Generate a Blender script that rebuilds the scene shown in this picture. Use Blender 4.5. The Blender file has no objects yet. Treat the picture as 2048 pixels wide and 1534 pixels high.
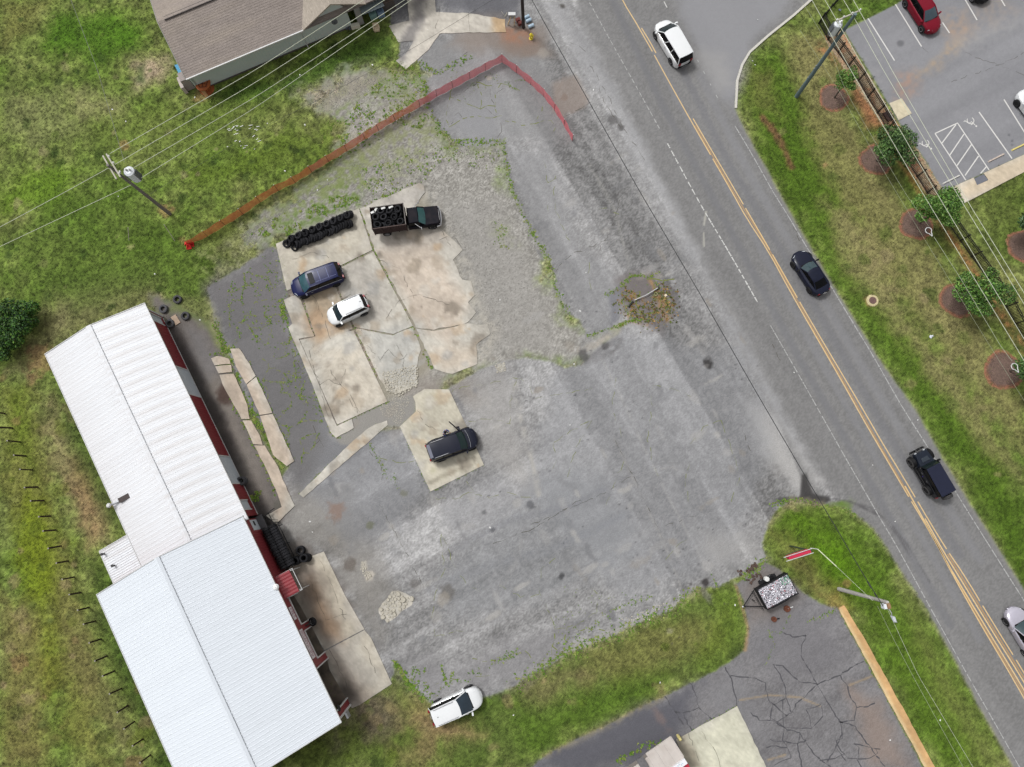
import bpy, bmesh, math, random
import numpy as np
from mathutils import Vector, Matrix, Quaternion
random.seed(7); rng = np.random.default_rng(11)
sc = bpy.context.scene
COL = sc.collection
R_ = math.radians
# ------------------------------------------------------------ camera (drone, 63 m up, tilted 8 degrees off the vertical)
F = 1420.0; H = 63.0; NX, NY = 1036.0, 975.0
_d = np.array([(NX - 1024) / F, -(NY - 767) / F, -1.0]); _d /= np.linalg.norm(_d)
_t = np.array([0, 0, -1.0]); _v = np.cross(_d, _t); _c = _d @ _t
_K = np.array([[0, -_v[2], _v[1]], [_v[2], 0, -_v[0]], [-_v[1], _v[0], 0]])
RC = np.eye(3) + _K + _K @ _K / (1 + _c)
cam = bpy.data.cameras.new('camera'); co = bpy.data.objects.new('camera', cam); COL.objects.link(co)
cam.sensor_width = 36; cam.lens = 36 * F / 2048; cam.clip_end = 3000; cam.clip_start = 1
M4 = Matrix([[*RC[0], 0], [*RC[1], 0], [*RC[2], H], [0, 0, 0, 1]]); co.matrix_world = M4
sc.camera = co
# ------------------------------------------------------------ sky, sun, exposure
SUN_EL, SUN_AZ = R_(58), R_(140)          # direction towards the sun: azimuth measured from +X anticlockwise
w = bpy.data.worlds.new('World'); sc.world = w; w.use_nodes = True
nt = w.node_tree; bg = nt.nodes['Background']
sky = nt.nodes.new('ShaderNodeTexSky'); sky.sky_type = 'NISHITA'; sky.sun_disc = False
sky.sun_elevation = SUN_EL; sky.sun_rotation = math.pi / 2 - SUN_AZ
sky.dust_density = 4; sky.air_density = 1.2
hs = nt.nodes.new('ShaderNodeHueSaturation'); hs.inputs['Saturation'].default_value = 0.0
nt.links.new(sky.outputs[0], hs.inputs['Color']); nt.links.new(hs.outputs[0], bg.inputs['Color'])
bg.inputs['Strength'].default_value = 0.125
sl = bpy.data.lights.new('sun', 'SUN'); sl.energy = 1.5; sl.angle = R_(10); sl.color = (1, 0.985, 0.96)
so = bpy.data.objects.new('sun', sl); COL.objects.link(so)
sd_ = Vector((math.cos(SUN_AZ) * math.cos(SUN_EL), math.sin(SUN_AZ) * math.cos(SUN_EL), math.sin(SUN_EL)))
so.rotation_euler = sd_.to_track_quat('Z', 'Y').to_euler()
vs = sc.view_settings; vs.view_transform = 'Standard'; vs.look = 'None'; vs.gamma = 1; vs.exposure = 0.4
vs.use_curve_mapping = False
KA = 1.45      # picture brightness of a white horizontal board; base colours are picture colours divided by this
# ------------------------------------------------------------ helpers
def G(x, y, z=0.0):
    r = RC @ np.array([(x - 1024) / F, -(y - 767) / F, -1.0])
    p = np.array([0, 0, H]) + r * (z - H) / r[2]
    return Vector(p)
def GW(pts, z=0.0): return [G(x, y, z)[:2] for x, y in pts]
def lin1(c): c = c / 255.0; return c / 12.92 if c <= 0.04045 else ((c + 0.055) / 1.055) ** 2.4
def lin(c, k=None): k = k or KA; return tuple(min(0.9, lin1(x) / k) for x in c) + (1,)
MATS = {}
def mat(name, col, rough=0.7, metal=0.0, var=0.12, scale=3.0, bump=0.0, bscale=None, coat=0.0, alpha=1.0, attr=None,
        stretch=None, spec=0.5, lincol=None, var2=0.0, scale2=30.0, rnd=0.0, inst=False, stain=None, stain_s=0.4, stain_a=0.0):
    if name in MATS: return MATS[name]
    m = bpy.data.materials.new(name); m.use_nodes = True; MATS[name] = m
    n = m.node_tree; p = n.nodes['Principled BSDF']; L = n.links.new
    p.inputs['Roughness'].default_value = rough; p.inputs['Metallic'].default_value = metal
    p.inputs['Coat Weight'].default_value = coat; p.inputs['Coat Roughness'].default_value = 0.06
    p.inputs['Alpha'].default_value = alpha; p.inputs['Specular IOR Level'].default_value = spec
    tc = n.nodes.new('ShaderNodeTexCoord'); mp = n.nodes.new('ShaderNodeMapping'); L(tc.outputs['Object'], mp.inputs[0])
    if stretch: mp.inputs['Scale'].default_value = stretch
    if attr:
        a = n.nodes.new('ShaderNodeAttribute'); a.attribute_name = attr
        if inst: a.attribute_type = 'INSTANCER'
        cur = a.outputs['Color']
    else:
        rg = n.nodes.new('ShaderNodeRGB'); rg.outputs[0].default_value = lincol or lin(col); cur = rg.outputs[0]
    def vary(cur, s, amt, det=4):
        nz = n.nodes.new('ShaderNodeTexNoise'); nz.inputs['Scale'].default_value = s; nz.inputs['Detail'].default_value = det
        nz.inputs['Roughness'].default_value = 0.65
        L(mp.outputs[0], nz.inputs['Vector'])
        mr = n.nodes.new('ShaderNodeMapRange'); mr.inputs[1].default_value = 0.25; mr.inputs[2].default_value = 0.75
        mr.inputs[3].default_value = 1 - amt; mr.inputs[4].default_value = 1 + amt
        L(nz.outputs[0], mr.inputs[0])
        mx = n.nodes.new('ShaderNodeVectorMath'); mx.operation = 'SCALE'
        L(cur, mx.inputs[0]); L(mr.outputs[0], mx.inputs['Scale']); return mx.outputs[0]
    if stain:
        nz = n.nodes.new('ShaderNodeTexNoise'); nz.inputs['Scale'].default_value = stain_s; nz.inputs['Detail'].default_value = 6
        L(mp.outputs[0], nz.inputs['Vector'])
        mr = n.nodes.new('ShaderNodeMapRange'); mr.inputs[1].default_value = 0.45; mr.inputs[2].default_value = 0.72
        mr.inputs[4].default_value = stain_a; L(nz.outputs[0], mr.inputs[0])
        mx = n.nodes.new('ShaderNodeMix'); mx.data_type = 'RGBA'; L(mr.outputs[0], mx.inputs[0]); L(cur, mx.inputs[6])
        mx.inputs[7].default_value = lin(stain); cur = mx.outputs[2]
    if var: cur = vary(cur, scale, var)
    if var2: cur = vary(cur, scale2, var2, 2)
    if rnd:
        oi = n.nodes.new('ShaderNodeObjectInfo'); mr = n.nodes.new('ShaderNodeMapRange')
        mr.inputs[3].default_value = 1 - rnd; mr.inputs[4].default_value = 1 + rnd; L(oi.outputs['Random'], mr.inputs[0])
        mx = n.nodes.new('ShaderNodeVectorMath'); mx.operation = 'SCALE'; L(cur, mx.inputs[0]); L(mr.outputs[0], mx.inputs['Scale']); cur = mx.outputs[0]
    L(cur, p.inputs['Base Color'])
    if bump:
        nb = n.nodes.new('ShaderNodeTexNoise'); nb.inputs['Scale'].default_value = bscale or scale * 3; nb.inputs['Detail'].default_value = 5
        L(mp.outputs[0], nb.inputs['Vector']); b = n.nodes.new('ShaderNodeBump'); b.inputs['Strength'].default_value = 1
        b.inputs['Distance'].default_value = bump; L(nb.outputs[0], b.inputs['Height']); L(b.outputs[0], p.inputs['Normal'])
    return m

def props(o, label=None, cat=None, group=None, kind=None):
    if label: o['label'] = label
    if cat: o['category'] = cat
    if group: o['group'] = group
    if kind: o['kind'] = kind
    return o
def empty(name, loc, rz, label, cat, group=None):
    o = bpy.data.objects.new(name, None); COL.objects.link(o); o.location = loc; o.rotation_euler = (0, 0, rz)
    o.empty_display_size = 0.2
    return props(o, label, cat, group)
def link(name, me, parent=None, loc=None, rot=None):
    o = bpy.data.objects.new(name, me); COL.objects.link(o)
    if parent: o.parent = parent
    if loc is not None: o.location = loc
    if rot is not None: o.rotation_euler = rot
    return o
class MB:
    def __init__(s): s.v = []; s.f = []; s.mi = []; s.cur = 0
    def add(s, vs, fs):
        b = len(s.v); s.v += [tuple(x) for x in vs]
        for f in fs: s.f.append(tuple(i + b for i in f)); s.mi.append(s.cur)
        return s
    def box(s, cx, cy, cz, sx, sy, sz, rz=0.0, ry=0.0, rx=0.0):
        m = Matrix.Rotation(rz, 3, 'Z') @ Matrix.Rotation(ry, 3, 'Y') @ Matrix.Rotation(rx, 3, 'X')
        vs = [Vector((cx, cy, cz)) + m @ Vector((i * sx / 2, j * sy / 2, k * sz / 2)) for i in (-1, 1) for j in (-1, 1) for k in (-1, 1)]
        return s.add(vs, [(0, 1, 3, 2), (4, 6, 7, 5), (0, 4, 5, 1), (2, 3, 7, 6), (0, 2, 6, 4), (1, 5, 7, 3)])
    def tube(s, pts, r, n=8, cap=True):
        pts = [Vector(p) for p in pts]; rs = r if isinstance(r, (list, tuple)) else [r] * len(pts)
        vs = []; fs = []
        for i, p in enumerate(pts):
            d = (pts[min(i + 1, len(pts) - 1)] - pts[max(i - 1, 0)]).normalized()
            a = d.cross(Vector((0, 0, 1)));
            if a.length < 1e-3: a = d.cross(Vector((1, 0, 0)))
            a.normalize(); b = d.cross(a)
            vs += [p + (a * math.cos(2 * math.pi * k / n) + b * math.sin(2 * math.pi * k / n)) * rs[i] for k in range(n)]
        for i in range(len(pts) - 1):
            for k in range(n): fs.append((i * n + k, i * n + (k + 1) % n, (i + 1) * n + (k + 1) % n, (i + 1) * n + k))
        if cap: fs += [tuple(range(n))[::-1], tuple((len(pts) - 1) * n + k for k in range(n))]
        return s.add(vs, fs)
    def prism(s, pts, z0, z1):
        n = len(pts); vs = [(x, y, z0) for x, y in pts] + [(x, y, z1) for x, y in pts]
        return s.add(vs, [tuple(range(n))[::-1], tuple(range(n, 2 * n))] + [(i, (i + 1) % n, n + (i + 1) % n, n + i) for i in range(n)])
    def lathe(s, prof, n=20, axis='Z', c=(0, 0, 0), closed=False, a0=0):
        vs = []; fs = []
        for r, h in prof:
            for k in range(n):
                a = a0 + 2 * math.pi * k / n; x, y = r * math.cos(a), r * math.sin(a)
                q = (x, y, h) if axis == 'Z' else (x, h, y) if axis == 'Y' else (h, x, y)
                vs.append((q[0] + c[0], q[1] + c[1], q[2] + c[2]))
        m = len(prof)
        for i in range(m if closed else m - 1):
            j = (i + 1) % m
            for k in range(n): fs.append((i * n + k, i * n + (k + 1) % n, j * n + (k + 1) % n, j * n + k))
        return s.add(vs, fs)
    def grid(s, P):
        a = len(P); b = len(P[0]); return s.add([q for r in P for q in r], [(i * b + j, i * b + j + 1, (i + 1) * b + j + 1, (i + 1) * b + j) for i in range(a - 1) for j in range(b - 1)])
    def mesh(s, name, m, smooth=False, ang=35):
        me = bpy.data.meshes.new(name); me.from_pydata(s.v, [], s.f)
        ms = m if isinstance(m, (list, tuple)) else [m]
        for x in ms: me.materials.append(x)
        if len(ms) > 1: me.polygons.foreach_set('material_index', s.mi)
        bm = bmesh.new(); bm.from_mesh(me); bmesh.ops.recalc_face_normals(bm, faces=bm.faces); bm.to_mesh(me); bm.free()
        if smooth:
            me.polygons.foreach_set('use_smooth', [True] * len(me.polygons)); me.set_sharp_from_angle(angle=R_(ang))
        me.update(); return me
    def build(s, name, m, parent=None, smooth=False, loc=None, rot=None, label=None, cat=None, group=None, kind=None, ang=35):
        return props(link(name, s.mesh(name, m, smooth, ang), parent, loc, rot), label, cat, group, kind)

# ============================================================ GROUND CANVAS (world grid, 0.12 m)
GX0, GX1, GY0, GY1, GS = -60.0, 58.0, -30.0, 56.0, 0.12
nx = int((GX1 - GX0) / GS) + 1; ny = int((GY1 - GY0) / GS) + 1
xs = GX0 + GS * np.arange(nx); ys = GY0 + GS * np.arange(ny)
XX, YY = np.meshgrid(xs, ys)
AX = np.array([0.4783, -0.8782]); NA = np.array([0.8782, 0.4783])     # street grid directions
UU = XX * AX[0] + YY * AX[1]; VV = XX * NA[0] + YY * NA[1]
def vnoise(X, Y, s, seed, sy=None):
    sy = sy or s; r = np.random.default_rng(seed)
    u = (X + 200) / s; v = (Y + 200) / sy
    g = r.random((int(v.max()) + 3, int(u.max()) + 3)).astype(np.float32)
    i = u.astype(int); j = v.astype(int); a = u - i; b = v - j; a = a * a * (3 - 2 * a); b = b * b * (3 - 2 * b)
    return g[j, i] * (1 - a) * (1 - b) + g[j, i + 1] * a * (1 - b) + g[j + 1, i] * (1 - a) * b + g[j + 1, i + 1] * a * b
def fbm(X, Y, s, seed, o=4, sy=None, g=0.55):
    t = 0; a = 1; n = 0; sy = sy or s
    for k in range(o): t = t + a * vnoise(X, Y, s / 2 ** k, seed + k * 17, sy / 2 ** k); n += a; a *= g
    return (t / n - 0.5) * 2
NB = fbm(XX, YY, 9, 1); NM = fbm(XX, YY, 3.0, 2); NS = fbm(XX, YY, 0.9, 3, 3); NF = fbm(XX, YY, 0.36, 4, 2)
NW = rng.random((ny, nx)).astype(np.float32) * 2 - 1
ST1 = fbm(UU, VV, 14, 5, 4, 1.3); ST2 = fbm(VV, UU, 12, 6, 4, 1.2)      # streaks along / across the street
def lanes(Q, wd, seed):      # paver lanes: each strip a little lighter or darker, with a pale worn joint
    q = (Q + NS * .12 + 200) / wd; k = q.astype(int); f = q - k; rl = np.random.default_rng(seed).uniform(-21, 17, 400)
    return rl[k] + 13 * np.clip(1 - np.minimum(f, 1 - f) * wd / .13, 0, 1) * (NM + NS > .1)
LN1 = lanes(VV, 3.3, 4); LN2 = lanes(UU, 3.6, 5)
def win(pts, pad):
    x = [p[0] for p in pts]; y = [p[1] for p in pts]
    a = max(0, int((min(x) - pad - GX0) / GS)); b = min(nx, int((max(x) + pad - GX0) / GS) + 2)
    c = max(0, int((min(y) - pad - GY0) / GS)); d = min(ny, int((max(y) + pad - GY0) / GS) + 2)
    return (slice(c, max(c, d)), slice(a, max(a, b)))
def seg_d(X, Y, p, q):
    dx, dy = q[0] - p[0], q[1] - p[1]; L = dx * dx + dy * dy + 1e-9
    t = np.clip(((X - p[0]) * dx + (Y - p[1]) * dy) / L, 0, 1)
    return np.hypot(X - p[0] - t * dx, Y - p[1] - t * dy)
def sdf(pts, sl):
    X = XX[sl]; Y = YY[sl]; d = np.full(X.shape, 1e9); ins = np.zeros(X.shape, bool); n = len(pts)
    for i in range(n):
        p, q = pts[i], pts[(i + 1) % n]; d = np.minimum(d, seg_d(X, Y, p, q))
        if p[1] != q[1]:
            c = ((p[1] > Y) != (q[1] > Y)) & (X < (q[0] - p[0]) * (Y - p[1]) / (q[1] - p[1]) + p[0]); ins ^= c
    return np.where(ins, -d, d)
def sm(d, soft): t = np.clip(0.5 - d / (2 * max(soft, 1e-3)), 0, 1); return t * t * (3 - 2 * t)
A = np.zeros((ny, nx, 3), np.float32)      # colour as seen (0..255)
S = np.zeros((ny, nx, 3), np.float32)      # the same for the concrete slabs
CL = np.zeros((ny, nx), np.int8)
def mixin(T, sl, m, c):
    T[sl] = T[sl] * (1 - m[..., None]) + np.array(c, np.float32) * m[..., None]
def region(px, cid=None, col=None, soft=0.12, wob=0.15, wobf=None, vary=None):
    pts = GW(px); sl = win(pts, 3); N = (NS if wobf is None else wobf)[sl] * 0.6 + NM[sl] * 0.4
    d = sdf(pts, sl) + N * wob * 1.6
    if cid is not None: CL[sl] = np.where(d < 0, cid, CL[sl])
    if col is not None: mixin(A, sl, sm(d, soft), col if vary is None else np.array(col)[None, None] + vary[sl][..., None])
def patch(px, col, a=0.7, soft=0.8, wob=0.8, T=None, brk=0.0, noise=None):
    pts = GW(px); sl = win(pts, 3 + soft); d = sdf(pts, sl) + (NM[sl] * 0.7 + NS[sl] * 0.5) * wob
    m = sm(d, soft) * a
    if brk: m = m * np.clip(0.5 + (NF[sl] * 0.7 + NS[sl] * 0.6 if noise is None else noise[sl]) * brk, 0, 1.2).clip(0, 1)
    mixin(A if T is None else T, sl, m, col)
def blob(x, y, r, col, a=0.7, soft=None, wob=0.5, T=None, brk=0.0, ry=None, ang=0.0):
    """r in metres"""
    c = G(x, y); ry = ry or r; sl = win([(c.x - max(r, ry), c.y - max(r, ry)), (c.x + max(r, ry), c.y + max(r, ry))], 1.5)
    X = XX[sl] - c.x; Y = YY[sl] - c.y; ca, sa = math.cos(ang), math.sin(ang)
    d = np.hypot((X * ca + Y * sa) / r, (-X * sa + Y * ca) / ry); d = (d - 1) * min(r, ry) + (NS[sl] * 0.7 + NF[sl] * 0.5) * wob * min(r, ry)
    m = sm(d, soft or min(r, ry) * 0.4) * a
    if brk: m = m * np.clip(0.5 + (NF[sl] + NS[sl] * 0.4) * brk, 0, 1)
    mixin(A if T is None else T, sl, m, col)
def stroke(px, w_, col, a=0.8, soft=None, wob=0.15, T=None, brk=0.0, seed=None):
    pts = GW(px); sl = win(pts, w_ * 2 + 1.2); X = XX[sl]; Y = YY[sl]; d = np.full(X.shape, 1e9)
    for i in range(len(pts) - 1): d = np.minimum(d, seg_d(X, Y, pts[i], pts[i + 1]))
    d = d - w_ / 2 + (NS[sl] * 0.8 + NF[sl] * 0.5) * wob
    m = sm(d, soft or max(0.08, w_ * 0.3)) * a
    if brk: m = m * np.clip(0.5 + (NS[sl] * 0.8 + NF[sl] * 0.7) * brk, 0, 1)
    mixin(A if T is None else T, sl, m, col)

# ---- grass everywhere first
t = np.clip(0.5 + NM * 0.75 + NB * 0.35, 0, 1)[..., None]; t2 = np.clip(0.5 + NS * 0.7 + NF * 0.5, 0, 1)[..., None]
A[:] = (np.array([84, 120, 38]) * (1 - t) + np.array([118, 134, 70]) * t) * (0.84 + 0.32 * t2)
GREEN, OLIVE, DRY, DARKG, CLAY, SAND = (78, 122, 26), (112, 124, 62), (146, 142, 104), (58, 84, 38), (176, 118, 84), (178, 158, 128)
for p, c, a in [(([(0, 0), (110, 0), (60, 60), (0, 110)]), (118, 126, 62), .8), ([(110, 30), (230, 20), (300, 80), (200, 110), (90, 90)], (72, 128, 22), .7),
    ([(10, 190), (120, 180), (170, 260), (60, 300), (0, 260)], (124, 134, 84), .6), ([(130, 170), (250, 200), (250, 240), (150, 230)], DRY, .55),
    ([(262, 128), (300, 105), (335, 112), (342, 150), (318, 168), (275, 172)], (176, 162, 134), .95), ([(0, 380), (60, 330), (150, 340), (120, 400), (0, 440)], (98, 142, 34), .8),
    ([(60, 420), (250, 380), (420, 520), (400, 600), (200, 560), (100, 620), (40, 520)], (82, 118, 36), .6), ([(380, 380), (560, 330), (620, 280), (560, 260), (450, 330), (350, 330)], (92, 124, 36), .75),
    ([(110, 590), (310, 560), (330, 600), (180, 650), (90, 700), (60, 760), (20, 740)], (134, 128, 94), .65), ([(95, 560), (280, 520), (380, 560), (400, 620), (300, 590), (150, 640)], (82, 112, 42), .6),
    ([(0, 770), (60, 780), (90, 900), (110, 1010), (170, 1200), (200, 1400), (220, 1534), (160, 1534), (110, 1330), (60, 1100), (0, 950)], (124, 128, 60), .7),
    ([(55, 980), (80, 1000), (100, 1150), (110, 1300), (90, 1400), (70, 1250), (30, 1050)], (110, 138, 22), .75), ([(40, 780), (70, 860), (60, 930), (10, 900), (20, 790)], (92, 128, 28), .6),
    ([(85, 790), (110, 790), (150, 900), (215, 1010), (230, 1090), (180, 1100), (120, 960), (80, 860)], (142, 130, 96), .7), ([(150, 920), (185, 950), (210, 1060), (190, 1090), (150, 1000)], (160, 124, 88), .6),
    ([(120, 760), (160, 850), (260, 1050), (240, 1070), (200, 1010), (130, 860)], (66, 96, 34), .7), ([(205, 1150), (240, 1240), (330, 1460), (350, 1534), (325, 1534), (230, 1320), (195, 1200)], (66, 98, 34), .75),
    ([(0, 1190), (90, 1230), (100, 1534), (0, 1534)], (128, 120, 68), .65), ([(130, 1180), (200, 1300), (280, 1480), (240, 1534), (130, 1300)], (120, 112, 76), .5),
    ([(540, 175), (740, 60), (790, 70), (795, 120), (740, 120), (600, 175), (450, 200), (430, 185)], (62, 98, 32), .8), ([(180, 250), (350, 200), (560, 210), (420, 300), (250, 330)], (108, 132, 56), .6),
    ([(1480, 130), (1560, 110), (1700, 330), (1810, 560), (1990, 870), (2048, 1010), (2048, 1160), (1900, 900), (1720, 620), (1560, 380), (1490, 220)], (74, 112, 26), .85),
    ([(1560, 60), (1680, 60), (1700, 240), (1900, 560), (2048, 800), (2048, 900), (1880, 700), (1760, 560), (1640, 330)], (136, 132, 84), .75),
    ([(1640, 400), (1700, 420), (1830, 640), (1960, 820), (2040, 960), (1980, 900), (1820, 700), (1680, 520)], (146, 138, 96), .7), ([(1500, 140), (1540, 150), (1560, 230), (1500, 210)], (122, 120, 70), .6),
    ([(1700, 0), (1800, 0), (1770, 20), (1690, 60), (1660, 60)], (70, 112, 28), .7), ([(1930, 400), (2048, 340), (2048, 540), (2000, 470), (1960, 440)], (92, 116, 46), .6), ([(1980, 520), (2048, 560), (2048, 700)], (128, 128, 76), .6),
    ([(1860, 440), (1930, 480), (2048, 650), (2048, 700), (1900, 500)], (120, 120, 62), .6),
    ([(800, 1420), (1020, 1390), (1180, 1300), (1380, 1190), (1490, 1160), (1495, 1300), (1250, 1410), (1060, 1534), (560, 1534), (690, 1460)], (84, 112, 44), .7),
    ([(1160, 1290), (1330, 1240), (1450, 1230), (1440, 1290), (1300, 1350), (1180, 1370)], (128, 122, 72), .55), ([(1020, 1440), (1200, 1380), (1330, 1350), (1320, 1385), (1160, 1460), (1060, 1520)], (78, 120, 28), .6),
    ([(1450, 1300), (1490, 1270), (1490, 1190), (1430, 1180), (1400, 1330)], (98, 132, 38), .6), ([(1040, 1370), (1140, 1330), (1180, 1350), (1080, 1410)], (140, 122, 92), .5),
    ([(590, 1460), (790, 1400), (900, 1500), (640, 1534), (540, 1534)], (82, 104, 40), .7), ([(700, 1400), (790, 1380), (810, 1440), (740, 1480), (700, 1440)], (104, 92, 82), .8), ([(660, 1440), (700, 1440), (700, 1480), (672, 1495)], (128, 120, 110), .7),
    ([(830, 1390), (870, 1420), (960, 1470), (860, 1490), (810, 1440)], (170, 138, 104), .75), ([(780, 1380), (830, 1390), (850, 1420), (800, 1430)], (112, 128, 60), .6), ([(790, 1500), (850, 1490), (880, 1520), (800, 1530)], (150, 132, 92), .5),
    ([(1540, 1010), (1640, 1010), (1760, 1120), (1860, 1290), (1990, 1534), (1880, 1534), (1760, 1300), (1690, 1200), (1600, 1130), (1530, 1100)], (82, 122, 28), .8),
    ([(1600, 1040), (1680, 1090), (1740, 1180), (1700, 1210), (1640, 1130), (1590, 1090)], (84, 138, 14), .7), ([(1530, 1060), (1600, 1080), (1640, 1150), (1660, 1210), (1580, 1130)], (128, 122, 72), .7), ([(1650, 1190), (1680, 1170), (1700, 1220), (1670, 1225)], (160, 128, 72), .7),
    ([(1800, 1170), (1850, 1280), (1990, 1500), (2010, 1534), (1960, 1534), (1880, 1400)], (116, 128, 66), .6)]:
    patch(p, c, a, 1.3, 1.4)
for x, y, r in [(330, 425, .7), (368, 480, .4), (405, 190, .8), (250, 290, .5), (730, 180, .9), (1650, 330, .3), (1740, 600, .5), (80, 720, 1.2), (1695, 1165, .3)]: blob(x, y, r, (170, 132, 92), .55, wob=.9)
stroke([(1525, 235), (1548, 262), (1575, 312), (1582, 335)], .55, (120, 84, 62), .85, .25, .25)
stroke([(1640, 95), (1690, 135), (1735, 215), (1765, 262), (1850, 400), (1920, 500), (2048, 700)], .75, (186, 106, 74), .8, .35, .5, brk=1.0)
patch([(1705, 160), (1745, 200), (1762, 250), (1735, 250), (1700, 200)], (164, 108, 78), .75, .7, .6)
patch([(275, 135), (290, 128), (288, 165), (274, 160)], (74, 98, 52), .8, .4, .5)
for _ in range(220):      # weeds' darker patches and pale spots over the west field
    x, y = random.uniform(0, 820), random.uniform(0, 640)
    blob(x, y, random.uniform(.1, .5), random.choice([(52, 78, 30), (60, 88, 32), (58, 82, 34), (140, 142, 96), (96, 130, 44)]), random.uniform(.3, .75), wob=1.0)
for _ in range(120):
    x, y = random.uniform(1500, 2048), random.uniform(150, 1100)
    blob(x, y, random.uniform(.15, .6), random.choice([(64, 92, 32), (150, 142, 100), (92, 118, 46), (76, 104, 38)]), random.uniform(.25, .6), wob=1.0)
for _ in range(130):
    x, y = random.uniform(0, 330), random.uniform(700, 1534)
    blob(x, y, random.uniform(.15, .7), random.choice([(72, 96, 36), (146, 134, 96), (104, 128, 40), (150, 120, 84), (84, 104, 50)]), random.uniform(.25, .6), wob=1.0)
for _ in range(110):
    x = random.uniform(620, 1480); y = random.uniform(1180, 1534)
    blob(x, y, random.uniform(.15, .6), random.choice([(70, 98, 34), (146, 134, 92), (92, 122, 36), (64, 88, 36)]), random.uniform(.25, .6), wob=1.0)
# ---- gravel yard
GRV = [(560, 480), (520, 505), (470, 520), (455, 490), (500, 440), (600, 385), (700, 330), (660, 250), (600, 190), (720, 140), (800, 128), (850, 150), (857, 210), (882, 262), (907, 285), (1007, 285), (1023, 380), (1048, 430), (1075, 485), (1090, 503), (1108, 550), (1116, 586), (1137, 625), (1160, 640), (1174, 673), (1250, 645), (1240, 668), (1200, 692), (1165, 735), (1120, 728), (1050, 716), (990, 735), (940, 750), (860, 800), (800, 850), (745, 800), (740, 700), (700, 560), (560, 560)]
pts = GW(GRV); sl = win(pts, 4); d = sdf(pts, sl) + NM[sl] * 2.2 + NS[sl] * .8
CL[sl] = np.where(d < 0, 3, CL[sl])
gc = np.array([156, 153, 147])[None, None] + (NF[sl] * 18 + NW[sl] * 24 + NS[sl] * 9 + NM[sl] * 7)[..., None]
mixin(A, sl, sm(d, 1.2), gc)
for p, c, a in [([(520, 400), (640, 330), (760, 230), (820, 190), (870, 270), (860, 330), (720, 380), (600, 420), (500, 480)], (128, 136, 84), .55), ([(740, 130), (850, 140), (850, 200), (760, 220), (700, 200)], (112, 126, 76), .55),
    ([(540, 250), (640, 240), (700, 200), (690, 290), (600, 330), (540, 330)], (96, 124, 44), .75), ([(580, 400), (720, 330), (760, 350), (710, 420), (600, 460), (555, 490), (530, 470)], (112, 132, 64), .5),
    ([(860, 170), (900, 280), (1000, 290), (1010, 300), (900, 300), (850, 250)], (116, 126, 70), .45), ([(985, 450), (1010, 460), (1020, 490), (995, 490)], (118, 132, 70), .6),
    ([(560, 440), (700, 380), (740, 390), (710, 415), (560, 485)], (88, 118, 44), .7), ([(395, 500), (480, 520), (500, 540), (430, 560), (400, 540)], (122, 136, 84), .7),
    ([(410, 490), (480, 470), (560, 500), (545, 520), (440, 560)], (124, 132, 88), .6)]:
    patch(p, c, a, .9, 1.5, brk=1.5)
patch([(610, 185), (680, 150), (740, 140), (760, 150), (660, 215), (615, 215)], (176, 170, 158), .7, .7, .9, brk=1.2)
patch([(600, 180), (650, 230), (760, 170), (790, 140)], (150, 142, 124), .5, .8, .9)
patch([(880, 400), (990, 400), (1100, 620), (1110, 700), (980, 700), (940, 560)], (158, 155, 151), .6, 1.2, .9)
patch([(556, 492), (718, 420), (838, 372), (900, 480), (930, 600), (950, 720), (870, 735), (775, 800), (672, 870), (580, 650), (575, 590)], (154, 148, 134), 1.0, .6, .5)
stroke([(850, 385), (880, 455), (925, 520), (945, 580), (950, 620), (985, 660), (960, 720)], 1.6, (182, 176, 164), .7, .7, .8, brk=1.2)
# ---- main lot
LOT1 = [(778, -60), (1240, -60), (1290, 60), (1400, 300), (1520, 600), (1700, 1000), (1643, 1008), (1586, 999), (1551, 1023), (1538, 1050), (1525, 1085), (1532, 1120), (1486, 1152), (1449, 1167), (1434, 1175), (1394, 1175), (1379, 1190), (1361, 1205), (1336, 1222), (1286, 1242), (1236, 1267), (1174, 1292), (1134, 1307), (1099, 1330), (1049, 1357), (1023, 1375), (974, 1395), (880, 1412), (862, 1407), (824, 1375), (804, 1345), (789, 1330), (780, 1370), (700, 1415), (560, 1140), (500, 1040), (540, 980), (580, 930), (500, 820), (455, 705), (425, 640), (415, 575), (545, 492), (555, 500), (600, 700), (680, 880), (800, 856), (870, 790), (985, 727), (1050, 715), (1100, 722), (1130, 735), (1164, 730), (1199, 691), (1236, 668), (1249, 644), (1174, 673), (1159, 641), (1144, 636), (1136, 624), (1114, 584), (1106, 546), (1090, 501), (1074, 484), (1046, 426), (1023, 375), (1007, 300), (1010, 277), (974, 290), (932, 291), (907, 282), (897, 270), (882, 265), (877, 250), (854, 212), (850, 187), (852, 160), (866, 148), (844, 142), (834, 122), (815, 135), (797, 120), (800, 85), (780, 55)]
pts = GW(LOT1); sl = win(pts, 3); d = sdf(pts, sl) + NS[sl] * .14 + NF[sl] * .08
CL[sl] = np.where(d < 0, 1, CL[sl])
lc = np.array([144, 143, 143])[None, None] + (NF[sl] * 17 + NW[sl] * 19 + NS[sl] * 11 + NM[sl] * 9 + NB[sl] * 3)[..., None]
east = np.clip((VV[sl] - 1) / 8, 0, 1); lc = lc + ((ST1[sl] * 34 + LN1[sl]) * east + (ST2[sl] * 34 + LN2[sl]) * (1 - east))[..., None]
mixin(A, sl, sm(d, .14), lc)
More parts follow.
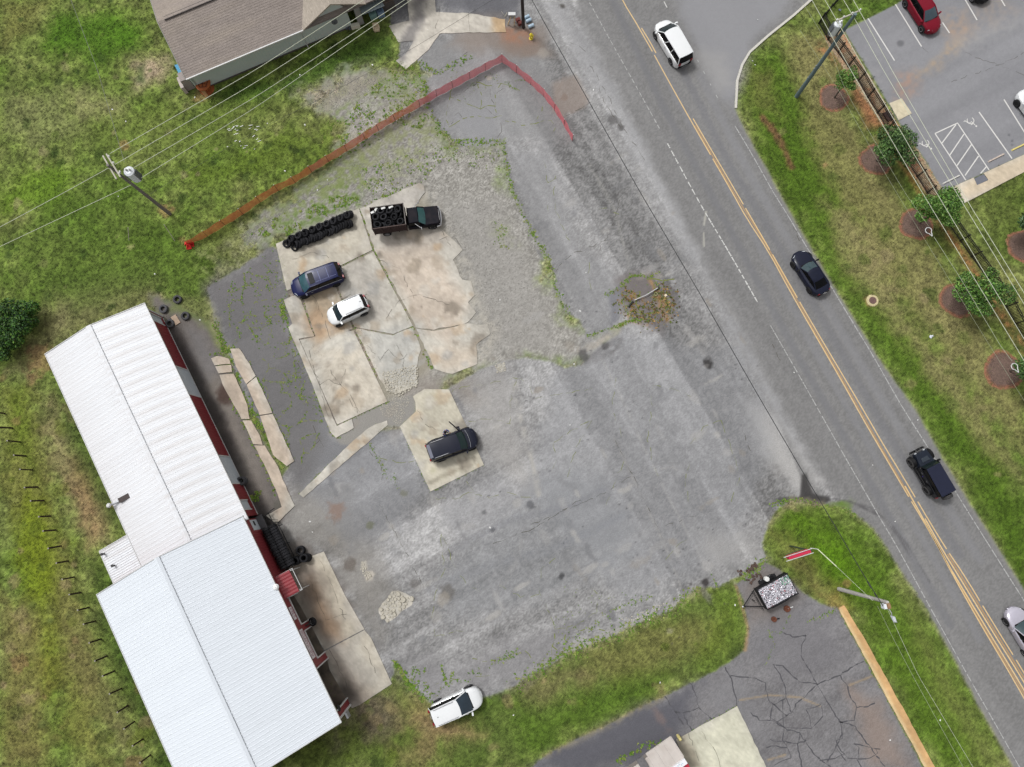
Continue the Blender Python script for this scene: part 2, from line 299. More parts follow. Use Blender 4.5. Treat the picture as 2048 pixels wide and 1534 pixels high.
for p, c, a in [([(415, 575), (545, 492), (600, 700), (680, 880), (740, 860), (720, 910), (600, 980), (500, 800)], (108, 106, 107), .88), ([(780, -20), (1045, -20), (1040, 35), (900, 25), (880, 0), (780, 50)], (96, 96, 102), .8),
    ([(860, 70), (1010, 70), (1080, 60), (1110, 200), (1150, 280), (1010, 280), (900, 280), (860, 180), (840, 130)], (142, 142, 143), .7), ([(930, 190), (1000, 200), (1000, 270), (950, 290), (900, 250)], (148, 148, 151), .7),
    ([(1015, 300), (1100, 290), (1160, 500), (1250, 560), (1240, 640), (1175, 670), (1110, 540), (1030, 370)], (147, 147, 149), .6), ([(1075, 0), (1130, 0), (1330, 330), (1500, 640), (1640, 950), (1560, 880), (1400, 560), (1200, 200)], (158, 158, 160), .7),
    ([(1480, 790), (1540, 830), (1640, 960), (1600, 1000), (1520, 900)], (182, 180, 178), .8), ([(1230, 650), (1500, 720), (1540, 900), (1480, 1130), (1250, 1200), (1050, 980), (1100, 760)], (146, 147, 151), .5),
    ([(930, 740), (1020, 740), (1040, 860), (1060, 980), (980, 920), (930, 800)], (166, 163, 160), .6), ([(560, 990), (700, 980), (780, 1180), (760, 1300), (650, 1100), (560, 1080)], (134, 130, 124), .65),
    ([(790, 1320), (900, 1330), (1000, 1290), (1200, 1230), (1050, 1350), (870, 1405), (800, 1350)], (134, 132, 134), .6), ([(1080, 960), (1200, 940), (1290, 1100), (1100, 1200), (900, 1240), (860, 1150)], (136, 138, 142), .45),
    ([(640, 840), (800, 860), (860, 980), (800, 1050), (700, 1100), (620, 980)], (134, 135, 139), .6), ([(950, 40), (1080, 50), (1100, 110), (960, 100), (900, 90)], (140, 126, 116), .65), ([(1400, 1060), (1500, 1060), (1530, 1110), (1420, 1150), (1390, 1100)], (164, 162, 160), .6),
    ([(870, 1010), (1000, 950), (1060, 1000), (920, 1090)], (140, 140, 143), .5), ([(530, 510), (560, 560), (590, 660), (570, 690), (500, 600), (430, 590)], (118, 114, 116), .5),
    ([(820, 760), (930, 745), (960, 800), (900, 790), (830, 790), (800, 860), (780, 850)], (146, 138, 130), .7)]:
    patch(p, c, a, 1.2, 1.2)
region([(655, 868), (700, 838), (780, 800), (826, 790), (834, 823), (800, 855), (760, 852), (700, 890), (680, 890)], 1, (146, 143, 138), .2, .2)
# lighter and darker hand-placed marks
for l, w_, c, a in [([(1030, 770), (1045, 850), (1070, 945), (1078, 990)], .5, (178, 174, 166), .8), ([(1150, 60), (1210, 150), (1260, 240), (1330, 330)], .5, (132, 132, 134), .5), ([(1205, 720), (1245, 800), (1290, 900), (1340, 1000), (1420, 1150)], .16, (178, 176, 172), .8),
    ([(1230, 880), (1290, 1010), (1330, 1090), (1360, 1170)], .2, (172, 168, 162), .6), ([(1180, 330), (1230, 420), (1260, 540)], .35, (168, 166, 160), .6), ([(1120, 360), (1170, 420), (1215, 500)], .35, (128, 128, 131), .5),
    ([(1310, 930), (1350, 925), (1378, 942)], .14, (112, 112, 112), .7), ([(1310, 940), (1345, 934), (1372, 948)], .1, (186, 182, 176), .6), ([(900, 1100), (1020, 1040), (1150, 1010), (1240, 960)], .6, (120, 121, 128), .5), ([(860, 1180), (980, 1130), (1100, 1100), (1250, 1030)], .8, (126, 128, 134), .45),
    ([(1000, 1200), (1150, 1130), (1300, 1060)], .7, (162, 162, 163), .5), ([(880, 1290), (1000, 1230), (1180, 1160)], .8, (158, 157, 158), .4), ([(1170, 725), (1200, 700), (1240, 680), (1230, 700), (1190, 720)], .5, (92, 88, 88), .6),
    ([(1160, 700), (1190, 690), (1235, 662)], .7, (180, 170, 155), .7), ([(1608, 950), (1612, 985), (1625, 1003)], .6, (66, 64, 64), .85), ([(1590, 1000), (1625, 990), (1660, 1000)], .4, (70, 68, 68), .8), ([(1130, 150), (1105, 210), (1130, 235), (1175, 205), (1150, 155)], .3, (150, 132, 122), .6),
    ([(1050, 1060), (1030, 1130), (990, 1190)], .5, (160, 158, 156), .4), ([(640, 1020), (690, 1090), (740, 1190)], .5, (150, 146, 140), .5), ([(720, 1130), (760, 1170), (830, 1200)], .5, (120, 118, 118), .4), ([(1120, 960), (1150, 975)], .5, (112, 112, 114), .5)]:
    stroke(l, w_, c, a, None, .3, brk=.8)
patch([(1000, 62), (1030, 55), (1060, 60), (1070, 85), (1040, 95), (1005, 82)], (168, 112, 84), .85, .5, .7, brk=.6); patch([(1000, 85), (1075, 80), (1085, 110), (1020, 115)], (132, 116, 106), .7, .6, .6)
patch([(1105, 165), (1150, 150), (1180, 195), (1170, 215), (1130, 230), (1105, 225)], (146, 134, 126), .75, .35, .3)
patch([(1240, 560), (1300, 545), (1350, 570), (1350, 620), (1310, 650), (1250, 650), (1235, 610)], (114, 107, 106), .85, 1.0, 1.8)
patch([(1215, 590), (1240, 570), (1240, 640), (1222, 650)], (120, 120, 126), .8, .3, .3)
for l in ([(1242, 605), (1250, 620), (1262, 640), (1290, 645)], [(1300, 560), (1316, 590), (1320, 615), (1335, 640)], [(1320, 600), (1345, 620), (1330, 640)], [(1262, 618), (1275, 635), (1300, 650)], [(1250, 600), (1262, 590), (1285, 600)]):
    stroke(l, .45, (176, 132, 82), .75, .2, .3, brk=1.4)
for x, y, r, c, a in [(1416, 725, .45, (48, 46, 46), .85), (1228, 240, .45, (92, 90, 90), .7), (1240, 255, .3, (84, 82, 82), .7), (1411, 1166, .3, (58, 54, 54), .9), (1382, 1168, .14, (80, 76, 76), .8), (1123, 1153, .2, (60, 60, 62), .7), (1168, 712, .5, (66, 64, 66), .6), (1210, 690, .35, (74, 72, 72), .6), (672, 1022, .9, (140, 116, 104), .7), (740, 1050, .3, (104, 106, 84), .6),
    (808, 988, .3, (112, 112, 96), .6), (895, 1185, .5, (98, 94, 90), .6), (885, 1200, .5, (168, 160, 148), .5), (830, 1165, .4, (104, 100, 98), .6), (700, 1130, .5, (104, 96, 90), .7), (728, 1130, .35, (190, 184, 172), .8), (738, 1150, .4, (196, 188, 176), .8), (1000, 735, .35, (196, 192, 182), .8), (1415, 1130, .4, (170, 168, 166), .5), (978, 155, .25, (190, 182, 170), .7), (1085, 105, .4, (170, 165, 156), .45),
    (1125, 12, .3, (70, 66, 62), .8), (1062, 1010, .3, (84, 84, 88), .6), (1150, 790, .12, (70, 70, 74), .8), (1130, 195, .3, (128, 110, 100), .5), (755, 1290, .4, (118, 116, 116), .5), (968, 1025, .25, (90, 90, 92), .6), (900, 1110, .2, (84, 84, 88), .6), (985, 1060, .25, (84, 84, 88), .6)]:
    blob(x, y, r, c, a, wob=.9)
for _ in range(130):
    if _ % 4 == 0: x0_, y0_ = random.uniform(880, 1500), random.uniform(640, 1300)
    x, y = x0_ + random.gauss(0, 22), y0_ + random.gauss(0, 14)
    blob(x, y, random.uniform(.03, .07), (66, 64, 66), .8, .08, .2)
for _ in range(190):
    x, y = random.uniform(640, 1500), random.uniform(300, 1290)
    if y < 700 and x < 1050: continue
    blob(x, y, random.uniform(.2, .9), random.choice([(178, 175, 170), (170, 168, 166), (122, 122, 124), (112, 112, 115), (150, 142, 132)]), random.uniform(.25, .6), wob=1.2, ang=random.choice([-1.07, .5]), ry=random.uniform(.15, .4))
# alley beside the workshop
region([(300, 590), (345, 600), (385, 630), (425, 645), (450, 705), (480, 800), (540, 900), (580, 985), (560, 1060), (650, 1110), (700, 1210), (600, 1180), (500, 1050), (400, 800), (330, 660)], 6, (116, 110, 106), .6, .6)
patch([(395, 700), (425, 730), (470, 830), (520, 930), (540, 1010), (510, 1020), (470, 930), (410, 800)], (142, 134, 126), .6, .5, .5)
patch([(340, 640), (384, 720), (425, 800), (505, 970), (560, 1060), (530, 1070), (400, 810), (330, 650)], (62, 58, 57), .85, .7, .6)  # dark soil along the wall, with the wall's contact shade painted in
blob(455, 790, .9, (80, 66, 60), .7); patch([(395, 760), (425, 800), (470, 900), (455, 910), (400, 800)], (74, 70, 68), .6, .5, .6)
patch([(350, 590), (410, 600), (440, 680), (452, 700), (430, 690), (400, 640), (340, 620)], (112, 124, 72), .7, .5, .8)
patch([(370, 655), (410, 660), (440, 740), (420, 760), (380, 700)], (124, 122, 124), .6, .6, .5)
patch([(440, 640), (450, 700), (430, 690), (415, 640), (410, 590), (422, 600)], (148, 146, 112), .6, .3, .4, brk=1.2)
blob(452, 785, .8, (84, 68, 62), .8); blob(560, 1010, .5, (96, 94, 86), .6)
# ---- road
RD = [(1160, -90), (1700, -90), (1622, 0), (1586, 32), (1536, 73), (1499, 105), (1484, 130), (1474, 162), (1471, 217), (1481, 240), (1511, 300), (1535, 340), (1558, 384), (1586, 434), (1618, 489), (1656, 554), (1706, 634), (1756, 714), (1793, 768), (1831, 818), (1886, 918), (1936, 1000), (1976, 1063), (2031, 1151), (2090, 1250), (2160, 1370), (2250, 1620), (2080, 1620), (2026, 1534), (1961, 1420), (1898, 1300), (1848, 1210), (1806, 1150), (1773, 1095), (1746, 1058), (1716, 1033), (1686, 1015), (1643, 1008), (1600, 950), (1560, 850), (1480, 700), (1400, 540), (1330, 400), (1270, 270), (1200, 130), (1150, 30)]
pts = GW(RD); sl = win(pts, 2); d = sdf(pts, sl) + NF[sl] * .06 + NS[sl] * .06
CL[sl] = np.where(d < 0, 2, CL[sl])
e = VV[sl]
rc = np.array([128, 127, 127])[None, None] + (NF[sl] * 5 + NW[sl] * 8 + ST1[sl] * 11)[..., None]
m = sm(d, .16)
# the worn edge of the lot runs on to the road's left side in one ragged seam
lp = GW([(1120, -60), (1160, 60), (1235, 200), (1320, 380), (1400, 540), (1490, 700), (1570, 850), (1650, 985), (1690, 1012)])
dl = np.full(XX[sl].shape, 1e9)
for i in range(len(lp) - 1): dl = np.minimum(dl, seg_d(XX[sl], YY[sl], lp[i], lp[i + 1]))
mixin(A, sl, m * np.clip((dl - .1 + NS[sl] * .4) / .9, 0, 1), rc)
patch([(1400, -50), (1620, -50), (1500, 100), (1470, 220), (1420, 160), (1350, 0)], (146, 146, 150), .85, .9, .8)
patch([(1390, 100), (1450, 110), (1465, 170), (1440, 180), (1400, 130)], (164, 162, 160), .5, .8, .8)
for l, w_, c, a in [([(1225, 0), (1330, 220), (1450, 440), (1600, 720), (1760, 1000), (1900, 1250)], .7, (116, 116, 120), .6), ([(1290, 60), (1360, 210), (1480, 420), (1640, 720), (1800, 1000), (1960, 1280)], .6, (134, 134, 138), .5), ([(1400, 150), (1500, 350), (1640, 590), (1800, 860), (1960, 1120)], .8, (136, 136, 140), .5), ([(1360, 130), (1460, 330), (1600, 560), (1760, 840), (1920, 1110)], .7, (114, 114, 119), .5),
    ([(1650, 995), (1700, 1003), (1755, 1030)], .15, (76, 74, 76), .55), ([(1690, 1000), (1740, 1015), (1780, 1045), (1815, 1090), (1845, 1140), (1860, 1165)], .1, (90, 88, 90), .6), ([(1715, 1008), (1760, 1030), (1795, 1070), (1825, 1120)], .1, (92, 90, 92), .7), ([(1560, 1000), (1620, 996), (1655, 998)], .4, (74, 72, 72), .8)]:
    stroke(l, w_, c, a, None, .12)
patch([(1598, 1000), (1605, 950), (1612, 948), (1625, 985), (1662, 1000), (1640, 1012), (1615, 1006)], (62, 60, 60), .9, .15, .2)
for l in ([(1412, 424), (1408, 450)], [(1407, 465), (1408, 492)]): stroke(l, .16, (176, 174, 166), .9, .06, .05)
stroke([(1478, 225), (1511, 300), (1586, 434), (1656, 554), (1756, 714), (1831, 818), (1936, 1000), (2031, 1151), (2120, 1310)], .4, (156, 150, 132), .6, .25, .3, brk=.8)
stroke([(1686, 1015), (1746, 1058), (1806, 1150), (1898, 1300), (2026, 1534)], .35, (164, 158, 138), .6, .2, .25, brk=.7)
stroke([(1538, 1050), (1586, 999), (1643, 1008)], .5, (150, 142, 112), .6, .3, .3)
# ---- lower side lot
SD = [(1000, 1590), (1064, 1534), (1086, 1512), (1159, 1475), (1211, 1452), (1274, 1417), (1329, 1392), (1381, 1367), (1424, 1345), (1471, 1315), (1491, 1300), (1496, 1255), (1486, 1200), (1472, 1168), (1530, 1124), (1560, 1140), (1610, 1188), (1650, 1210), (1678, 1218), (1700, 1262), (1765, 1380), (1860, 1560), (1880, 1620), (1000, 1620)]
pts = GW(SD); sl = win(pts, 2); d = sdf(pts, sl) + NF[sl] * .07 + NS[sl] * .07
CL[sl] = np.where(d < 0, 4, CL[sl])
mixin(A, sl, sm(d, .13), np.array([124, 122, 124])[None, None] + (NF[sl] * 8 + NW[sl] * 10 + NM[sl] * 10 + ST2[sl] * 12)[..., None])
for p, c, a in [([(1060, 1534), (1250, 1430), (1400, 1360), (1370, 1440), (1340, 1490), (1250, 1534)], (88, 88, 96), .8), ([(1480, 1170), (1530, 1130), (1600, 1190), (1580, 1240), (1500, 1250)], (128, 118, 112), .6), ([(1500, 1300), (1560, 1200), (1660, 1230), (1690, 1330), (1560, 1360)], (116, 114, 118), .5),
    ([(1700, 1380), (1760, 1400), (1820, 1534), (1740, 1534)], (150, 130, 118), .6), ([(1400, 1400), (1480, 1330), (1500, 1400), (1540, 1480)], (132, 131, 134), .5)]: patch(p, c, a, 1.0, 1.0)
for l in ([(1480, 1400), (1540, 1390), (1600, 1395), (1640, 1412)], [(1700, 1370), (1745, 1352)], [(1536, 1520), (1570, 1510)]): stroke(l, .12, (176, 150, 112), .6, .08, .05)
stroke([(1329, 1392), (1211, 1452), (1086, 1512)], .5, (168, 152, 110), .7, .3, .4, brk=1.0); stroke([(1471, 1172), (1496, 1255), (1491, 1300)], .25, (170, 140, 106), .7, .12, .15)
stroke([(1310, 1420), (1335, 1460)], .5, (130, 112, 108), .6, .3, .4)
stroke([(1024, 1375), (1134, 1307), (1236, 1267), (1336, 1222), (1394, 1180)], .9, (164, 158, 140), .7, .4, .6, brk=.8)
# ---- customer car park, east
EP = [(1688, 60), (1736, 37), (1793, 8), (1830, -20), (1950, -90), (2200, -90), (2200, 280), (2048, 310), (1906, 375), (1886, 384), (1850, 320), (1801, 250), (1776, 207), (1743, 150), (1711, 100)]
pts = GW(EP); sl = win(pts, 2); d = sdf(pts, sl) + NF[sl] * .03
CL[sl] = np.where(d < 0, 5, CL[sl])
mixin(A, sl, sm(d, .1), np.array([140, 140, 144])[None, None] + (NF[sl] * 3 + NW[sl] * 3 + ST2[sl] * 8 + NM[sl] * 4)[..., None])
for p, c, a in [([(1880, 30), (1930, 20), (1950, 70), (1910, 90), (1885, 70)], (182, 152, 128), .8), ([(1800, 150), (1830, 140), (1835, 175), (1805, 200), (1790, 205)], (182, 138, 114), .8), ([(1870, 120), (1895, 90), (1925, 85), (1905, 105), (1860, 140), (1830, 150)], (196, 160, 118), .75),
    ([(1930, 10), (2000, -10), (2048, 20), (1990, 60), (1940, 60)], (164, 148, 136), .6), ([(1905, 80), (2000, 40), (2048, 30), (2048, 60), (1920, 110)], (162, 160, 160), .6), ([(1735, 120), (1755, 140), (1780, 200), (1760, 180)], (166, 164, 166), .5), ([(1915, 225), (1960, 225), (1975, 260), (1930, 240)], (158, 157, 162), .6)]: patch(p, tuple(q * .75 + 36 for q in c), a * 1.1, .8, 1.1, brk=.8)
for x, y, r in [(1801, 86, .3), (2018, 270, .15), (2025, 282, .12), (2024, 290, .12)]: blob(x, y, r, (92, 92, 96), .6)
# ---- stone border
region([(1650, 70), (1686, 62), (1731, 140), (1771, 207), (1798, 252), (1843, 312), (1886, 380), (1858, 396), (1823, 345), (1763, 247), (1736, 207), (1686, 135), (1653, 85)], 6, (172, 152, 122), .12, .1)
# ---- concrete-layer canvas
S[:] = np.array([188, 183, 173])[None, None] + (NM * 7 + NS * 7 + NF * 4 + NB * 5 + NW * 3)[..., None]
def sp(p, c, a, soft=.8, wob=.8): patch(p, c, a, soft, wob, T=S)
sp([(552, 488), (718, 417), (745, 501), (574, 583)], (192, 184, 168), .7); sp([(600, 575), (660, 546), (707, 659), (635, 688)], (172, 154, 130), .85, .6, .7); sp([(600, 640), (640, 690), (700, 655), (640, 620)], (170, 138, 108), .6)
sp([(750, 500), (860, 480), (940, 600), (900, 700), (830, 640)], (196, 180, 164), .7); sp([(740, 470), (880, 430), (900, 480), (780, 510)], (182, 172, 162), .6); sp([(720, 420), (840, 366), (850, 400), (740, 440)], (188, 182, 176), .7)
sp([(700, 520), (760, 550), (790, 640), (710, 650), (690, 600)], (182, 176, 168), .6); sp([(860, 690), (960, 690), (950, 740), (880, 745)], (200, 184, 166), .6); sp([(700, 660), (840, 650), (840, 780), (760, 770)], (190, 188, 182), .9)
sp([(630, 700), (740, 680), (770, 800), (680, 845)], (204, 194, 178), .7); sp([(800, 780), (930, 780), (970, 930), (860, 985), (800, 850)], (206, 199, 180), .8)
sp([(425, 712), (480, 697), (590, 925), (560, 1040)], (196, 178, 160), .8); sp([(590, 985), (780, 845)], (190, 186, 174), .6); sp([(790, 30), (870, 0), (1010, 40), (1012, 66), (820, 140)], (206, 199, 188), .8)
sp([(990, 35), (1015, 35), (1015, 68), (990, 68)], (196, 164, 124), .8, .5); stroke([(839, -10), (838, 40), (815, 80), (800, 112)], 1.2, (138, 134, 132), .9, .4, .4, T=S)
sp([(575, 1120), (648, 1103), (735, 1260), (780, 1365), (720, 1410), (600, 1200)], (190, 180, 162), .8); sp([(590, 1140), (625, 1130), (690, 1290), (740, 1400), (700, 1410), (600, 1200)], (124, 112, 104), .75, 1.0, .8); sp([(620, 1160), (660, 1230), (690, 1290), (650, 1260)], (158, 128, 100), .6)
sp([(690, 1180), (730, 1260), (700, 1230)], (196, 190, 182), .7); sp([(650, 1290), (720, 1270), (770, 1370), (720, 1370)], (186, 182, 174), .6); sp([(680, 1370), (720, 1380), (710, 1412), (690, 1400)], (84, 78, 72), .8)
sp([(1345, 1480), (1475, 1412), (1535, 1540), (1380, 1560)], (208, 206, 186), .9); sp([(1350, 1480), (1372, 1470), (1390, 1500), (1400, 1534), (1375, 1534)], (146, 136, 120), .7, .5); sp([(1770, 200), (1810, 190), (1830, 230), (1790, 250)], (218, 206, 176), .9); sp([(1900, 370), (2060, 300), (2060, 350), (1925, 410)], (208, 192, 168), .95)
stroke([(861, 965), (880, 955), (925, 936)], .35, (152, 146, 130), .7, .1, .1, T=S); stroke([(868, 808), (870, 790)], .5, (186, 176, 150), .5, .3, .3, T=S); blob(866, 940, .3, (182, 178, 150), .6, T=S)
stroke([(845, 372), (832, 410), (882, 455), (926, 500), (908, 522), (925, 560), (944, 562), (952, 600), (940, 645), (978, 655), (955, 690), (955, 730)], .9, (158, 153, 145), .85, .5, .7, T=S, brk=1.6)
for _ in range(260):
    x, y = random.uniform(560, 960), random.uniform(370, 980); blob(x, y, random.uniform(.05, .7), random.choice([(156, 144, 128), (170, 156, 138), (210, 204, 194), (132, 122, 110), (190, 164, 134), (176, 174, 170)]), random.uniform(.3, .65), wob=1.1, T=S)
for l in ([(1686, 1216), (1721, 1265), (1829, 1460), (1870, 1540)],): stroke(l, 1.5, (202, 160, 108), .9, .3, .3, T=S)
stroke([(1680, 1222), (1708, 1275), (1765, 1380), (1848, 1534)], .35, (218, 194, 148), .9, .1, .15, T=S)

def tolin(a):
    a = np.clip(a, 2, 255) / 255.0; return np.where(a <= 0.04045, a / 12.92, ((a + 0.055) / 1.055) ** 2.4) / KA
gm = (CL == 0)[..., None]; lum = A.mean(2, keepdims=True)
A = np.where(gm, (lum + (A - lum) * np.array([.8, .75, .88])) * np.array([1.01, .97, .97]) * (1.06 + (.13 * NF + .15 * NW + .06 * NS)[..., None]), A)
S = S * (1 + (.06 * NF + .06 * NW + .1 * NM + .06 * NS)[..., None])
AL = tolin(A); SLn = tolin(S)
def sampler(T):
    def f(x, y):
        u = np.clip((x - GX0) / GS, 0, nx - 1.001); v = np.clip((y - GY0) / GS, 0, ny - 1.001); i = u.astype(int); j = v.astype(int); a = (u - i)[:, None]; b = (v - j)[:, None]
        return T[j, i] * (1 - a) * (1 - b) + T[j, i + 1] * a * (1 - b) + T[j + 1, i] * (1 - a) * b + T[j + 1, i + 1] * a * b
    return f
sampA = sampler(AL); sampS = sampler(SLn)
def setcol(me, rgb):
    at = me.color_attributes.new('Col', 'FLOAT_COLOR', 'POINT'); c = np.ones((len(me.vertices), 4), np.float32); c[:, :3] = rgb; at.data.foreach_set('color', c.ravel())
M_GR = mat('grass_ground', None, .95, attr='Col', var=.1, scale=3.5, var2=.24, scale2=15, bump=.05, bscale=8, spec=.1)
M_LOT = mat('worn_asphalt', None, .9, attr='Col', var=.05, scale=2.5, var2=.17, scale2=11, bump=.004, bscale=30, spec=.3)
M_ROAD = mat('road_asphalt', None, .88, attr='Col', var=.03, scale=2.5, var2=.08, scale2=16, bump=.002, bscale=40, spec=.3)
M_GRAV = mat('gravel', None, .95, attr='Col', var=.08, scale=3, var2=.26, scale2=20, bump=.012, bscale=26, spec=.2)
M_SOIL = mat('bare_soil', None, .95, attr='Col', var=.14, scale=2.0, var2=.16, scale2=12, bump=.02, bscale=8, spec=.2)
M_SLAB = mat('old_concrete', None, .9, attr='Col', var=.06, scale=1.6, var2=.07, scale2=14, bump=.003, bscale=20, spec=.3)
cc = CL[:-1, :-1]
GRID_Z = (NM * 0.0).astype(np.float32)
def ground(name, cid, m, kind, label=None):
    jj, ii = np.nonzero(cc == cid)
    q = np.stack([jj * nx + ii, jj * nx + ii + 1, (jj + 1) * nx + ii + 1, (jj + 1) * nx + ii], 1)
    u, inv = np.unique(q, return_inverse=True); q = inv.reshape(-1, 4).astype(np.int32)
    me = bpy.data.meshes.new(name); me.vertices.add(len(u)); me.loops.add(q.size); me.polygons.add(len(q))
    co_ = np.zeros((len(u), 3), np.float32); co_[:, 0] = XX.ravel()[u]; co_[:, 1] = YY.ravel()[u]
    me.vertices.foreach_set('co', co_.ravel()); me.loops.foreach_set('vertex_index', q.ravel()); me.polygons.foreach_set('loop_start', np.arange(0, q.size, 4, dtype=np.int32))
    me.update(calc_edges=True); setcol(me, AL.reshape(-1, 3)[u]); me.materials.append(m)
    return props(link(name, me), label, kind=kind)
g_grass = ground('grass', 0, M_GR, 'stuff', 'mown grass and weeds around the lots and along the verge'); g_grass['category'] = 'grass'
ground('parking_lot', 1, M_LOT, 'structure'); ground('road', 2, M_ROAD, 'structure'); ground('gravel_yard', 3, M_GRAV, 'structure')
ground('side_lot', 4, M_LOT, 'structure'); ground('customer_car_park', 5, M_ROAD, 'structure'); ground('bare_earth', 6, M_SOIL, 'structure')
m_far = mat('far_field', (104, 122, 56), .95, var=.25, scale=.15, var2=.25, scale2=3, bump=.05, bscale=3)
GX1e, GY1e = xs[-1], ys[-1]; b = MB(); BG = 900
b.add([(-BG, -BG, 0), (BG, -BG, 0), (BG, GY0, 0), (-BG, GY0, 0)], [(0, 1, 2, 3)]); b.add([(-BG, GY1e, 0), (BG, GY1e, 0), (BG, BG, 0), (-BG, BG, 0)], [(0, 1, 2, 3)])
b.add([(-BG, GY0, 0), (GX0, GY0, 0), (GX0, GY1e, 0), (-BG, GY1e, 0)], [(0, 1, 2, 3)]); b.add([(GX1e, GY0, 0), (BG, GY0, 0), (BG, GY1e, 0), (GX1e, GY1e, 0)], [(0, 1, 2, 3)])
b.build('ground', m_far, kind='structure')
m_rfar = mat('road_far', (126, 126, 129), .9, var=.06)
for base, dr in ((G(1400, -90), -AX), (G(2180, 1490), AX)):
    p = np.array(base[:2]); b = MB(); n = NA * 8; q = p + dr * 220
    b.add([(p[0] - n[0], p[1] - n[1], -.0), (p[0] + n[0], p[1] + n[1], 0), (q[0] + n[0], q[1] + n[1], 0), (q[0] - n[0], q[1] - n[1], 0)], [(0, 1, 2, 3)])
    for i in range(4): b.v[i] = (b.v[i][0], b.v[i][1], .004)
    if dr[1] > 0 or True: b.build('road', m_rfar, kind='structure')

# ============================================================ SLABS (each its own raised, tessellated piece)
def slab(px, z=.05, name='concrete_slab', m=None, rag=0.0, parent=None, kind='structure', step=.18, seed=1):
    P = [Vector((*p, 0)) for p in GW(px)]
    if rag:
        r = random.Random(seed); Q = []
        for i in range(len(P)):
            a, c = P[i], P[(i + 1) % len(P)]; k = max(1, int((c - a).length / .5))
            for j in range(k):
                q = a.lerp(c, j / k); n = (c - a).normalized().cross(Vector((0, 0, 1))); Q.append(q + n * (r.uniform(-rag, rag) if j else 0))
        P = Q
    bm = bmesh.new(); vs = [bm.verts.new((p.x, p.y, z)) for p in P]
    try: f = bm.faces.new(vs)
    except Exception: return
    if f.normal.z < 0 or True:
        bm.normal_update()
        if f.normal.z < 0: f.normal_flip()
    x0, x1 = min(p.x for p in P), max(p.x for p in P); y0, y1 = min(p.y for p in P), max(p.y for p in P)
    for ax_, lo, hi in ((0, x0, x1), (1, y0, y1)):
        t_ = lo + step
        while t_ < hi - .02:
            c = (t_, 0, 0) if ax_ == 0 else (0, t_, 0); nn = (1, 0, 0) if ax_ == 0 else (0, 1, 0)
            bmesh.ops.bisect_plane(bm, geom=bm.verts[:] + bm.edges[:] + bm.faces[:], plane_co=c, plane_no=nn); t_ += step
    be = [e for e in bm.edges if e.is_boundary]; r = bmesh.ops.extrude_edge_only(bm, edges=be)
    for v in [g for g in r['geom'] if isinstance(g, bmesh.types.BMVert)]: v.co.z = -.01
    me = bpy.data.meshes.new(name); bm.to_mesh(me); bm.free()
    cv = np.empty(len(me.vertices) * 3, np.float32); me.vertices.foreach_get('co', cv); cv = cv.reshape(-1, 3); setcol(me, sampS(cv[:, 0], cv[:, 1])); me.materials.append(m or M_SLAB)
    return props(link(name, me, parent), kind=kind)
slab([(552, 488), (718, 417), (745, 500), (662, 541), (574, 582)], .06)
slab([(664, 544), (747, 504), (826, 652), (787, 668), (709, 654)], .055); slab([(600, 573), (660, 546), (706, 657), (635, 686)], .06)
slab([(568, 600), (598, 588), (634, 688), (704, 660), (598, 678), (638, 768), (674, 852), (704, 838), (708, 856), (672, 876), (660, 862), (622, 762), (577, 655), (585, 648)], .07, rag=.03)
slab([(600, 680), (707, 661), (775, 803), (675, 849)], .06); slab([(711, 657), (786, 671), (827, 655), (842, 700), (832, 740), (836, 768), (800, 786), (777, 782), (758, 757)], .04, rag=.08, seed=3)
slab([(720, 417), (838, 366), (848, 372), (850, 385), (830, 410), (880, 455), (925, 500), (906, 520), (925, 560), (942, 562), (950, 590), (936, 605), (952, 625), (935, 645), (868, 660), (832, 655), (749, 500)], .055, rag=.08, seed=2)
slab([(832, 657), (868, 662), (935, 647), (975, 650), (981, 668), (952, 690), (955, 728), (905, 748), (870, 738)], .05, rag=.06, seed=5)
slab([(826, 793), (849, 778), (898, 779), (932, 850), (968, 930), (861, 983), (800, 853), (832, 823), (831, 805)], .06, rag=.0)
slab([(774, 841), (776, 850), (607, 995), (598, 988), (687, 900), (732, 860), (752, 848)], .05, rag=.04, seed=6)
slab([(461, 698), (479, 697), (500, 728), (512, 752), (493, 768), (473, 734)], .1, rag=.03); slab([(494, 770), (513, 754), (535, 801), (545, 826), (520, 830)], .1, rag=.03, seed=8); slab([(521, 832), (546, 828), (589, 922), (574, 932), (547, 910)], .1, rag=.03, seed=9)
slab([(423, 717), (436, 712), (459, 718), (462, 728), (430, 731)], .1, rag=.04); slab([(431, 733), (463, 730), (465, 744), (438, 747)], .1, rag=.04, seed=3); slab([(440, 750), (468, 748), (496, 812), (500, 838), (484, 838), (446, 769)], .1, rag=.04, seed=4); slab([(486, 841), (503, 841), (520, 870), (526, 890), (507, 888)], .1, rag=.03, seed=5)
slab([(509, 891), (530, 891), (557, 934), (566, 960), (590, 1011), (553, 1048), (532, 1031), (564, 1014), (556, 989), (539, 950)], .08, rag=.04, seed=6)
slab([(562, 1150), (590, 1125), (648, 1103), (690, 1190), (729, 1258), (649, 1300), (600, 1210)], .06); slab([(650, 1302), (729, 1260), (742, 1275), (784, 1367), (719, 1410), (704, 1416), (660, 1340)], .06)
slab([(812, -12), (869, -12), (872, 25), (937, 27), (1010, 39), (1012, 65), (937, 65), (880, 67), (857, 100), (832, 122), (812, 139), (792, 122), (810, 110), (827, 82), (797, 85), (778, 52), (819, 42)], .05, rag=.05, seed=11)
slab([(1352, 1479), (1474, 1412), (1532, 1534), (1560, 1600), (1400, 1600)], .06, rag=.04, seed=12); slab([(1778, 207), (1803, 197), (1823, 227), (1797, 241)], .05)
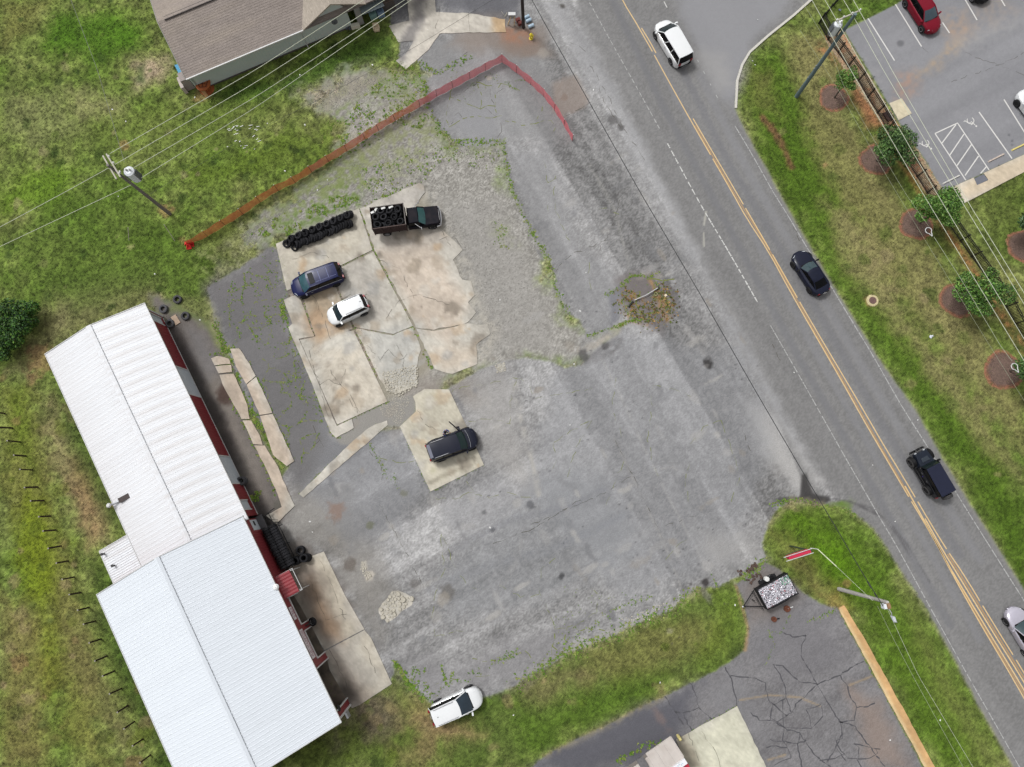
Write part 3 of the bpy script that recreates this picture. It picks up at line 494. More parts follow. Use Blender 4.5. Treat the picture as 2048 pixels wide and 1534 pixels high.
slab([(1906, 374), (1946, 356), (1953, 371), (1976, 361), (1966, 347), (2060, 304), (2100, 286), (2110, 312), (1945, 398), (1925, 408)], .1, name='pavement')
slab([(1676, 1216), (1687, 1210), (1721, 1265), (1829, 1460), (1905, 1600), (1890, 1600), (1848, 1534), (1765, 1380), (1708, 1275)], .12, name='kerb', rag=.04, seed=13)
slab([(757, 1220), (784, 1182), (797, 1181), (812, 1187), (828, 1197), (824, 1210), (774, 1246), (758, 1227)], .02, rag=.1, seed=14)
m_kerb = mat('kerb_white', (206, 202, 194), .8, var=.08, scale=4)
# pale concrete kerb of the side street corner
kp = [(1700, -85), (1622, 0), (1586, 32), (1536, 72), (1499, 105), (1484, 130), (1474, 162), (1471, 217)]
b = MB(); W0 = [Vector((*p, 0)) for p in GW(kp)]; W_ = list(W0)
for i in range(len(W_)):
    dd = (W0[min(i + 1, len(W_) - 1)] - W0[max(i - 1, 0)]).normalized(); n = dd.cross(Vector((0, 0, 1))) * .11; W_[i] = (W_[i] - n, W_[i] + n)
for i in range(len(W_) - 1):
    a, c = W_[i], W_[i + 1]; b.add([(*a[0][:2], 0), (*a[1][:2], 0), (*c[1][:2], 0), (*c[0][:2], 0), (*a[0][:2], .12), (*a[1][:2], .12), (*c[1][:2], .12), (*c[0][:2], .12)], [(4, 5, 6, 7), (0, 1, 5, 4), (2, 3, 7, 6), (0, 4, 7, 3), (1, 2, 6, 5)])
b.build('kerb', m_kerb, kind='structure')

# ============================================================ PAINTED LINES
def dens(pts, step=.5):
    out = []
    for i in range(len(pts) - 1):
        a, c = Vector(pts[i]), Vector(pts[i + 1]); k = max(1, int((c - a).length / step)); out += [a.lerp(c, j / k) for j in range(k)]
    return out + [Vector(pts[-1])]
def smooth_pts(P, it=2):
    for _ in range(it):
        Q = [P[0]]
        for i in range(len(P) - 1): Q += [P[i].lerp(P[i + 1], .25), P[i].lerp(P[i + 1], .75)]
        P = Q + [P[-1]]
    return P
def ribbon(b, P, w_, z, off=0, dash=None, jit=0.0, r=random):
    s = 0.0
    for i in range(len(P) - 1):
        a, c = P[i], P[i + 1]; L_ = (c - a).length
        if L_ < 1e-5: continue
        s += L_
        if dash and (s % (dash[0] + dash[1])) > dash[0]: continue
        d0 = (c - P[max(i - 1, 0)]).normalized(); d1 = (P[min(i + 2, len(P) - 1)] - a).normalized(); n0 = Vector((-d0.y, d0.x)); n1 = Vector((-d1.y, d1.x))
        w0 = w_ * (1 + r.uniform(-jit, jit)) / 2
        q = [a + n0 * (off - w0), a + n0 * (off + w0), c + n1 * (off + w0), c + n1 * (off - w0)]
        b.add([(v.x, v.y, z) for v in q], [(0, 1, 2, 3)])
def line(px, w_, m, name, off=0, dash=None, z=.004, jit=0.0, step=.4, smoothit=1):
    b = MB(); P = [Vector(p) for p in GW(px)]; P = dens(smooth_pts(P, smoothit), step); ribbon(b, P, w_, z, off, dash, jit); return b.build(name, m, kind='structure')
m_yel = mat('yellow_paint', (222, 190, 138), .8, var=.12, scale=5, var2=.12, scale2=40); m_wh = mat('white_paint', (205, 205, 202), .8, var=.12, scale=5, var2=.15, scale2=40)
m_whf = mat('faded_white_paint', (172, 172, 171), .85, var=.12, scale=6); m_pal = mat('paint_between', (170, 140, 104), .85, var=.14, scale=5)
YL = [(1199, -90), (1244, 0), (1281, 60), (1361, 205), (1401, 275), (1464, 384), (1494, 438), (1536, 501), (1581, 584), (1621, 654), (1687, 768), (1723, 833), (1758, 893), (1808, 978), (1868, 1078), (1906, 1151), (1962, 1250), (2011, 1332), (2048, 1396), (2130, 1540)]
YR = [(1386, 237), (1404, 268), (1471, 382), (1534, 490), (1556, 528), (1620, 640), (1696, 768), (1736, 836), (1766, 888), (1813, 965), (1863, 1050), (1896, 1103), (1929, 1151), (1985, 1244), (2048, 1345), (2140, 1500)]
line(YL, .095, m_yel, 'centre_line', dash=(5.8, .12)); line(YR, .095, m_yel, 'centre_line', dash=(4.9, .12))
line([(1283, 56), (1299, 82), (1312, 106)], .1, m_yel, 'centre_line')
line([(1810, 972), (1860, 1062), (1899, 1134), (1913, 1157), (1969, 1250), (2018, 1330), (2060, 1400), (2140, 1540)], .11, m_yel, 'centre_line'); line([(1850, 1037), (1885, 1100), (1921, 1158), (1977, 1250), (2048, 1364), (2140, 1518)], .11, m_yel, 'centre_line')
b = MB()
for pa, pb in ((YL, YR),):
    pa = dens([Vector(p) for p in GW([(1388, 252), (1464, 384), (1536, 501), (1621, 654), (1687, 768), (1758, 893), (1808, 978), (1825, 1005)])], 1.0)
    ribbon(b, pa, .12, .0025, .12)
for pp in ([(1870, 1080), (1909, 1154), (1965, 1251), (2014, 1331), (2054, 1398)], [(1895, 1108), (1925, 1156), (1981, 1248), (2048, 1356)]): ribbon(b, dens([Vector(p) for p in GW(pp)], 1.0), .14, .0025, 0.0)
b.build('centre_line', m_pal, kind='structure')
LW = [(1179, 5), (1224, 87), (1268, 165), (1319, 257)]; line(LW, .07, m_whf, 'edge_line', dash=(.5, .25), jit=.5, step=.1)
line([(1335, 287), (1386, 382), (1411, 426)], .09, m_wh, 'edge_line', dash=(.6, .25), jit=.5, step=.1); line([(1411, 426), (1429, 456), (1459, 506), (1516, 606)], .1, m_wh, 'edge_line', dash=(.45, .16), jit=.4, step=.1)
line([(1541, 651), (1608, 768), (1636, 818), (1668, 875), (1698, 928), (1731, 985), (1761, 1038), (1791, 1088), (1821, 1143), (1878, 1247), (1936, 1352), (1993, 1452), (2045, 1545), (2090, 1620)], .075, m_whf, 'edge_line', dash=(.7, .14), jit=.45, step=.1)
line([(1470, 252), (1499, 300), (1534, 362), (1546, 384), (1573, 426), (1616, 499), (1661, 571), (1711, 654), (1743, 706), (1778, 768), (1808, 820), (1853, 890), (1911, 983), (1948, 1043), (1986, 1103), (2016, 1151), (2047, 1199), (2120, 1320)], .08, m_whf, 'edge_line', dash=(.8, .1), jit=.4, step=.1)
line([(1328, 3), (1334, 15)], .09, m_wh, 'edge_line'); line([(1395, 120), (1412, 152), (1440, 205)], .08, m_whf, 'edge_line', dash=(.25, 1.1), step=.1)
m_wp = mat('stall_paint', (222, 220, 216), .8, var=.06, scale=8)
for a, c in (((1736, 37), (1789, 121)), ((1791, 9), (1843, 93)), ((1885, 45), (1899, 66)), ((1919, -20), (1954, 40)), ((1998, -8), (2010, 12)), ((2008, 199), (2090, 330)), ((1958, 224), (2024, 317)), ((1801, 250), (1801, 251))): line([a, c], .11, m_wp, 'stall_line', smoothit=0)
for l in ([(1870, 267), (1915, 246), (1978, 340)], [(1870, 267), (1932, 361)], [(1912, 249), (1884, 286)], [(1928, 268), (1899, 311)], [(1943, 289), (1914, 331)], [(1957, 312), (1930, 351)], [(1973, 333), (1961, 347)]): line(l, .1, m_wp, 'hatched_aisle_line', smoothit=0, z=.0045 + random.random() * .002)
def wheelchair(x, y, ang):
    c = Vector(G(x, y)[:2]); ca, sa = math.cos(ang), math.sin(ang); T = lambda u, v: c + Vector((u * ca - v * sa, u * sa + v * ca)); b = MB()
    P = [T(.32 * math.cos(R_(a)), .32 * math.sin(R_(a))) for a in range(-70, 215, 12)]; ribbon(b, P, .07, .005)
    for q in ([(-.05, .6), (0, .15), (.32, .12), (.45, -.3), (.6, -.26)], [(-.02, .38), (.25, .36)]): ribbon(b, [T(*p) for p in q], .075, .0065)
    P = T(-.07, .74); b.prism([(P.x + .09 * math.cos(k * .785), P.y + .09 * math.sin(k * .785)) for k in range(8)], .001, .006); b.build('wheelchair_symbol', m_wp, kind='structure')
wheelchair(1941, 241, R_(215)); wheelchair(1851, 286, R_(215))
def stop(x0, y0, x1, y1, m, label):
    a, c = G(x0, y0), G(x1, y1); mid = (a + c) / 2; d = c - a; o = empty('parking_block', (mid.x, mid.y, 0), math.atan2(d.y, d.x), label, 'parking block', 'parking blocks at the stall ends')
    b = MB(); L_ = d.length / 2; b.add([(-L_, -.08, 0), (L_, -.08, 0), (L_, .08, 0), (-L_, .08, 0), (-L_ + .06, -.05, .11), (L_ - .06, -.05, .11), (L_ - .06, .05, .11), (-L_ + .06, .05, .11)], [(4, 5, 6, 7), (0, 1, 5, 4), (1, 2, 6, 5), (2, 3, 7, 6), (3, 0, 4, 7)]); b.build('block', m, o)
    b = MB()
    for s in (-.6, .6): b.lathe([(.02, .1), (.02, .125), (0, .125)], 8, c=(s * L_, 0, 0))
    b.build('anchor_bolts', mat('steel_dark', (80, 78, 76), .6, .6), o, kind='stuff')
stop(1885, 368, 1919, 351, mat('block_white', (214, 212, 206), .8, var=.06), 'white parking block beside the tree at the hatched aisle'); stop(1976, 324, 2008, 308, mat('block_beige', (208, 192, 180), .8, var=.1), 'beige parking block in the wheelchair stall right of the hatching')
stop(2023, 301, 2058, 284, mat('block_yellow', (232, 214, 130), .8, var=.08), 'yellow parking block at the right edge of the picture')

# ============================================================ CRACKS, SEAMS, RUBBLE (too fine to count: stuff)
m_tar = mat('tar_seal', (72, 71, 76), .7, var=.1); m_crk = mat('crack_dark', (84, 80, 72), .95, var=.2); m_moss = mat('crack_moss', (116, 124, 58), .95, var=.25, scale=6)
def wig(P, amp, r, step=.35):
    P = dens([Vector(p) for p in P], step); return [p + Vector((r.uniform(-amp, amp), r.uniform(-amp, amp))) for p in P]
r5 = random.Random(5)
b = MB()
for l in ([(1329, 1393), (1348, 1420), (1352, 1425), (1366, 1448)], [(1352, 1425), (1367, 1427), (1398, 1415), (1420, 1435), (1428, 1440)], [(1381, 1367), (1392, 1390), (1398, 1415)], [(1367, 1427), (1375, 1448), (1388, 1465)], [(1450, 1335), (1460, 1352), (1470, 1390), (1475, 1412)], [(1460, 1352), (1510, 1357), (1530, 1367), (1535, 1395), (1540, 1408)],
    [(1546, 1328), (1566, 1332), (1582, 1348), (1600, 1364), (1634, 1368)], [(1546, 1328), (1560, 1350), (1571, 1375), (1572, 1395), (1583, 1425)], [(1634, 1368), (1650, 1362), (1680, 1350), (1700, 1336), (1728, 1322)], [(1680, 1352), (1695, 1372), (1702, 1395), (1714, 1414), (1708, 1440), (1680, 1444), (1665, 1420), (1636, 1372)],
    [(1611, 1329), (1622, 1345), (1634, 1368), (1610, 1395), (1592, 1408), (1584, 1425), (1552, 1445)], [(1572, 1395), (1545, 1410), (1540, 1440), (1552, 1445)], [(1714, 1414), (1735, 1412), (1750, 1405)], [(1680, 1444), (1710, 1452), (1730, 1480), (1770, 1534)], [(1552, 1445), (1576, 1460), (1600, 1466), (1625, 1505), (1660, 1534)],
    [(1680, 1444), (1684, 1470), (1672, 1495), (1655, 1524)], [(1672, 1495), (1690, 1520)], [(1600, 1466), (1595, 1495), (1605, 1534)], [(1540, 1480), (1570, 1483), (1595, 1488), (1612, 1480)], [(1611, 1329), (1602, 1310), (1604, 1290), (1612, 1270)], [(1562, 1263), (1590, 1275), (1612, 1270)], [(1536, 1400), (1560, 1420), (1575, 1432)], [(1500, 1425), (1520, 1440), (1540, 1440)]):
    ribbon(b, wig(GW(l), .06, r5, .25), .075, .004, jit=.65, r=r5)
b.build('sealed_crack_lines', m_tar, kind='stuff')
CR = [[(907, 195), (940, 175), (975, 150)], [(900, 250), (915, 225), (925, 235)], [(995, 185), (1020, 165), (1040, 158)], [(968, 215), (985, 225), (1000, 245), (1003, 262), (990, 280)], [(980, 180), (985, 200), (990, 215)], [(1200, 175), (1205, 195), (1225, 230), (1245, 262)], [(1180, 130), (1210, 180), (1250, 260), (1290, 320)], [(1140, 87), (1160, 92), (1180, 110)], [(860, 150), (900, 130), (935, 105)],
    [(620, 730), (600, 720)], [(640, 800), (665, 815), (690, 800)], [(690, 790), (705, 805), (715, 822)], [(585, 710), (598, 735), (606, 750)], [(628, 850), (640, 880), (648, 892)], [(640, 880), (620, 895)], [(700, 600), (690, 560), (680, 530)], [(862, 660), (900, 650)], [(870, 510), (905, 490), (930, 500)], [(760, 1010), (800, 1080), (850, 1180)], [(1230, 880), (1330, 1085)], [(1060, 1050), (1200, 990), (1270, 950)], [(1330, 1050), (1390, 1030)],
    [(740, 905), (760, 925), (765, 960)], [(1095, 560), (1140, 510), (1215, 480)], [(1200, 500), (1230, 440), (1240, 400)], [(1130, 230), (1160, 218), (1182, 205)], [(1600, 1180), (1610, 1190)], [(1160, 1000), (1060, 1060), (980, 1090)], [(1500, 900), (1490, 870), (1480, 850)], [(1843, 93), (1862, 112)], [(1600, 480), (1580, 440)], [(1560, 720), (1545, 690)], [(1930, 105), (2048, 150)], [(1900, 165), (2000, 130), (2048, 105)]]
b = MB()
for l in CR: ribbon(b, wig(GW(l), .11, r5), .032, .003, jit=.7, dash=(.9, .4), r=r5)
b.build('crack_lines', m_crk, kind='stuff')
b = MB()
for l in ([(684, 600), (700, 590), (716, 600), (735, 590)], [(640, 770), (660, 760), (680, 770), (690, 740)], [(660, 740), (675, 760), (700, 790), (718, 822)], [(700, 800), (706, 812), (717, 824)], [(618, 700), (630, 740), (648, 800), (660, 840)], [(880, 480), (905, 470), (925, 500)], [(770, 640), (800, 600), (840, 590), (900, 610)], [(850, 420), (870, 440), (900, 490)], [(835, 820), (850, 850), (880, 860)], [(620, 1160), (640, 1210), (652, 1240), (700, 1225)], [(640, 1120), (668, 1180), (690, 1240)], [(660, 1300), (700, 1380)], [(730, 1290), (752, 1345)],
    [(870, 60), (880, 20), (872, 0)], [(937, 28), (938, 64)], [(1400, 1460), (1430, 1500), (1440, 1534)], [(1375, 1467), (1390, 1500), (1400, 1534)], [(795, 690), (810, 720), (800, 750)], [(735, 690), (760, 720), (775, 700), (800, 720), (830, 700)], [(625, 590), (650, 640), (660, 680)], [(586, 520), (620, 505), (660, 515)], [(760, 520), (800, 540), (830, 600)]): ribbon(b, wig(GW(l), .1, r5), .022, .112 if l[0][0] < 0 else .076, jit=.7, dash=(1.3, .25), r=r5)
b.build('slab_crack_lines', m_crk, kind='stuff')
# weedy crack network in the broken asphalt beside the slabs, and the craze of sealed cracks in the side lot
def network(poly, cell, seed, prob):
    P = GW(poly); r = random.Random(seed); x0, x1, y0, y1 = min(p[0] for p in P), max(p[0] for p in P), min(p[1] for p in P), max(p[1] for p in P); N_ = {}; out = []
    def inside(x, y):
        c = False
        for i in range(len(P)):
            p, q = P[i], P[(i + 1) % len(P)]
            if (p[1] > y) != (q[1] > y) and x < (q[0] - p[0]) * (y - p[1]) / (q[1] - p[1]) + p[0]: c = not c
        return c
    for i in range(int((x1 - x0) / cell) + 2):
        for j in range(int((y1 - y0) / cell) + 2): N_[i, j] = (x0 + (i + r.uniform(-.4, .4)) * cell, y0 + (j + r.uniform(-.4, .4)) * cell)
    for (i, j), p in N_.items():
        for k in ((i + 1, j), (i, j + 1)):
            if k in N_ and r.random() < prob and inside(*p) and inside(*N_[k]):
                q = N_[k]; m_ = ((p[0] + q[0]) / 2 + r.uniform(-.2, .2) * cell, (p[1] + q[1]) / 2 + r.uniform(-.2, .2) * cell); out.append([Vector(p), Vector(m_), Vector(q)])
    return out
net1 = network([(430, 580), (545, 500), (600, 700), (660, 870), (600, 960), (520, 800), (470, 680)], 1.25, 3, .55); b = MB()
for l in net1: ribbon(b, wig(l, .07, r5, .2), .045, .0035, jit=.8, dash=(.7, .2), r=r5)
for l in network([(870, 160), (1000, 140), (1100, 200), (1130, 280), (1010, 275), (900, 270)], 1.9, 4, .6): ribbon(b, wig(l, .06, r5), .05, .0035, jit=.7, dash=(.5, .25), r=r5)
for l in network([(900, 760), (1150, 720), (1480, 760), (1500, 1060), (1360, 1170), (1000, 1340), (860, 1280), (700, 1080), (700, 960)], 3.4, 21, .34): ribbon(b, wig(l, .1, r5), .028, .0032, jit=.8, dash=(1.1, .5), r=r5)
for l in network([(1020, 320), (1100, 300), (1330, 500), (1240, 560), (1180, 640)], 2.6, 22, .4): ribbon(b, wig(l, .1, r5), .028, .0032, jit=.8, dash=(1.1, .5), r=r5)
for l in network([(1230, 560), (1350, 550), (1350, 645), (1240, 650)], 1.1, 6, .6): ribbon(b, wig(l, .06, r5), .07, .006, jit=.7, r=r5)
for l in network([(850, 1340), (1050, 1290), (1230, 1210), (1330, 1190), (1240, 1262), (1050, 1350), (880, 1400)], 1.5, 8, .4): ribbon(b, wig(l, .06, r5), .05, .0035, jit=.7, dash=(.6, .3), r=r5)
b.build('mossy_crack_lines', m_moss, kind='stuff')
b = MB()
for l in network([(1500, 1400), (1720, 1380), (1800, 1560), (1540, 1560)], 1.5, 9, .5): ribbon(b, wig(l, .05, r5), .06, .0045, jit=.65, r=r5)
b.build('sealed_crack_lines', m_tar, kind='stuff')
# weeds: little clumps of blades along joints, edges and cracks
WV = []; WF = []; WC = []; WEEDNET = True
def clump(x, y, s, z=0.0, n=7, tint=None):
    g = tint or random.choice([(112, 144, 52), (98, 134, 44), (128, 150, 66), (142, 150, 80)])
    c = np.array(lin(g)[:3]) * random.uniform(.75, 1.25)
    for _ in range(n):
        a = random.uniform(0, 6.28); r = s * random.uniform(.4, .9); h = s * random.uniform(.15, .5); wd = s * .22; k = len(WV)
        px_, py_ = x + random.uniform(-.3, .3) * s, y + random.uniform(-.3, .3) * s
        WV.extend([(px_ - math.sin(a) * wd, py_ + math.cos(a) * wd, z), (px_ + math.sin(a) * wd, py_ - math.cos(a) * wd, z), (px_ + math.cos(a) * r, py_ + math.sin(a) * r, z + h)]); WF.append((k, k + 1, k + 2)); WC.extend([c] * 3)
def weeds(px, n, spread=.12, s=(.06, .16), z=.01, tint=None):
    P = [Vector(p) for p in GW(px)]; L_ = [0]
    for i in range(len(P) - 1): L_.append(L_[-1] + (P[i + 1] - P[i]).length)
    cl = [random.uniform(0, L_[-1]) for _ in range(max(2, n // 9))]
    for _ in range(n):
        t_ = random.choice(cl) + random.gauss(0, .35) if random.random() < .6 else random.uniform(0, L_[-1]); t_ = min(max(t_, 0), L_[-1] - 1e-4)
        i = max(k for k in range(len(L_)) if L_[k] <= t_); i = min(i, len(P) - 2); q = P[i].lerp(P[i + 1], (t_ - L_[i]) / max(1e-6, L_[i + 1] - L_[i]))
        clump(q.x + random.gauss(0, spread), q.y + random.gauss(0, spread), random.uniform(*s), z, tint=tint)
def weedarea(px, n, s=(.08, .2), tint=None, z=0.01):
    P = GW(px); x0, x1, y0, y1 = min(p[0] for p in P), max(p[0] for p in P), min(p[1] for p in P), max(p[1] for p in P); k = 0; it = 0
    while k < n and it < n * 20:
        it += 1; x, y = random.uniform(x0, x1), random.uniform(y0, y1); ins = False
        for i in range(len(P)):
            p, q = P[i], P[(i + 1) % len(P)]
            if (p[1] > y) != (q[1] > y) and x < (q[0] - p[0]) * (y - p[1]) / (q[1] - p[1]) + p[0]: ins = not ins
        if ins and vnoise(np.array([x]), np.array([y]), .8, 77)[0] > .45: clump(x, y, random.uniform(*s), z, tint=tint); k += 1
for l, n, sp_, s_ in [([(718, 417), (749, 502), (862, 735)], 150, .1, (.08, .2)), ([(745, 500), (662, 541)], 50, .06, (.06, .12)), ([(664, 560), (684, 597), (709, 655), (757, 759)], 70, .1, (.06, .16)), ([(600, 590), (635, 690)], 40, .08, (.06, .15)), ([(552, 488), (577, 556), (600, 590)], 70, .15, (.08, .2)), ([(568, 600), (577, 655), (622, 762), (662, 865), (673, 878), (707, 860)], 160, .07, (.06, .16)),
    ([(673, 851), (776, 804)], 60, .06, (.05, .1)), ([(860, 985), (800, 853)], 30, .05, (.05, .1)), ([(861, 985), (968, 932)], 30, .05, (.05, .1)), ([(827, 654), (782, 674)], 30, .06, (.05, .12)), ([(634, 688), (707, 659)], 30, .05, (.05, .1)), ([(598, 988), (687, 898), (752, 847)], 40, .05, (.05, .1)),
    ([(1007, 285), (1023, 380), (1048, 430), (1075, 485), (1090, 503), (1108, 550), (1116, 586), (1137, 625), (1145, 640)], 260, .13, (.06, .18)), ([(1174, 673), (1250, 645), (1270, 640)], 90, .1, (.06, .16)), ([(852, 160), (854, 212), (882, 262), (907, 285), (1007, 285)], 220, .2, (.08, .2)), ([(834, 122), (870, 146), (940, 115)], 90, .18, (.08, .2)),
    ([(1024, 1375), (1134, 1307), (1236, 1267), (1336, 1222), (1394, 1178)], 420, .35, (.08, .22)), ([(1100, 1290), (1180, 1260), (1210, 1225), (1300, 1190)], 80, .15, (.06, .14)), ([(905, 1345), (900, 1365)], 25, .06, (.07, .15)), ([(882, 1330), (893, 1370)], 40, .06, (.07, .16)), ([(789, 1325), (804, 1345), (824, 1375), (862, 1407)], 130, .15, (.1, .25)), ([(860, 1390), (920, 1360), (1000, 1320), (1040, 1300)], 110, .15, (.06, .14)),
    ([(500, 728), (535, 801), (560, 860), (589, 922)], 110, .1, (.07, .16)), ([(445, 760), (480, 835), (510, 890), (540, 950), (560, 1000)], 150, .12, (.08, .2)), ([(462, 718), (480, 770), (500, 820), (525, 860), (540, 890), (560, 930)], 170, .18, (.1, .24)), ([(431, 732), (463, 729)], 20, .05, (.06, .12)), ([(425, 712), (436, 708), (475, 695)], 60, .12, (.08, .2)),
    ([(430, 640), (445, 690), (460, 700)], 90, .18, (.08, .2)), ([(450, 620), (480, 670), (470, 690)], 30, .1, (.06, .14)), ([(560, 600), (570, 640)], 40, .12, (.1, .24)), ([(1240, 570), (1262, 552), (1285, 550), (1296, 556), (1318, 545)], 110, .08, (.06, .14)), ([(1210, 590), (1240, 575), (1262, 560)], 60, .1, (.05, .12)), ([(1240, 600), (1265, 640), (1300, 640)], 60, .12, (.06, .14)),
    ([(1310, 560), (1325, 590), (1340, 620)], 50, .12, (.06, .14)), ([(1490, 1152), (1530, 1124)], 60, .25, (.1, .2)), ([(1434, 1178), (1425, 1150)], 20, .05, (.06, .14)), ([(1680, 1225), (1720, 1300), (1790, 1430), (1850, 1540)], 90, .05, (.06, .12)), ([(1471, 1480), (1352, 1479), (1474, 1412)], 60, .06, (.06, .14)), ([(1611, 1245), (1640, 1235), (1670, 1220)], 50, .1, (.06, .12)),
    ([(1530, 1330), (1550, 1290), (1536, 1262), (1560, 1265), (1580, 1230)], 60, .06, (.05, .1)), ([(1540, 1010), (1586, 998), (1643, 1007), (1700, 1024), (1746, 1056)], 90, .12, (.08, .18)), ([(778, 52), (797, 85)], 40, .15, (.08, .2)), ([(792, 122), (812, 139), (832, 125)], 60, .2, (.1, .22)), ([(840, 366), (720, 417)], 60, .15, (.1, .2)), ([(515, 985), (512, 1000), (500, 995)], 50, .15, (.1, .22)),
    ([(1033, 180), (1010, 165), (1060, 158)], 40, .06, (.05, .1)), ([(900, 165), (960, 160), (1000, 150)], 30, .4, (.05, .1)), ([(735, 880), (765, 935), (775, 960)], 50, .1, (.06, .12)), ([(785, 950), (795, 975)], 25, .12, (.05, .1)), ([(1240, 1520), (1290, 1490), (1325, 1482)], 50, .12, (.1, .22))]:
    weeds(l, n, sp_, s_)
for l in net1:
    if random.random() < .75:
        for _ in range(random.randint(4, 16)): t_ = random.random() ** .7; q = l[0].lerp(l[1], t_) if random.random() < .5 else l[1].lerp(l[2], t_); clump(q.x + random.gauss(0, .06), q.y + random.gauss(0, .06), random.uniform(.05, .13), .01)
for p, n, s_ in [([(430, 560), (550, 500), (590, 640), (620, 760), (520, 700), (470, 640)], 220, (.06, .15)), ([(570, 700), (630, 780), (650, 850), (560, 760)], 100, (.06, .15)), ([(700, 600), (790, 620), (820, 690), (740, 680)], 110, (.05, .11)), ([(760, 720), (830, 700), (820, 780), (770, 780)], 60, (.05, .11)), ([(720, 340), (850, 300), (900, 300), (850, 360), (740, 400)], 160, (.08, .2)), ([(860, 290), (1000, 300), (1000, 340), (900, 330)], 120, (.06, .14)),
    ([(780, 140), (850, 150), (850, 260), (760, 240), (700, 220)], 320, (.08, .22)), ([(985, 440), (1020, 460), (1020, 500), (985, 490)], 50, (.07, .15)), ([(500, 470), (560, 430), (700, 380), (720, 400), (560, 480)], 220, (.1, .24)), ([(640, 250), (760, 200), (760, 280), (650, 330)], 220, (.08, .22)), ([(1235, 560), (1350, 550), (1350, 640), (1250, 650)], 90, (.05, .12)), ([(800, 1330), (850, 1330), (860, 1390), (820, 1370)], 70, (.07, .15)),
    ([(890, 130), (960, 110), (1000, 150), (920, 240)], 26, (.05, .12)), ([(1130, 1170), (1290, 1190), (1230, 1260), (1090, 1290)], 60, (.05, .1))]:
    weedarea(p, n, s_)
for _ in range(420):      # dry brush in the old planter circle
    a = random.uniform(2.4, 7.4); q = abs(random.gauss(1.55, .6)); c_ = G(1296, 604); clump(c_.x + q * 1.15 * math.cos(a), c_.y + q * math.sin(a), random.uniform(.07, .2), .02, 9, random.choice([(150, 116, 74), (126, 116, 66), (104, 116, 50), (168, 138, 92), (104, 84, 58), (84, 92, 44)]))
me = bpy.data.meshes.new('weeds'); me.from_pydata(WV, [], WF); setcol(me, np.array(WC)); me.materials.append(mat('weed_leaf', None, .8, attr='Col', var=.2, scale=6, spec=.2)); props(link('weeds', me), 'low green weeds in the pavement joints and edges', kind='stuff')['category'] = 'weeds'
# rubble: broken bits of concrete and stones
def rubble(name, areas, m, kind='stuff'):
    b = MB()
    for px, n, s0, s1, zz in areas:
        P = GW(px); x0, x1, y0, y1 = min(p[0] for p in P), max(p[0] for p in P), min(p[1] for p in P), max(p[1] for p in P); k = 0; it = 0; used = []
        while k < n and it < n * 30:
            it += 1; x, y = random.uniform(x0, x1), random.uniform(y0, y1); ins = False; s = random.uniform(s0, s1)
            for i in range(len(P)):
                p, q = P[i], P[(i + 1) % len(P)]
                if (p[1] > y) != (q[1] > y) and x < (q[0] - p[0]) * (y - p[1]) / (q[1] - p[1]) + p[0]: ins = not ins
            if not ins or any((x - u) ** 2 + (y - v) ** 2 < (s + t_) ** 2 * .6 for u, v, t_ in used[-160:]): continue
            used.append((x, y, s)); m_ = random.randint(5, 7); a0 = random.random() * 6; pr = [(x + s * random.uniform(.75, 1.1) * math.cos(a0 + 6.283 * j / m_), y + s * random.uniform(.75, 1.1) * math.sin(a0 + 6.283 * j / m_)) for j in range(m_)]
            h = zz + s * random.uniform(.25, .6); n0 = len(b.v); b.add([(u, v, zz - .03) for u, v in pr] + [(x + (u - x) * .75, y + (v - y) * .75, h) for u, v in pr], [tuple(range(m_, 2 * m_))] + [(j, (j + 1) % m_, m_ + (j + 1) % m_, m_ + j) for j in range(m_)]); k += 1
    b.build(name, m, kind=kind)
m_rub = mat('rubble_stone', (188, 182, 168), .9, var=.22, scale=2.5, var2=.1)
rubble('concrete_rubble', [([(765, 745), (835, 730), (836, 770), (800, 792), (772, 784)], 170, .07, .16, .04), ([(757, 1222), (784, 1184), (826, 1198), (774, 1245)], 60, .12, .3, .02), ([(990, 728), (1010, 725), (1012, 742), (994, 745)], 26, .06, .12, 0), ([(722, 1120), (742, 1150), (735, 1162), (722, 1140)], 26, .08, .16, 0), ([(1236, 1240), (1330, 1205), (1300, 1240)], 40, .05, .1, 0), ([(755, 800), (800, 780), (820, 800), (800, 850), (765, 830)], 260, .03, .07, 0)], m_rub)
m_peb = mat('gravel_stone', (138, 135, 130), .9, var=.35, scale=1.7)
rubble('loose_gravel', [([(880, 420), (1010, 300), (1080, 500), (1130, 660), (1150, 720), (990, 720), (950, 560)], 2600, .025, .06, 0), ([(610, 180), (760, 140), (770, 170), (640, 230)], 700, .03, .06, 0), ([(700, 330), (900, 280), (1000, 300), (880, 400), (840, 360), (720, 410)], 1300, .025, .06, 0), ([(480, 470), (700, 340), (640, 380), (560, 430), (500, 500)], 700, .025, .06, 0)], m_peb)
m_cob = mat('border_stone', (176, 158, 132), .9, var=.55, scale=1.3, stain=(202, 120, 66), stain_s=.9, stain_a=.8)
rubble('border_cobbles', [([(1650, 72), (1686, 62), (1731, 140), (1771, 207), (1798, 252), (1843, 312), (1886, 382), (1860, 396), (1823, 345), (1763, 247), (1736, 207), (1686, 135), (1655, 88)], 1500, .06, .13, 0)], m_cob)
m_litter = mat('litter_white', (232, 232, 230), .7, var=.1)
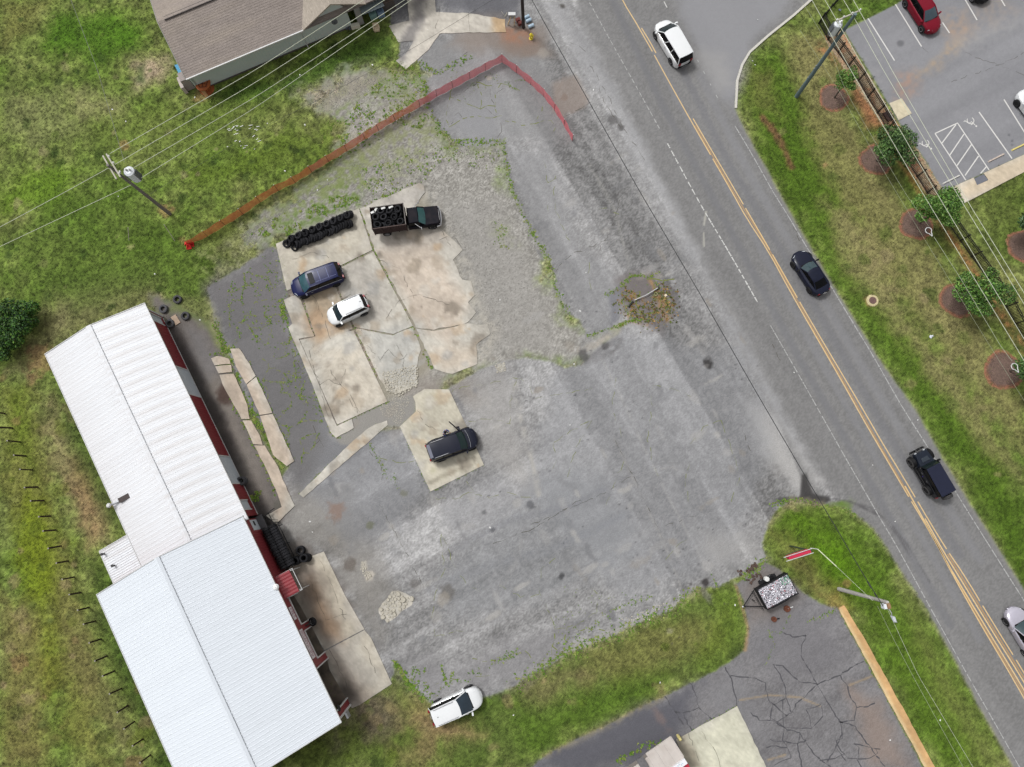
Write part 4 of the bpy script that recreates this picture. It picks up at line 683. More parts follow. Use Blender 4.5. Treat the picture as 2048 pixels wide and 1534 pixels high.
b = MB(); lit = [(225, 219), (252, 243), (480, 283), (535, 247), (610, 250), (600, 150), (745, 130), (1080, 175), (1187, 180), (1505, 122), (1588, 745), (1835, 840), (1172, 545), (1160, 622), (1140, 850), (1515, 40), (390, 195), (570, 342), (655, 360), (310, 548), (635, 380), (237, 393), (1745, 930), (1790, 1043), (1320, 1365), (1027, 1430), (1000, 600), (400, 640), (1780, 1480), (1510, 130), (855, 60), (1148, 728), (1565, 1165), (1535, 1168), (1470, 1210), (620, 1043), (625, 1064), (1860, 674), (1864, 672), (980, 1055), (1880, 1440)]
for x, y in lit:
    p = G(x, y); s = random.uniform(.05, .11); b.box(p.x, p.y, .03, s * 1.6, s, .03, random.random() * 3, random.uniform(-.4, .4))
for _ in range(26):
    p = G(random.uniform(455, 520), random.uniform(250, 300)); b.box(p.x, p.y, .03, random.uniform(.1, .35), .05, .02, .4 + random.uniform(-.3, .3))
b.build('litter', m_litter, kind='stuff')

# ============================================================ GRASS TUFTS (geometry nodes on the grass sheet)
r9 = random.Random(9); b = MB()
for k in range(16):
    a = r9.uniform(0, 6.28); rr = r9.uniform(0, .1); x, y = rr * math.cos(a), rr * math.sin(a); a2 = r9.uniform(0, 6.28); L_ = r9.uniform(.05, .13); h = r9.uniform(.03, .08); wd = .014
    b.add([(x - math.sin(a2) * wd, y + math.cos(a2) * wd, 0), (x + math.sin(a2) * wd, y - math.cos(a2) * wd, 0), (x + math.cos(a2) * L_, y + math.sin(a2) * L_, h)], [(0, 1, 2)])
m_tuft = mat('grass_blades', None, .8, attr='Col', inst=True, var=0, rnd=.12, spec=.15)
tme = b.mesh('grass_tuft', m_tuft)
tuft = bpy.data.objects.new('grass_tuft', tme)
ng = bpy.data.node_groups.new('grass_tufts', 'GeometryNodeTree'); ng.interface.new_socket('Geometry', in_out='INPUT', socket_type='NodeSocketGeometry'); ng.interface.new_socket('Geometry', in_out='OUTPUT', socket_type='NodeSocketGeometry')
N = ng.nodes; Lk = ng.links.new; gi = N.new('NodeGroupInput'); go = N.new('NodeGroupOutput'); dp = N.new('GeometryNodeDistributePointsOnFaces'); dp.inputs['Density'].default_value = 14
oi = N.new('GeometryNodeObjectInfo'); oi.inputs[0].default_value = tuft; oi.inputs['As Instance'].default_value = True
ip = N.new('GeometryNodeInstanceOnPoints'); jn = N.new('GeometryNodeJoinGeometry'); rv = N.new('FunctionNodeRandomValue'); rv.data_type = 'FLOAT_VECTOR'; rv.inputs[1].default_value = (.15, .15, 6.28)
rs = N.new('FunctionNodeRandomValue'); rs.data_type = 'FLOAT'; rs.inputs[2].default_value = .5; rs.inputs[3].default_value = 1.5
Lk(gi.outputs[0], dp.inputs[0]); Lk(dp.outputs['Points'], ip.inputs['Points']); Lk(oi.outputs['Geometry'], ip.inputs['Instance']); Lk(rv.outputs[0], ip.inputs['Rotation']); Lk(rs.outputs[1], ip.inputs['Scale'])
Lk(ip.outputs[0], jn.inputs[0]); Lk(gi.outputs[0], jn.inputs[0]); Lk(jn.outputs[0], go.inputs[0])
md = g_grass.modifiers.new('tufts', 'NODES'); md.node_group = ng
#@@PART2
# ============================================================ WORKSHOP BUILDINGS
TH = math.atan2(AX[1], AX[0])
def frame(E1, Wd):
    n = Vector((NA[0], NA[1], 0)); o = Vector((E1.x, E1.y, 0)) - n * (Wd / 2); return o
def toL(o, px, py, z=0.0, th=TH):
    p = G(px, py, z) - Vector((o.x, o.y, 0)); c, s = math.cos(th), math.sin(th); return p.x * c + p.y * s, -p.x * s + p.y * c
m_roofA = mat('old_white_roof_metal', (233, 235, 240), .45, var=.02, scale=2, stretch=(4.0, .25, .25), var2=.03, scale2=5, rnd=.02, stain=(200, 192, 188), stain_s=.7, stain_a=.45, spec=.5)
m_roofB = mat('new_white_roof_metal', (227, 233, 241), .4, var=.02, scale=2, stretch=(2, .4, .4), rnd=.015, spec=.5)
m_red = mat('red_wall_metal', (136, 46, 52), .55, var=.1, scale=.8, var2=.06); m_trim = mat('white_trim', (214, 214, 214), .5, var=.05)
m_door = mat('white_door', (206, 214, 222), .5, var=.04, scale=1); m_dark = mat('dark_gap', (36, 36, 38), .8); m_inner = mat('inner_wall', (84, 80, 76), .9, var=.15); m_gal = mat('galvanised', (190, 192, 196), .4, .5, var=.1)
def panel_mesh(name, wp, y1, z0, z1, sg, m, ribs=3):
    b = MB(); xs_ = []; 
    for k in range(ribs):
        c = (k + .5) * wp / ribs; hr = .009 if m.name.startswith('old') else .013; xs_ += [(c - .045, 0), (c - .02, hr), (c + .02, hr), (c + .045, 0)]
    xs_ = [(0, 0)] + xs_ + [(wp, 0)]; n = len(xs_)
    vs = [(x, 0, z0 + h) for x, h in xs_] + [(x, sg * y1, z1 + h) for x, h in xs_] + [(0, 0, z0 - .03), (wp, 0, z0 - .03), (0, sg * y1, z1 - .03), (wp, sg * y1, z1 - .03)]
    fs = [(i, i + 1, n + i + 1, n + i) for i in range(n - 1)] + [(2 * n, 2 * n + 2, 2 * n + 3, 2 * n + 1), tuple(range(n, 2 * n)) + (2 * n + 3, 2 * n + 2)]
    b.add(vs, fs); return b.mesh(name, m)
def roof(o, x0, x1, hw, zr, ze, m, pw=.914):
    n = max(1, round((x1 - x0) / pw)); wp = (x1 - x0) / n
    for sg in (1, -1):
        me = panel_mesh('roof_panel', wp, hw, zr, ze, sg, m)
        for i in range(n): link('roof_panel', me, o, (x0 + i * wp, 0, 0.0006 * (i % 3)))
    b = MB(); b.add([(x0 - .02, -.22, zr - .22 * (zr - ze) / hw + .05), (x1 + .02, -.22, zr - .22 * (zr - ze) / hw + .05), (x0 - .02, 0, zr + .07), (x1 + .02, 0, zr + .07), (x0 - .02, .22, zr - .22 * (zr - ze) / hw + .05), (x1 + .02, .22, zr - .22 * (zr - ze) / hw + .05)], [(0, 1, 3, 2), (2, 3, 5, 4)]); b.build('ridge_cap', m, o)
    b = MB()
    for k in range(int((x1 - x0) / .3)): b.box(x0 + .15 + k * .3, .245, zr - .245 * (zr - ze) / hw + .035, random.uniform(.12, .27), .03, .02)
    b.build('ridge_closure', mat('closure_dark', (160, 164, 170), .9), o, kind='stuff')
    b = MB()
    for sg in (1, -1): b.box((x0 + x1) / 2, sg * (hw + .025), ze - .03, x1 - x0 + .1, .05, .14)
    b.build('eave_trim', m_trim, o)
    for xx in (x0 - .03, x1 + .03):
        b = MB()
        for sg in (1, -1): b.add([(xx - .025, 0, zr + .05), (xx + .025, 0, zr + .05), (xx - .025, sg * (hw + .05), ze + .05), (xx + .025, sg * (hw + .05), ze + .05), (xx - .025, 0, zr - .12), (xx + .025, 0, zr - .12), (xx - .025, sg * (hw + .05), ze - .12), (xx + .025, sg * (hw + .05), ze - .12)], [(0, 1, 3, 2), (4, 6, 7, 5), (0, 2, 6, 4), (1, 5, 7, 3), (2, 3, 7, 6)])
        b.build('rake_trim', m_trim, o)
def ribwall(x0, x1, z0, z1, y, o, m, name='wall', th_=.1, along='x'):
    n = max(2, int(abs(x1 - x0) / .12)); b = MB(); P = []
    for i in range(n + 1):
        x = x0 + (x1 - x0) * i / n; P.append((x, y + (.018 if i % 2 else 0)))
    for i in range(n):
        (a, ya), (c, yc) = P[i], P[i + 1]; q = [(a, ya, z0), (c, yc, z0), (c, yc, z1), (a, ya, z1)]
        if along == 'y': q = [(v[1], v[0], v[2]) for v in q]
        b.add(q, [(0, 1, 2, 3)])
    q = (x0, y - th_, x1, y - .002)
    if along == 'x': b.box((x0 + x1) / 2, y - th_ / 2 - .004, (z0 + z1) / 2, x1 - x0, th_ - .008, z1 - z0)
    else: b.box(y - th_ / 2 - .004, (x0 + x1) / 2, (z0 + z1) / 2, th_ - .008, x1 - x0, z1 - z0)
    return b.build(name, m, o)
def gable(o, x, hw, ze, zr, m, name='wall', th_=.1):
    b = MB(); b.add([(x + t_, y, z) for t_ in (0, th_) for y, z in ((-hw, 0), (hw, 0), (hw, ze), (0, zr), (-hw, ze))], [(0, 1, 2, 3, 4), (9, 8, 7, 6, 5), (0, 5, 6, 1), (1, 6, 7, 2), (2, 7, 8, 3), (3, 8, 9, 4), (4, 9, 5, 0)]); return b.build(name, m, o)
# ---- older north part
WA, LA, zeA, zrA = 9.36, 20.67, 3.3, 4.3
oA = frame(G(289, 607, zeA), WA); bA = empty('workshop', (oA.x, oA.y, 0), TH, 'long red metal workshop with an aged white ribbed roof and white bay doors', 'building')
roof(bA, 0, LA + .25, WA / 2, zrA, zeA, m_roofA)
yw = WA / 2 - .22; zt = zeA - .02
def sA(px, py, z=0): return toL(oA, px, py, z)[0]
doorsA = [(sA(325, 640), sA(332, 655), .5, 2.6), (sA(376, 742), sA(402, 796), 0, 2.85), (sA(459, 914), sA(481, 970), 0, 2.85), (sA(510, 995), sA(519, 1013), .8, 2.5)]
x = .3
for a, c, z0, z1 in doorsA:
    ribwall(x, a, 0, zt, yw, bA, m_red); ribwall(a, c, z1, zt, yw, bA, m_red)
    if z0: ribwall(a, c, 0, z0, yw, bA, m_red)
    wide = c - a > 2
    b = MB(); b.box((a + c) / 2, yw - .06, (z0 + z1) / 2, c - a, .04, z1 - z0); d_ = b.build('bay_door' if wide else 'door' if z0 < .6 else 'window', m_door, bA)
    if wide:
        for k in range(4):
            b = MB(); b.box((a + c) / 2, yw - .025, z0 + (k + .5) * (z1 - z0) / 4, c - a - .06, .03, (z1 - z0) / 4 - .03); b.build('door_section', m_door, d_)
    b = MB()
    for xx in (a, c): b.box(xx, yw + .02, (z0 + z1) / 2, .1, .05, z1 - z0)
    b.box((a + c) / 2, yw + .021, z1 + .05, c - a + .1, .05, .1); b.build('door_frame', m_trim, d_)
    x = c
ribwall(x, LA - .1, 0, zt, yw, bA, m_red)
b = MB(); b.box(.3, yw + .03, zt / 2, .14, .08, zt); b.build('corner_trim', m_trim, bA); b = MB(); b.box((.3 + LA) / 2, yw + .022, .06, LA - .6, .03, .12); b.build('base_trim', m_trim, bA)
ribwall(.3, LA - .1, 0, zt, -yw, bA, m_red, th_=.1); gable(bA, .3, yw, zt, zrA - .1, m_red); gable(bA, LA - .3, yw, zt, zrA - .1, m_red)
# flue at the west eave
fx, fy = toL(oA, 245, 998, 3.6); b = MB(); b.tube([(fx, fy + .35, 3.5), (fx, fy - .75, 3.55), (fx, fy - 1.1, 3.8)], .09, 10); fl = b.build('flue_pipe', m_gal, bA, True)
b = MB(); b.lathe([(.16, 3.78), (.2, 3.86), (.12, 3.98), (0, 4.0)], 14, c=(fx, fy - 1.1, 0)); b.build('flue_cap', m_trim, fl, True)
b = MB(); b.box(fx, fy + .15, 3.62, .42, .95, .1); b.build('flue_flashing', mat('rusty_dark', (70, 60, 58), .8, var=.2), fl)
# lean-to on the west
l0, lyo = toL(oA, 199, 1102, 2.7); l1 = LA + .2; b = None
n_ = 3; wp = (l1 - l0) / n_; me = None
vy0, vy1 = -WA / 2 - .02, lyo
for i in range(n_):
    b = MB(); xs_ = [(0, 0)]
    for k in range(6): c = (k + .5) * wp / 6; xs_ += [(c - .045, 0), (c - .02, .03), (c + .02, .03), (c + .045, 0)]
    xs_ += [(wp, 0)]; n = len(xs_); b.add([(l0 + i * wp + u, vy0 + .3, 3.22 + h) for u, h in xs_] + [(l0 + i * wp + u, vy1, 2.7 + h) for u, h in xs_], [(k, k + 1, n + k + 1, n + k) for k in range(n - 1)]); b.build('lean_to_panel', m_roofA, bA)
b = MB(); b.box((l0 + l1) / 2, vy1 - .03, 2.66, l1 - l0, .06, .14); b.build('eave_trim', m_trim, bA); b = MB(); b.add([(l0 - .03, vy0, 3.25), (l0 + .03, vy0, 3.25), (l0 - .03, vy1, 2.73), (l0 + .03, vy1, 2.73), (l0 - .03, vy0, 3.1), (l0 + .03, vy0, 3.1), (l0 - .03, vy1, 2.6), (l0 + .03, vy1, 2.6)], [(0, 1, 3, 2), (0, 2, 6, 4), (1, 5, 7, 3), (2, 3, 7, 6)]); b.build('rake_trim', m_trim, bA)
ribwall(l0 + .2, l1, 0, 2.6, vy1 + .3, bA, m_red); ribwall(vy1 + .3, vy0, 0, 2.6, l0 + .25, bA, m_red, along='y')
for px, py in ((207, 1108), (228, 1131)):
    u, v = toL(oA, px, py, 2.9); b = MB(); b.tube([(u, v, 2.7), (u, v, 3.15)], .07, 8); b.lathe([(.12, 3.1), (.12, 3.2), (0, 3.24)], 10, c=(u, v, 0)); b.build('roof_vent', mat('vent_dark', (60, 58, 60), .6, .3), bA)
# ---- newer south part
WB, LB, zeB, zrB = 13.06, 18.13, 3.9, 6.15
oB = frame(G(485, 1033, zeB), WB); bB = empty('tyre_workshop', (oB.x, oB.y, 0), TH, 'larger red workshop with a bright white ribbed roof and three open service bays', 'building')
roof(bB, 0, LB, WB / 2, zrB, zeB, m_roofB)
yB = WB / 2 - .07; ztB = zeB - .1; hz = 2.35
def sB(px, py, z=0): return toL(oB, px, py, z)[0]
o1a, o1b = sB(593, 1187), sB(618, 1239); o2a, o2b = sB(623, 1252), sB(648.6, 1304); o3a, o3b = sB(656.5, 1316), sB(696.5, 1394.5); wa, wb_ = sB(503, 1045), sB(512, 1067)
seg = [(.25, wa), (wb_, o1a), (o1b, o2a), (o2b, o3a), (o3b, LB - .25)]
for a, c in seg: ribwall(a, c, 0, ztB, yB, bB, m_red)
for a, c, z in ((o1a, o1b, hz), (o2a, o2b, hz), (o3a, o3b, 3.74)):
    (ribwall(a, c, z, ztB, yB, bB, m_red) if z < 3.5 else None)
    b = MB()
    for xx in (a, c): b.box(xx, yB + .015, z / 2, .09, .16, z)
    b.box((a + c) / 2, yB + .016, z + .0, c - a, .16, .08); b.build('bay_frame', m_trim, bB)
ribwall(wa, wb_, 2.7, ztB, yB, bB, m_red); b = MB(); b.box((wa + wb_) / 2, yB - .04, 1.35, wb_ - wa, .05, 2.7); dd = b.build('door', m_door, bB); b = MB(); b.box((wa + wb_) / 2 - .1, yB, 1.9, .4, .03, .3); b.build('window', m_dark, dd)
gable(bB, .25, yB, ztB, zrB - .12, m_red); gable(bB, LB - .35, yB, ztB, zrB - .12, m_red); ribwall(.25, LB - .25, 0, ztB, -yB + .1, bB, m_red)
b = MB(); b.box(LB - .25, yB + .03, ztB / 2, .16, .1, ztB); b.build('corner_trim', m_trim, bB)
b = MB(); b.box((o1a + LB) / 2 - .5, yB - 3.2, .035, LB - o1a - .4, 6.3, .03); b.build('floor', mat('bay_floor', (120, 108, 96), .8, var=.2, scale=1.2, stain=(50, 44, 40), stain_s=.8, stain_a=.8), bB)
b = MB(); b.box((o1a + LB) / 2 - .5, yB - 6.4, 1.9, LB - o1a, .1, 3.8); b.build('inner_wall', m_inner, bB)
# signs over the bays: white boards with faded small lettering that cannot be read
m_sign = mat('sign_white', (232, 224, 228), .5, var=.05); m_sgr = mat('sign_lettering', (150, 96, 112), .6, var=.2)
for (pa, pb, hh, label) in (((577.5, 1215), (593, 1238), .62, 'short'), ((599, 1260), (630, 1315), .75, 'long')):
    a = sB(*pa, 3.1); c = sB(*pb, 3.1); s_ = props(MB().box((a + c) / 2, yB + .06, 3.1, c - a, .04, hh).build('sign_board', m_sign, bB), label=label + ' white board with faded lettering over the bay')
    rr = random.Random(int(a * 10)); b = MB(); rows = 2 if hh < .7 else 3
    for rw in range(rows):
        x = a + .15
        while x < c - .15:
            wd = rr.uniform(.03, .07); b.box(x, yB + .083, 3.1 + (rw - (rows - 1) / 2) * hh / rows * .85, wd, .006, hh / rows * rr.uniform(.35, .6)); x += wd + rr.choice([.03, .03, .05, .13])
    b.build('lettering', m_sgr, s_, kind='stuff')
# red awning with its white rail
a0, ay = toL(oB, 577.7, 1140, 2.7); a1, _ = toL(oB, 592.5, 1185.6, 2.7); ay = min(ay, yB + 1.6)
b = MB(); n = 14
P0 = [(a0 + (a1 - a0) * i / n, yB + .02, 3.05 + (.03 if i % 2 else 0)) for i in range(n + 1)]; P1 = [(a0 + (a1 - a0) * i / n, ay, 2.65 + (.03 if i % 2 else 0)) for i in range(n + 1)]
b.grid([P0, P1]); b.grid([[(x, y, z - .04) for x, y, z in P0], [(x, y, z - .04) for x, y, z in P1]]); aw = b.build('awning', mat('awning_red', (150, 50, 58), .5, var=.1, scale=2), bB)
b = MB(); b.tube([(a0, yB, 2.6), (a0, ay + .22, 2.5), (a1, ay + .22, 2.5), (a1, yB, 2.6)], .04, 6)
for xx in (a0 + .1, a1 - .1): b.tube([(xx, ay + .1, 0), (xx, ay + .1, 2.6)], .04, 6)
b.build('awning_rail', m_trim, aw)
b = MB(); u, v = toL(oB, 552, 1174, 3.95); b.lathe([(0, .12), (.16, .08), (.26, -.05), (.24, -.06), (0, .0)], 16, c=(u, v, 4.05)); b.tube([(u, v - .25, 3.95), (u, v, 4.2), (u, v, 4.12)], .02, 6); b.build('gooseneck_lamp', mat('lamp_white', (240, 240, 240), .4, var=0), bB, True)
b = MB(); b.box(o3b + .9, yB + .1, 1.9, .5, .16, .7); b.build('electric_meter', m_gal, bB); b = MB(); b.lathe([(.1, 0), (.26, .02), (.26, .1), (.1, .12)], 14, 'Y', (LB - .9, yB + .05, 3.1)); b.build('hose_reel', m_dark, bB)

# ============================================================ GREY-GREEN HOUSE, TOP LEFT
g1, g2 = G(371, 158, 2.9), G(607.6, 58.6, 2.9); e_ = (g2 - g1); Lg = e_.length; TG = math.atan2(e_.y, e_.x)
zz = 4.5
for _ in range(12):
    u, v = toL(g1, 321, 41, zz, TG); zz = 2.9 + .3 * v
dh = v; zr_ = zz
hC = empty('green_house', (g1.x, g1.y, 0), TG, 'grey-green sided building with a brown-grey shingle roof at the top left', 'building')
m_sh = mat('shingles', (152, 142, 136), .95, var=.12, scale=1.2, var2=.22, scale2=9, stretch=(.4, 1.6, 1), bump=.01, bscale=20, spec=.15, stain=(172, 160, 146), stain_s=.35, stain_a=.5)
m_sh2 = mat('shingles_pale', (174, 164, 152), .95, var=.12, scale=1.2, var2=.22, scale2=9, stretch=(1.6, .4, 1), bump=.01, bscale=20, spec=.15)
m_sid = mat('green_siding', (200, 214, 209), .7, var=.05, scale=1)
def shingle_plane(x0, x1, y0, z0, y1, z1, m, parent, name='roof', rows=.22):
    L_ = math.hypot(y1 - y0, z1 - z0); n = max(2, int(L_ / rows)); b = MB(); sg = 1 if y1 > y0 else -1
    for i in range(n):
        a, c = i / n, (i + 1) / n; ya, yc = y0 + (y1 - y0) * a, y0 + (y1 - y0) * c; za, zc = z0 + (z1 - z0) * a + .014, z0 + (z1 - z0) * c
        b.add([(x0, ya, za), (x1, ya, za), (x1, yc, zc), (x0, yc, zc), (x0, ya, za - .014), (x1, ya, za - .014)], [(0, 1, 2, 3), (4, 5, 1, 0)])
    b.add([(x0, y0, z0 - .15), (x1, y0, z0 - .15), (x1, y1, z1 - .15), (x0, y1, z1 - .15)], [(3, 2, 1, 0)]); return b.build(name, m, parent)
shingle_plane(0, Lg + 12, 0, 2.9, dh, zr_, m_sh, hC); shingle_plane(0, Lg + 12, 2 * dh, 2.9, dh, zr_, m_sh, hC)
b = MB(); vx, _ = toL(g1, 440, -8, zr_, TG); b.box(.35 + vx / 2, dh, zr_ + .05, vx - .6, .36, .08); b.build('ridge_vent', mat('vent_black', (66, 60, 60), .8), hC); b = MB(); b.box(.35 + vx / 2, dh, zr_ + .095, vx - .6, .24, .02); b.build('ridge_vent', m_sh, hC)
b = MB(); b.box(Lg / 2, -.06, 2.86, Lg, .1, .12); gt = b.build('gutter', m_trim, hC); b = MB(); u, v = toL(g1, 617, 91, 0, TG); b.tube([(u - .1, -.05, 2.8), (u - .1, .35, 2.6), (u - .1, .4, .2), (u - .1, .2, .1)], .04, 6); b.build('downpipe', m_trim, gt)
for xx in (0,): b = MB(); b.add([(xx - .05, -.1, 2.92), (xx + .02, -.1, 2.92), (xx - .05, dh, zr_ + .03), (xx + .02, dh, zr_ + .03), (xx - .05, 2 * dh, 2.92), (xx + .02, 2 * dh, 2.92), (xx - .05, -.1, 2.72), (xx - .05, dh, zr_ - .18), (xx - .05, 2 * dh, 2.72)], [(0, 1, 3, 2), (2, 3, 5, 4), (0, 2, 7, 6), (2, 4, 8, 7)]); b.build('rake_board', mat('rake_grey', (150, 146, 140), .7), hC)
wy = .45; u2, _ = toL(g1, 703, 51, 0, TG)
def sideboards(x0, x1, z0, z1, y):
    n = int((x1 - x0) / .3); b = MB()
    for i in range(n + 1):
        a = x0 + (x1 - x0) * i / n
        if i < n: b.add([(a + .012, y, z0), (a + (x1 - x0) / n - .012, y, z0), (a + (x1 - x0) / n - .012, y, z1), (a + .012, y, z1)], [(0, 1, 2, 3)])
        b.add([(a - .012, y - .015, z0), (a + .012, y - .015, z0), (a + .012, y - .015, z1), (a - .012, y - .015, z1)], [(0, 1, 2, 3)])
    b.box((x0 + x1) / 2, y + .08, (z0 + z1) / 2, x1 - x0, .14, z1 - z0); return b.build('wall', m_sid, hC)
w0_, _ = toL(g1, 394, 172, 0, TG); sideboards(w0_, Lg, .25, 2.85, wy); sideboards(Lg, u2, .25, 2.85, wy)
b = MB(); b.box((w0_ + u2) / 2, wy + .1, .12, u2 - w0_ - .02, .16, .25); b.build('foundation', mat('foundation_dark', (84, 80, 80), .9, var=.1), hC)
b = MB(); b.box(w0_ / 2 + .25, wy + 4, 1.35, .2, 8, 2.7); b.build('wall', m_sid, hC)
# cross gable at the east end
gx = (Lg + u2 + .5) / 2; gz = 2.9 + (u2 + .5 - Lg) * .32
b = MB(); b.add([(Lg, wy - .002, 2.85), (u2, wy - .002, 2.85), (gx + 1, wy - .002, gz - .25), (gx - .2, wy - .002, gz - .3)], [(0, 1, 2, 3)]); b.build('wall', m_sid, hC)
b = MB(); gx2 = gx + .7; b.add([(Lg - .1, -.1, 2.95), (gx2, -.1, gz + .25), (gx2, 9, gz + .25), (Lg - .1, 9, 2.95)], [(0, 1, 2, 3)]); b.add([(gx2, -.1, gz + .25), (2 * gx2 - Lg, -.1, 2.95), (2 * gx2 - Lg, 9, 2.95), (gx2, 9, gz + .25)], [(0, 1, 2, 3)])
b.add([(Lg - .1, -.1, 2.8), (gx2, -.1, gz + .1), (gx2, -.1, gz + .25), (Lg - .1, -.1, 2.95)], [(0, 1, 2, 3)]); b.add([(2 * gx2 - Lg, -.1, 2.8), (gx2, -.1, gz + .1), (gx2, -.1, gz + .25), (2 * gx2 - Lg, -.1, 2.95)], [(0, 1, 2, 3)]); b.build('roof', m_sh2, hC)
# pale block pier and step at the west corner
b = MB(); u, v = toL(g1, 384, 180, 0, TG); b.box(u, v + .5, .8, .75, .9, 1.6); b.build('chimney_stub', mat('pier_grey', (164, 154, 150), .9, var=.1), hC); b = MB(); b.box(u - .55, v + .45, .5, .3, 1.2, 1.0); b.build('block_step', mat('block_pale', (196, 184, 178), .9, var=.12), hC)
u, v = toL(g1, 725, 52, 0, TG); b = MB(); b.box(u, v + .4, 1.2, .55, .5, 2.4); b.build('end_wall', mat('pier_grey2', (150, 152, 150), .85, var=.05), hC)
b = MB(); u3, v3 = toL(g1, 740, 12, 2.2, TG)
P0 = [(u3 - 1.0 + i * .16, v3 - .5, 2.1 + (.03 if i % 2 else 0)) for i in range(15)]; P1 = [(x, y + 5, 2.6 + z - 2.1) for x, y, z in P0]; b.grid([P0, P1]); b.build('porch_roof', mat('porch_metal', (132, 142, 146), .5, .2, var=.05), hC)
b = MB(); b.box(u3, v3 + 2.0, 1.0, 2.4, .1, 2.0); b.build('wall', m_dark, hC)
# dish
u, v = toL(g1, 670, 46, 1.8, TG); b = MB(); b.lathe([(0, 0), (.18, .03), (.3, .1)], 14, 'Z', (u, wy - .35, 2.0)); b.tube([(u, wy, 1.8), (u, wy - .35, 2.0), (u - .2, wy - .6, 2.3)], .02, 6); b.build('satellite_dish', mat('dish_grey', (120, 124, 126), .5), hC, True)

# ============================================================ BUILDING AT THE BOTTOM EDGE
zq = 2.6; q1, q2 = G(1341.6, 1474, zq), G(1373, 1523, zq); dq = (q2 - q1); TQ = math.atan2(dq.y, dq.x)
hD = empty('beige_shop', (q1.x, q1.y, 0), TQ, 'low beige metal roofed kiosk with a white fascia and red band at the bottom edge', 'building'); Lq = dq.length
m_bg = mat('beige_roof_metal', (206, 198, 192), .55, var=.07, scale=1, rnd=.02, stain=(178, 166, 158), stain_s=1.2, stain_a=.5)
def qL(px, py, z): return toL(q1, px, py, z, TQ)
for i in range(13):     # local +x runs to the front (south-east), -y along the roof to the bottom edge
    yy = -i * .8; x0 = 0 if i < 3 else .22 + .03 * (i % 3); x1 = Lq - .32; b = MB(); b.box((x0 + x1) / 2, yy - .4, zq - .02, x1 - x0, .79, .04)
    for k in range(3): b.box((x0 + x1) / 2, yy - .13 - .26 * k, zq + .012, x1 - x0, .05, .025)
    b.build('roof_panel', m_bg, hD)
b = MB(); b.box((.95 + Lq - .15) / 2, -5.4, zq / 2 - .05, Lq - 1.1, 10.2, zq - .1); b.build('wall', mat('beige_wall', (150, 142, 136), .8), hD)
b = MB(); b.box(Lq - .12, -5.2, zq + .0, .42, 10.4, .4); fs_ = b.build('fascia_sign', mat('fascia_white', (238, 238, 242), .5, var=.04), hD)
b = MB(); rr = random.Random(12)
for k in range(5): b.box(Lq - .12 + rr.uniform(-.1, .08), -.35 - k * .13, zq + .203, .12, .07, .006, rr.random())
b.build('lettering', mat('letter_pale_blue', (184, 206, 222), .6), fs_, kind='stuff')
b = MB(); b.box(Lq + .3, -1.1, zq - .3, .42, 2.2, .4); b.build('red_band', mat('sign_red', (186, 30, 58), .5), hD)
u, v = qL(1285, 1526, zq + .05); b = MB(); b.box(u, v, zq + .09, .95, .62, .16); vv_ = b.build('skylight', mat('skylight_grey', (104, 102, 104), .6, var=.3, scale=6), hD)
b = MB(); b.box(-.03, -1.2, zq - .05, .05, 2.4, .12); b.box(Lq / 2 - .2, .03, zq - .05, Lq - .4, .05, .12); b.build('eave_trim', m_bg, hD)
b = MB(); p = G(1355.5, 1471); b.lathe([(.13, 0), (.13, .95), (.09, 1.02), (0, 1.05)], 14); o = b.build('bollard', mat('bollard_cream', (226, 212, 142), .6, var=.08), smooth=True, loc=p, label='pale yellow concrete filled bollard at the corner of the beige shop', cat='bollard')

# ============================================================ TYRES
m_rub2 = mat('tyre_rubber', (40, 40, 43), .8, var=.15, scale=6, rnd=.35, spec=.12); m_rub3 = mat('old_tyre_rubber', (84, 84, 87), .95, var=.15, scale=5, rnd=.15, spec=.15)
def tyre_mesh(R=.33, W=.22, r=.2, name='tyre', m=m_rub2, n=22):
    b = MB(); prof = [(r, -W * .38), (r + .02, -W * .46), (R * .8, -W * .5), (R * .95, -W * .44), (R, -W * .33), (R, -W * .12), (R * .985, -W * .1), (R * .985, -W * .06), (R, -W * .04), (R, W * .04), (R * .985, W * .06), (R * .985, W * .1), (R, W * .12), (R, W * .33), (R * .95, W * .44), (R * .8, W * .5), (r + .02, W * .46), (r, W * .38), (R * .86, W * .3), (R * .9, 0), (R * .86, -W * .3)]
    b.lathe(prof, n, closed=True); return b.mesh(name, m, True, 50)
TY = tyre_mesh(.36, .23, .21); TYB = tyre_mesh(.4, .27, .21, m=m_rub3)
def tyre(p, q, label, group, me=None, s=1.0):
    o = bpy.data.objects.new('tyre', me or TY); COL.objects.link(o); o.location = p; o.rotation_mode = 'QUATERNION'; o.rotation_quaternion = q; o.scale = (s, s, s); return props(o, label, 'tyre', group)
def axisq(d, spin=0): return Vector(d).to_track_quat('Z', 'Y') @ Quaternion((0, 0, 1), spin)
def lean_row(a, c, n, lab, grp, tilt, two=False):
    A_, C_ = G(*a), G(*c); d = (C_ - A_); d.z = 0; L_ = d.length; d.normalize()
    for i in range(n):
        p = A_ + d * (L_ * (i + .5) / n); tl = R_(tilt + random.uniform(-8, 8)); s = random.uniform(.93, 1.08)
        side = Vector((-d.y, d.x, 0)) * random.uniform(-.1, .1)
        ax_ = (-d * math.cos(tl) + Vector((0, 0, 1)) * math.sin(tl) + side * .8).normalized()
        p = Vector((p.x, p.y, .08 + .33 * s * math.cos(tl) + .08)) + side
        if i == 0: ax_ = Vector((.08, -.1, 1)).normalized(); p.z = .19; lb = 'lying tyre at the left end of the ' + grp.split(' of')[0]
        else: lb = lab
        tyre(p, axisq(ax_, random.random() * 3), lb, None if i == 0 else grp, s=s)
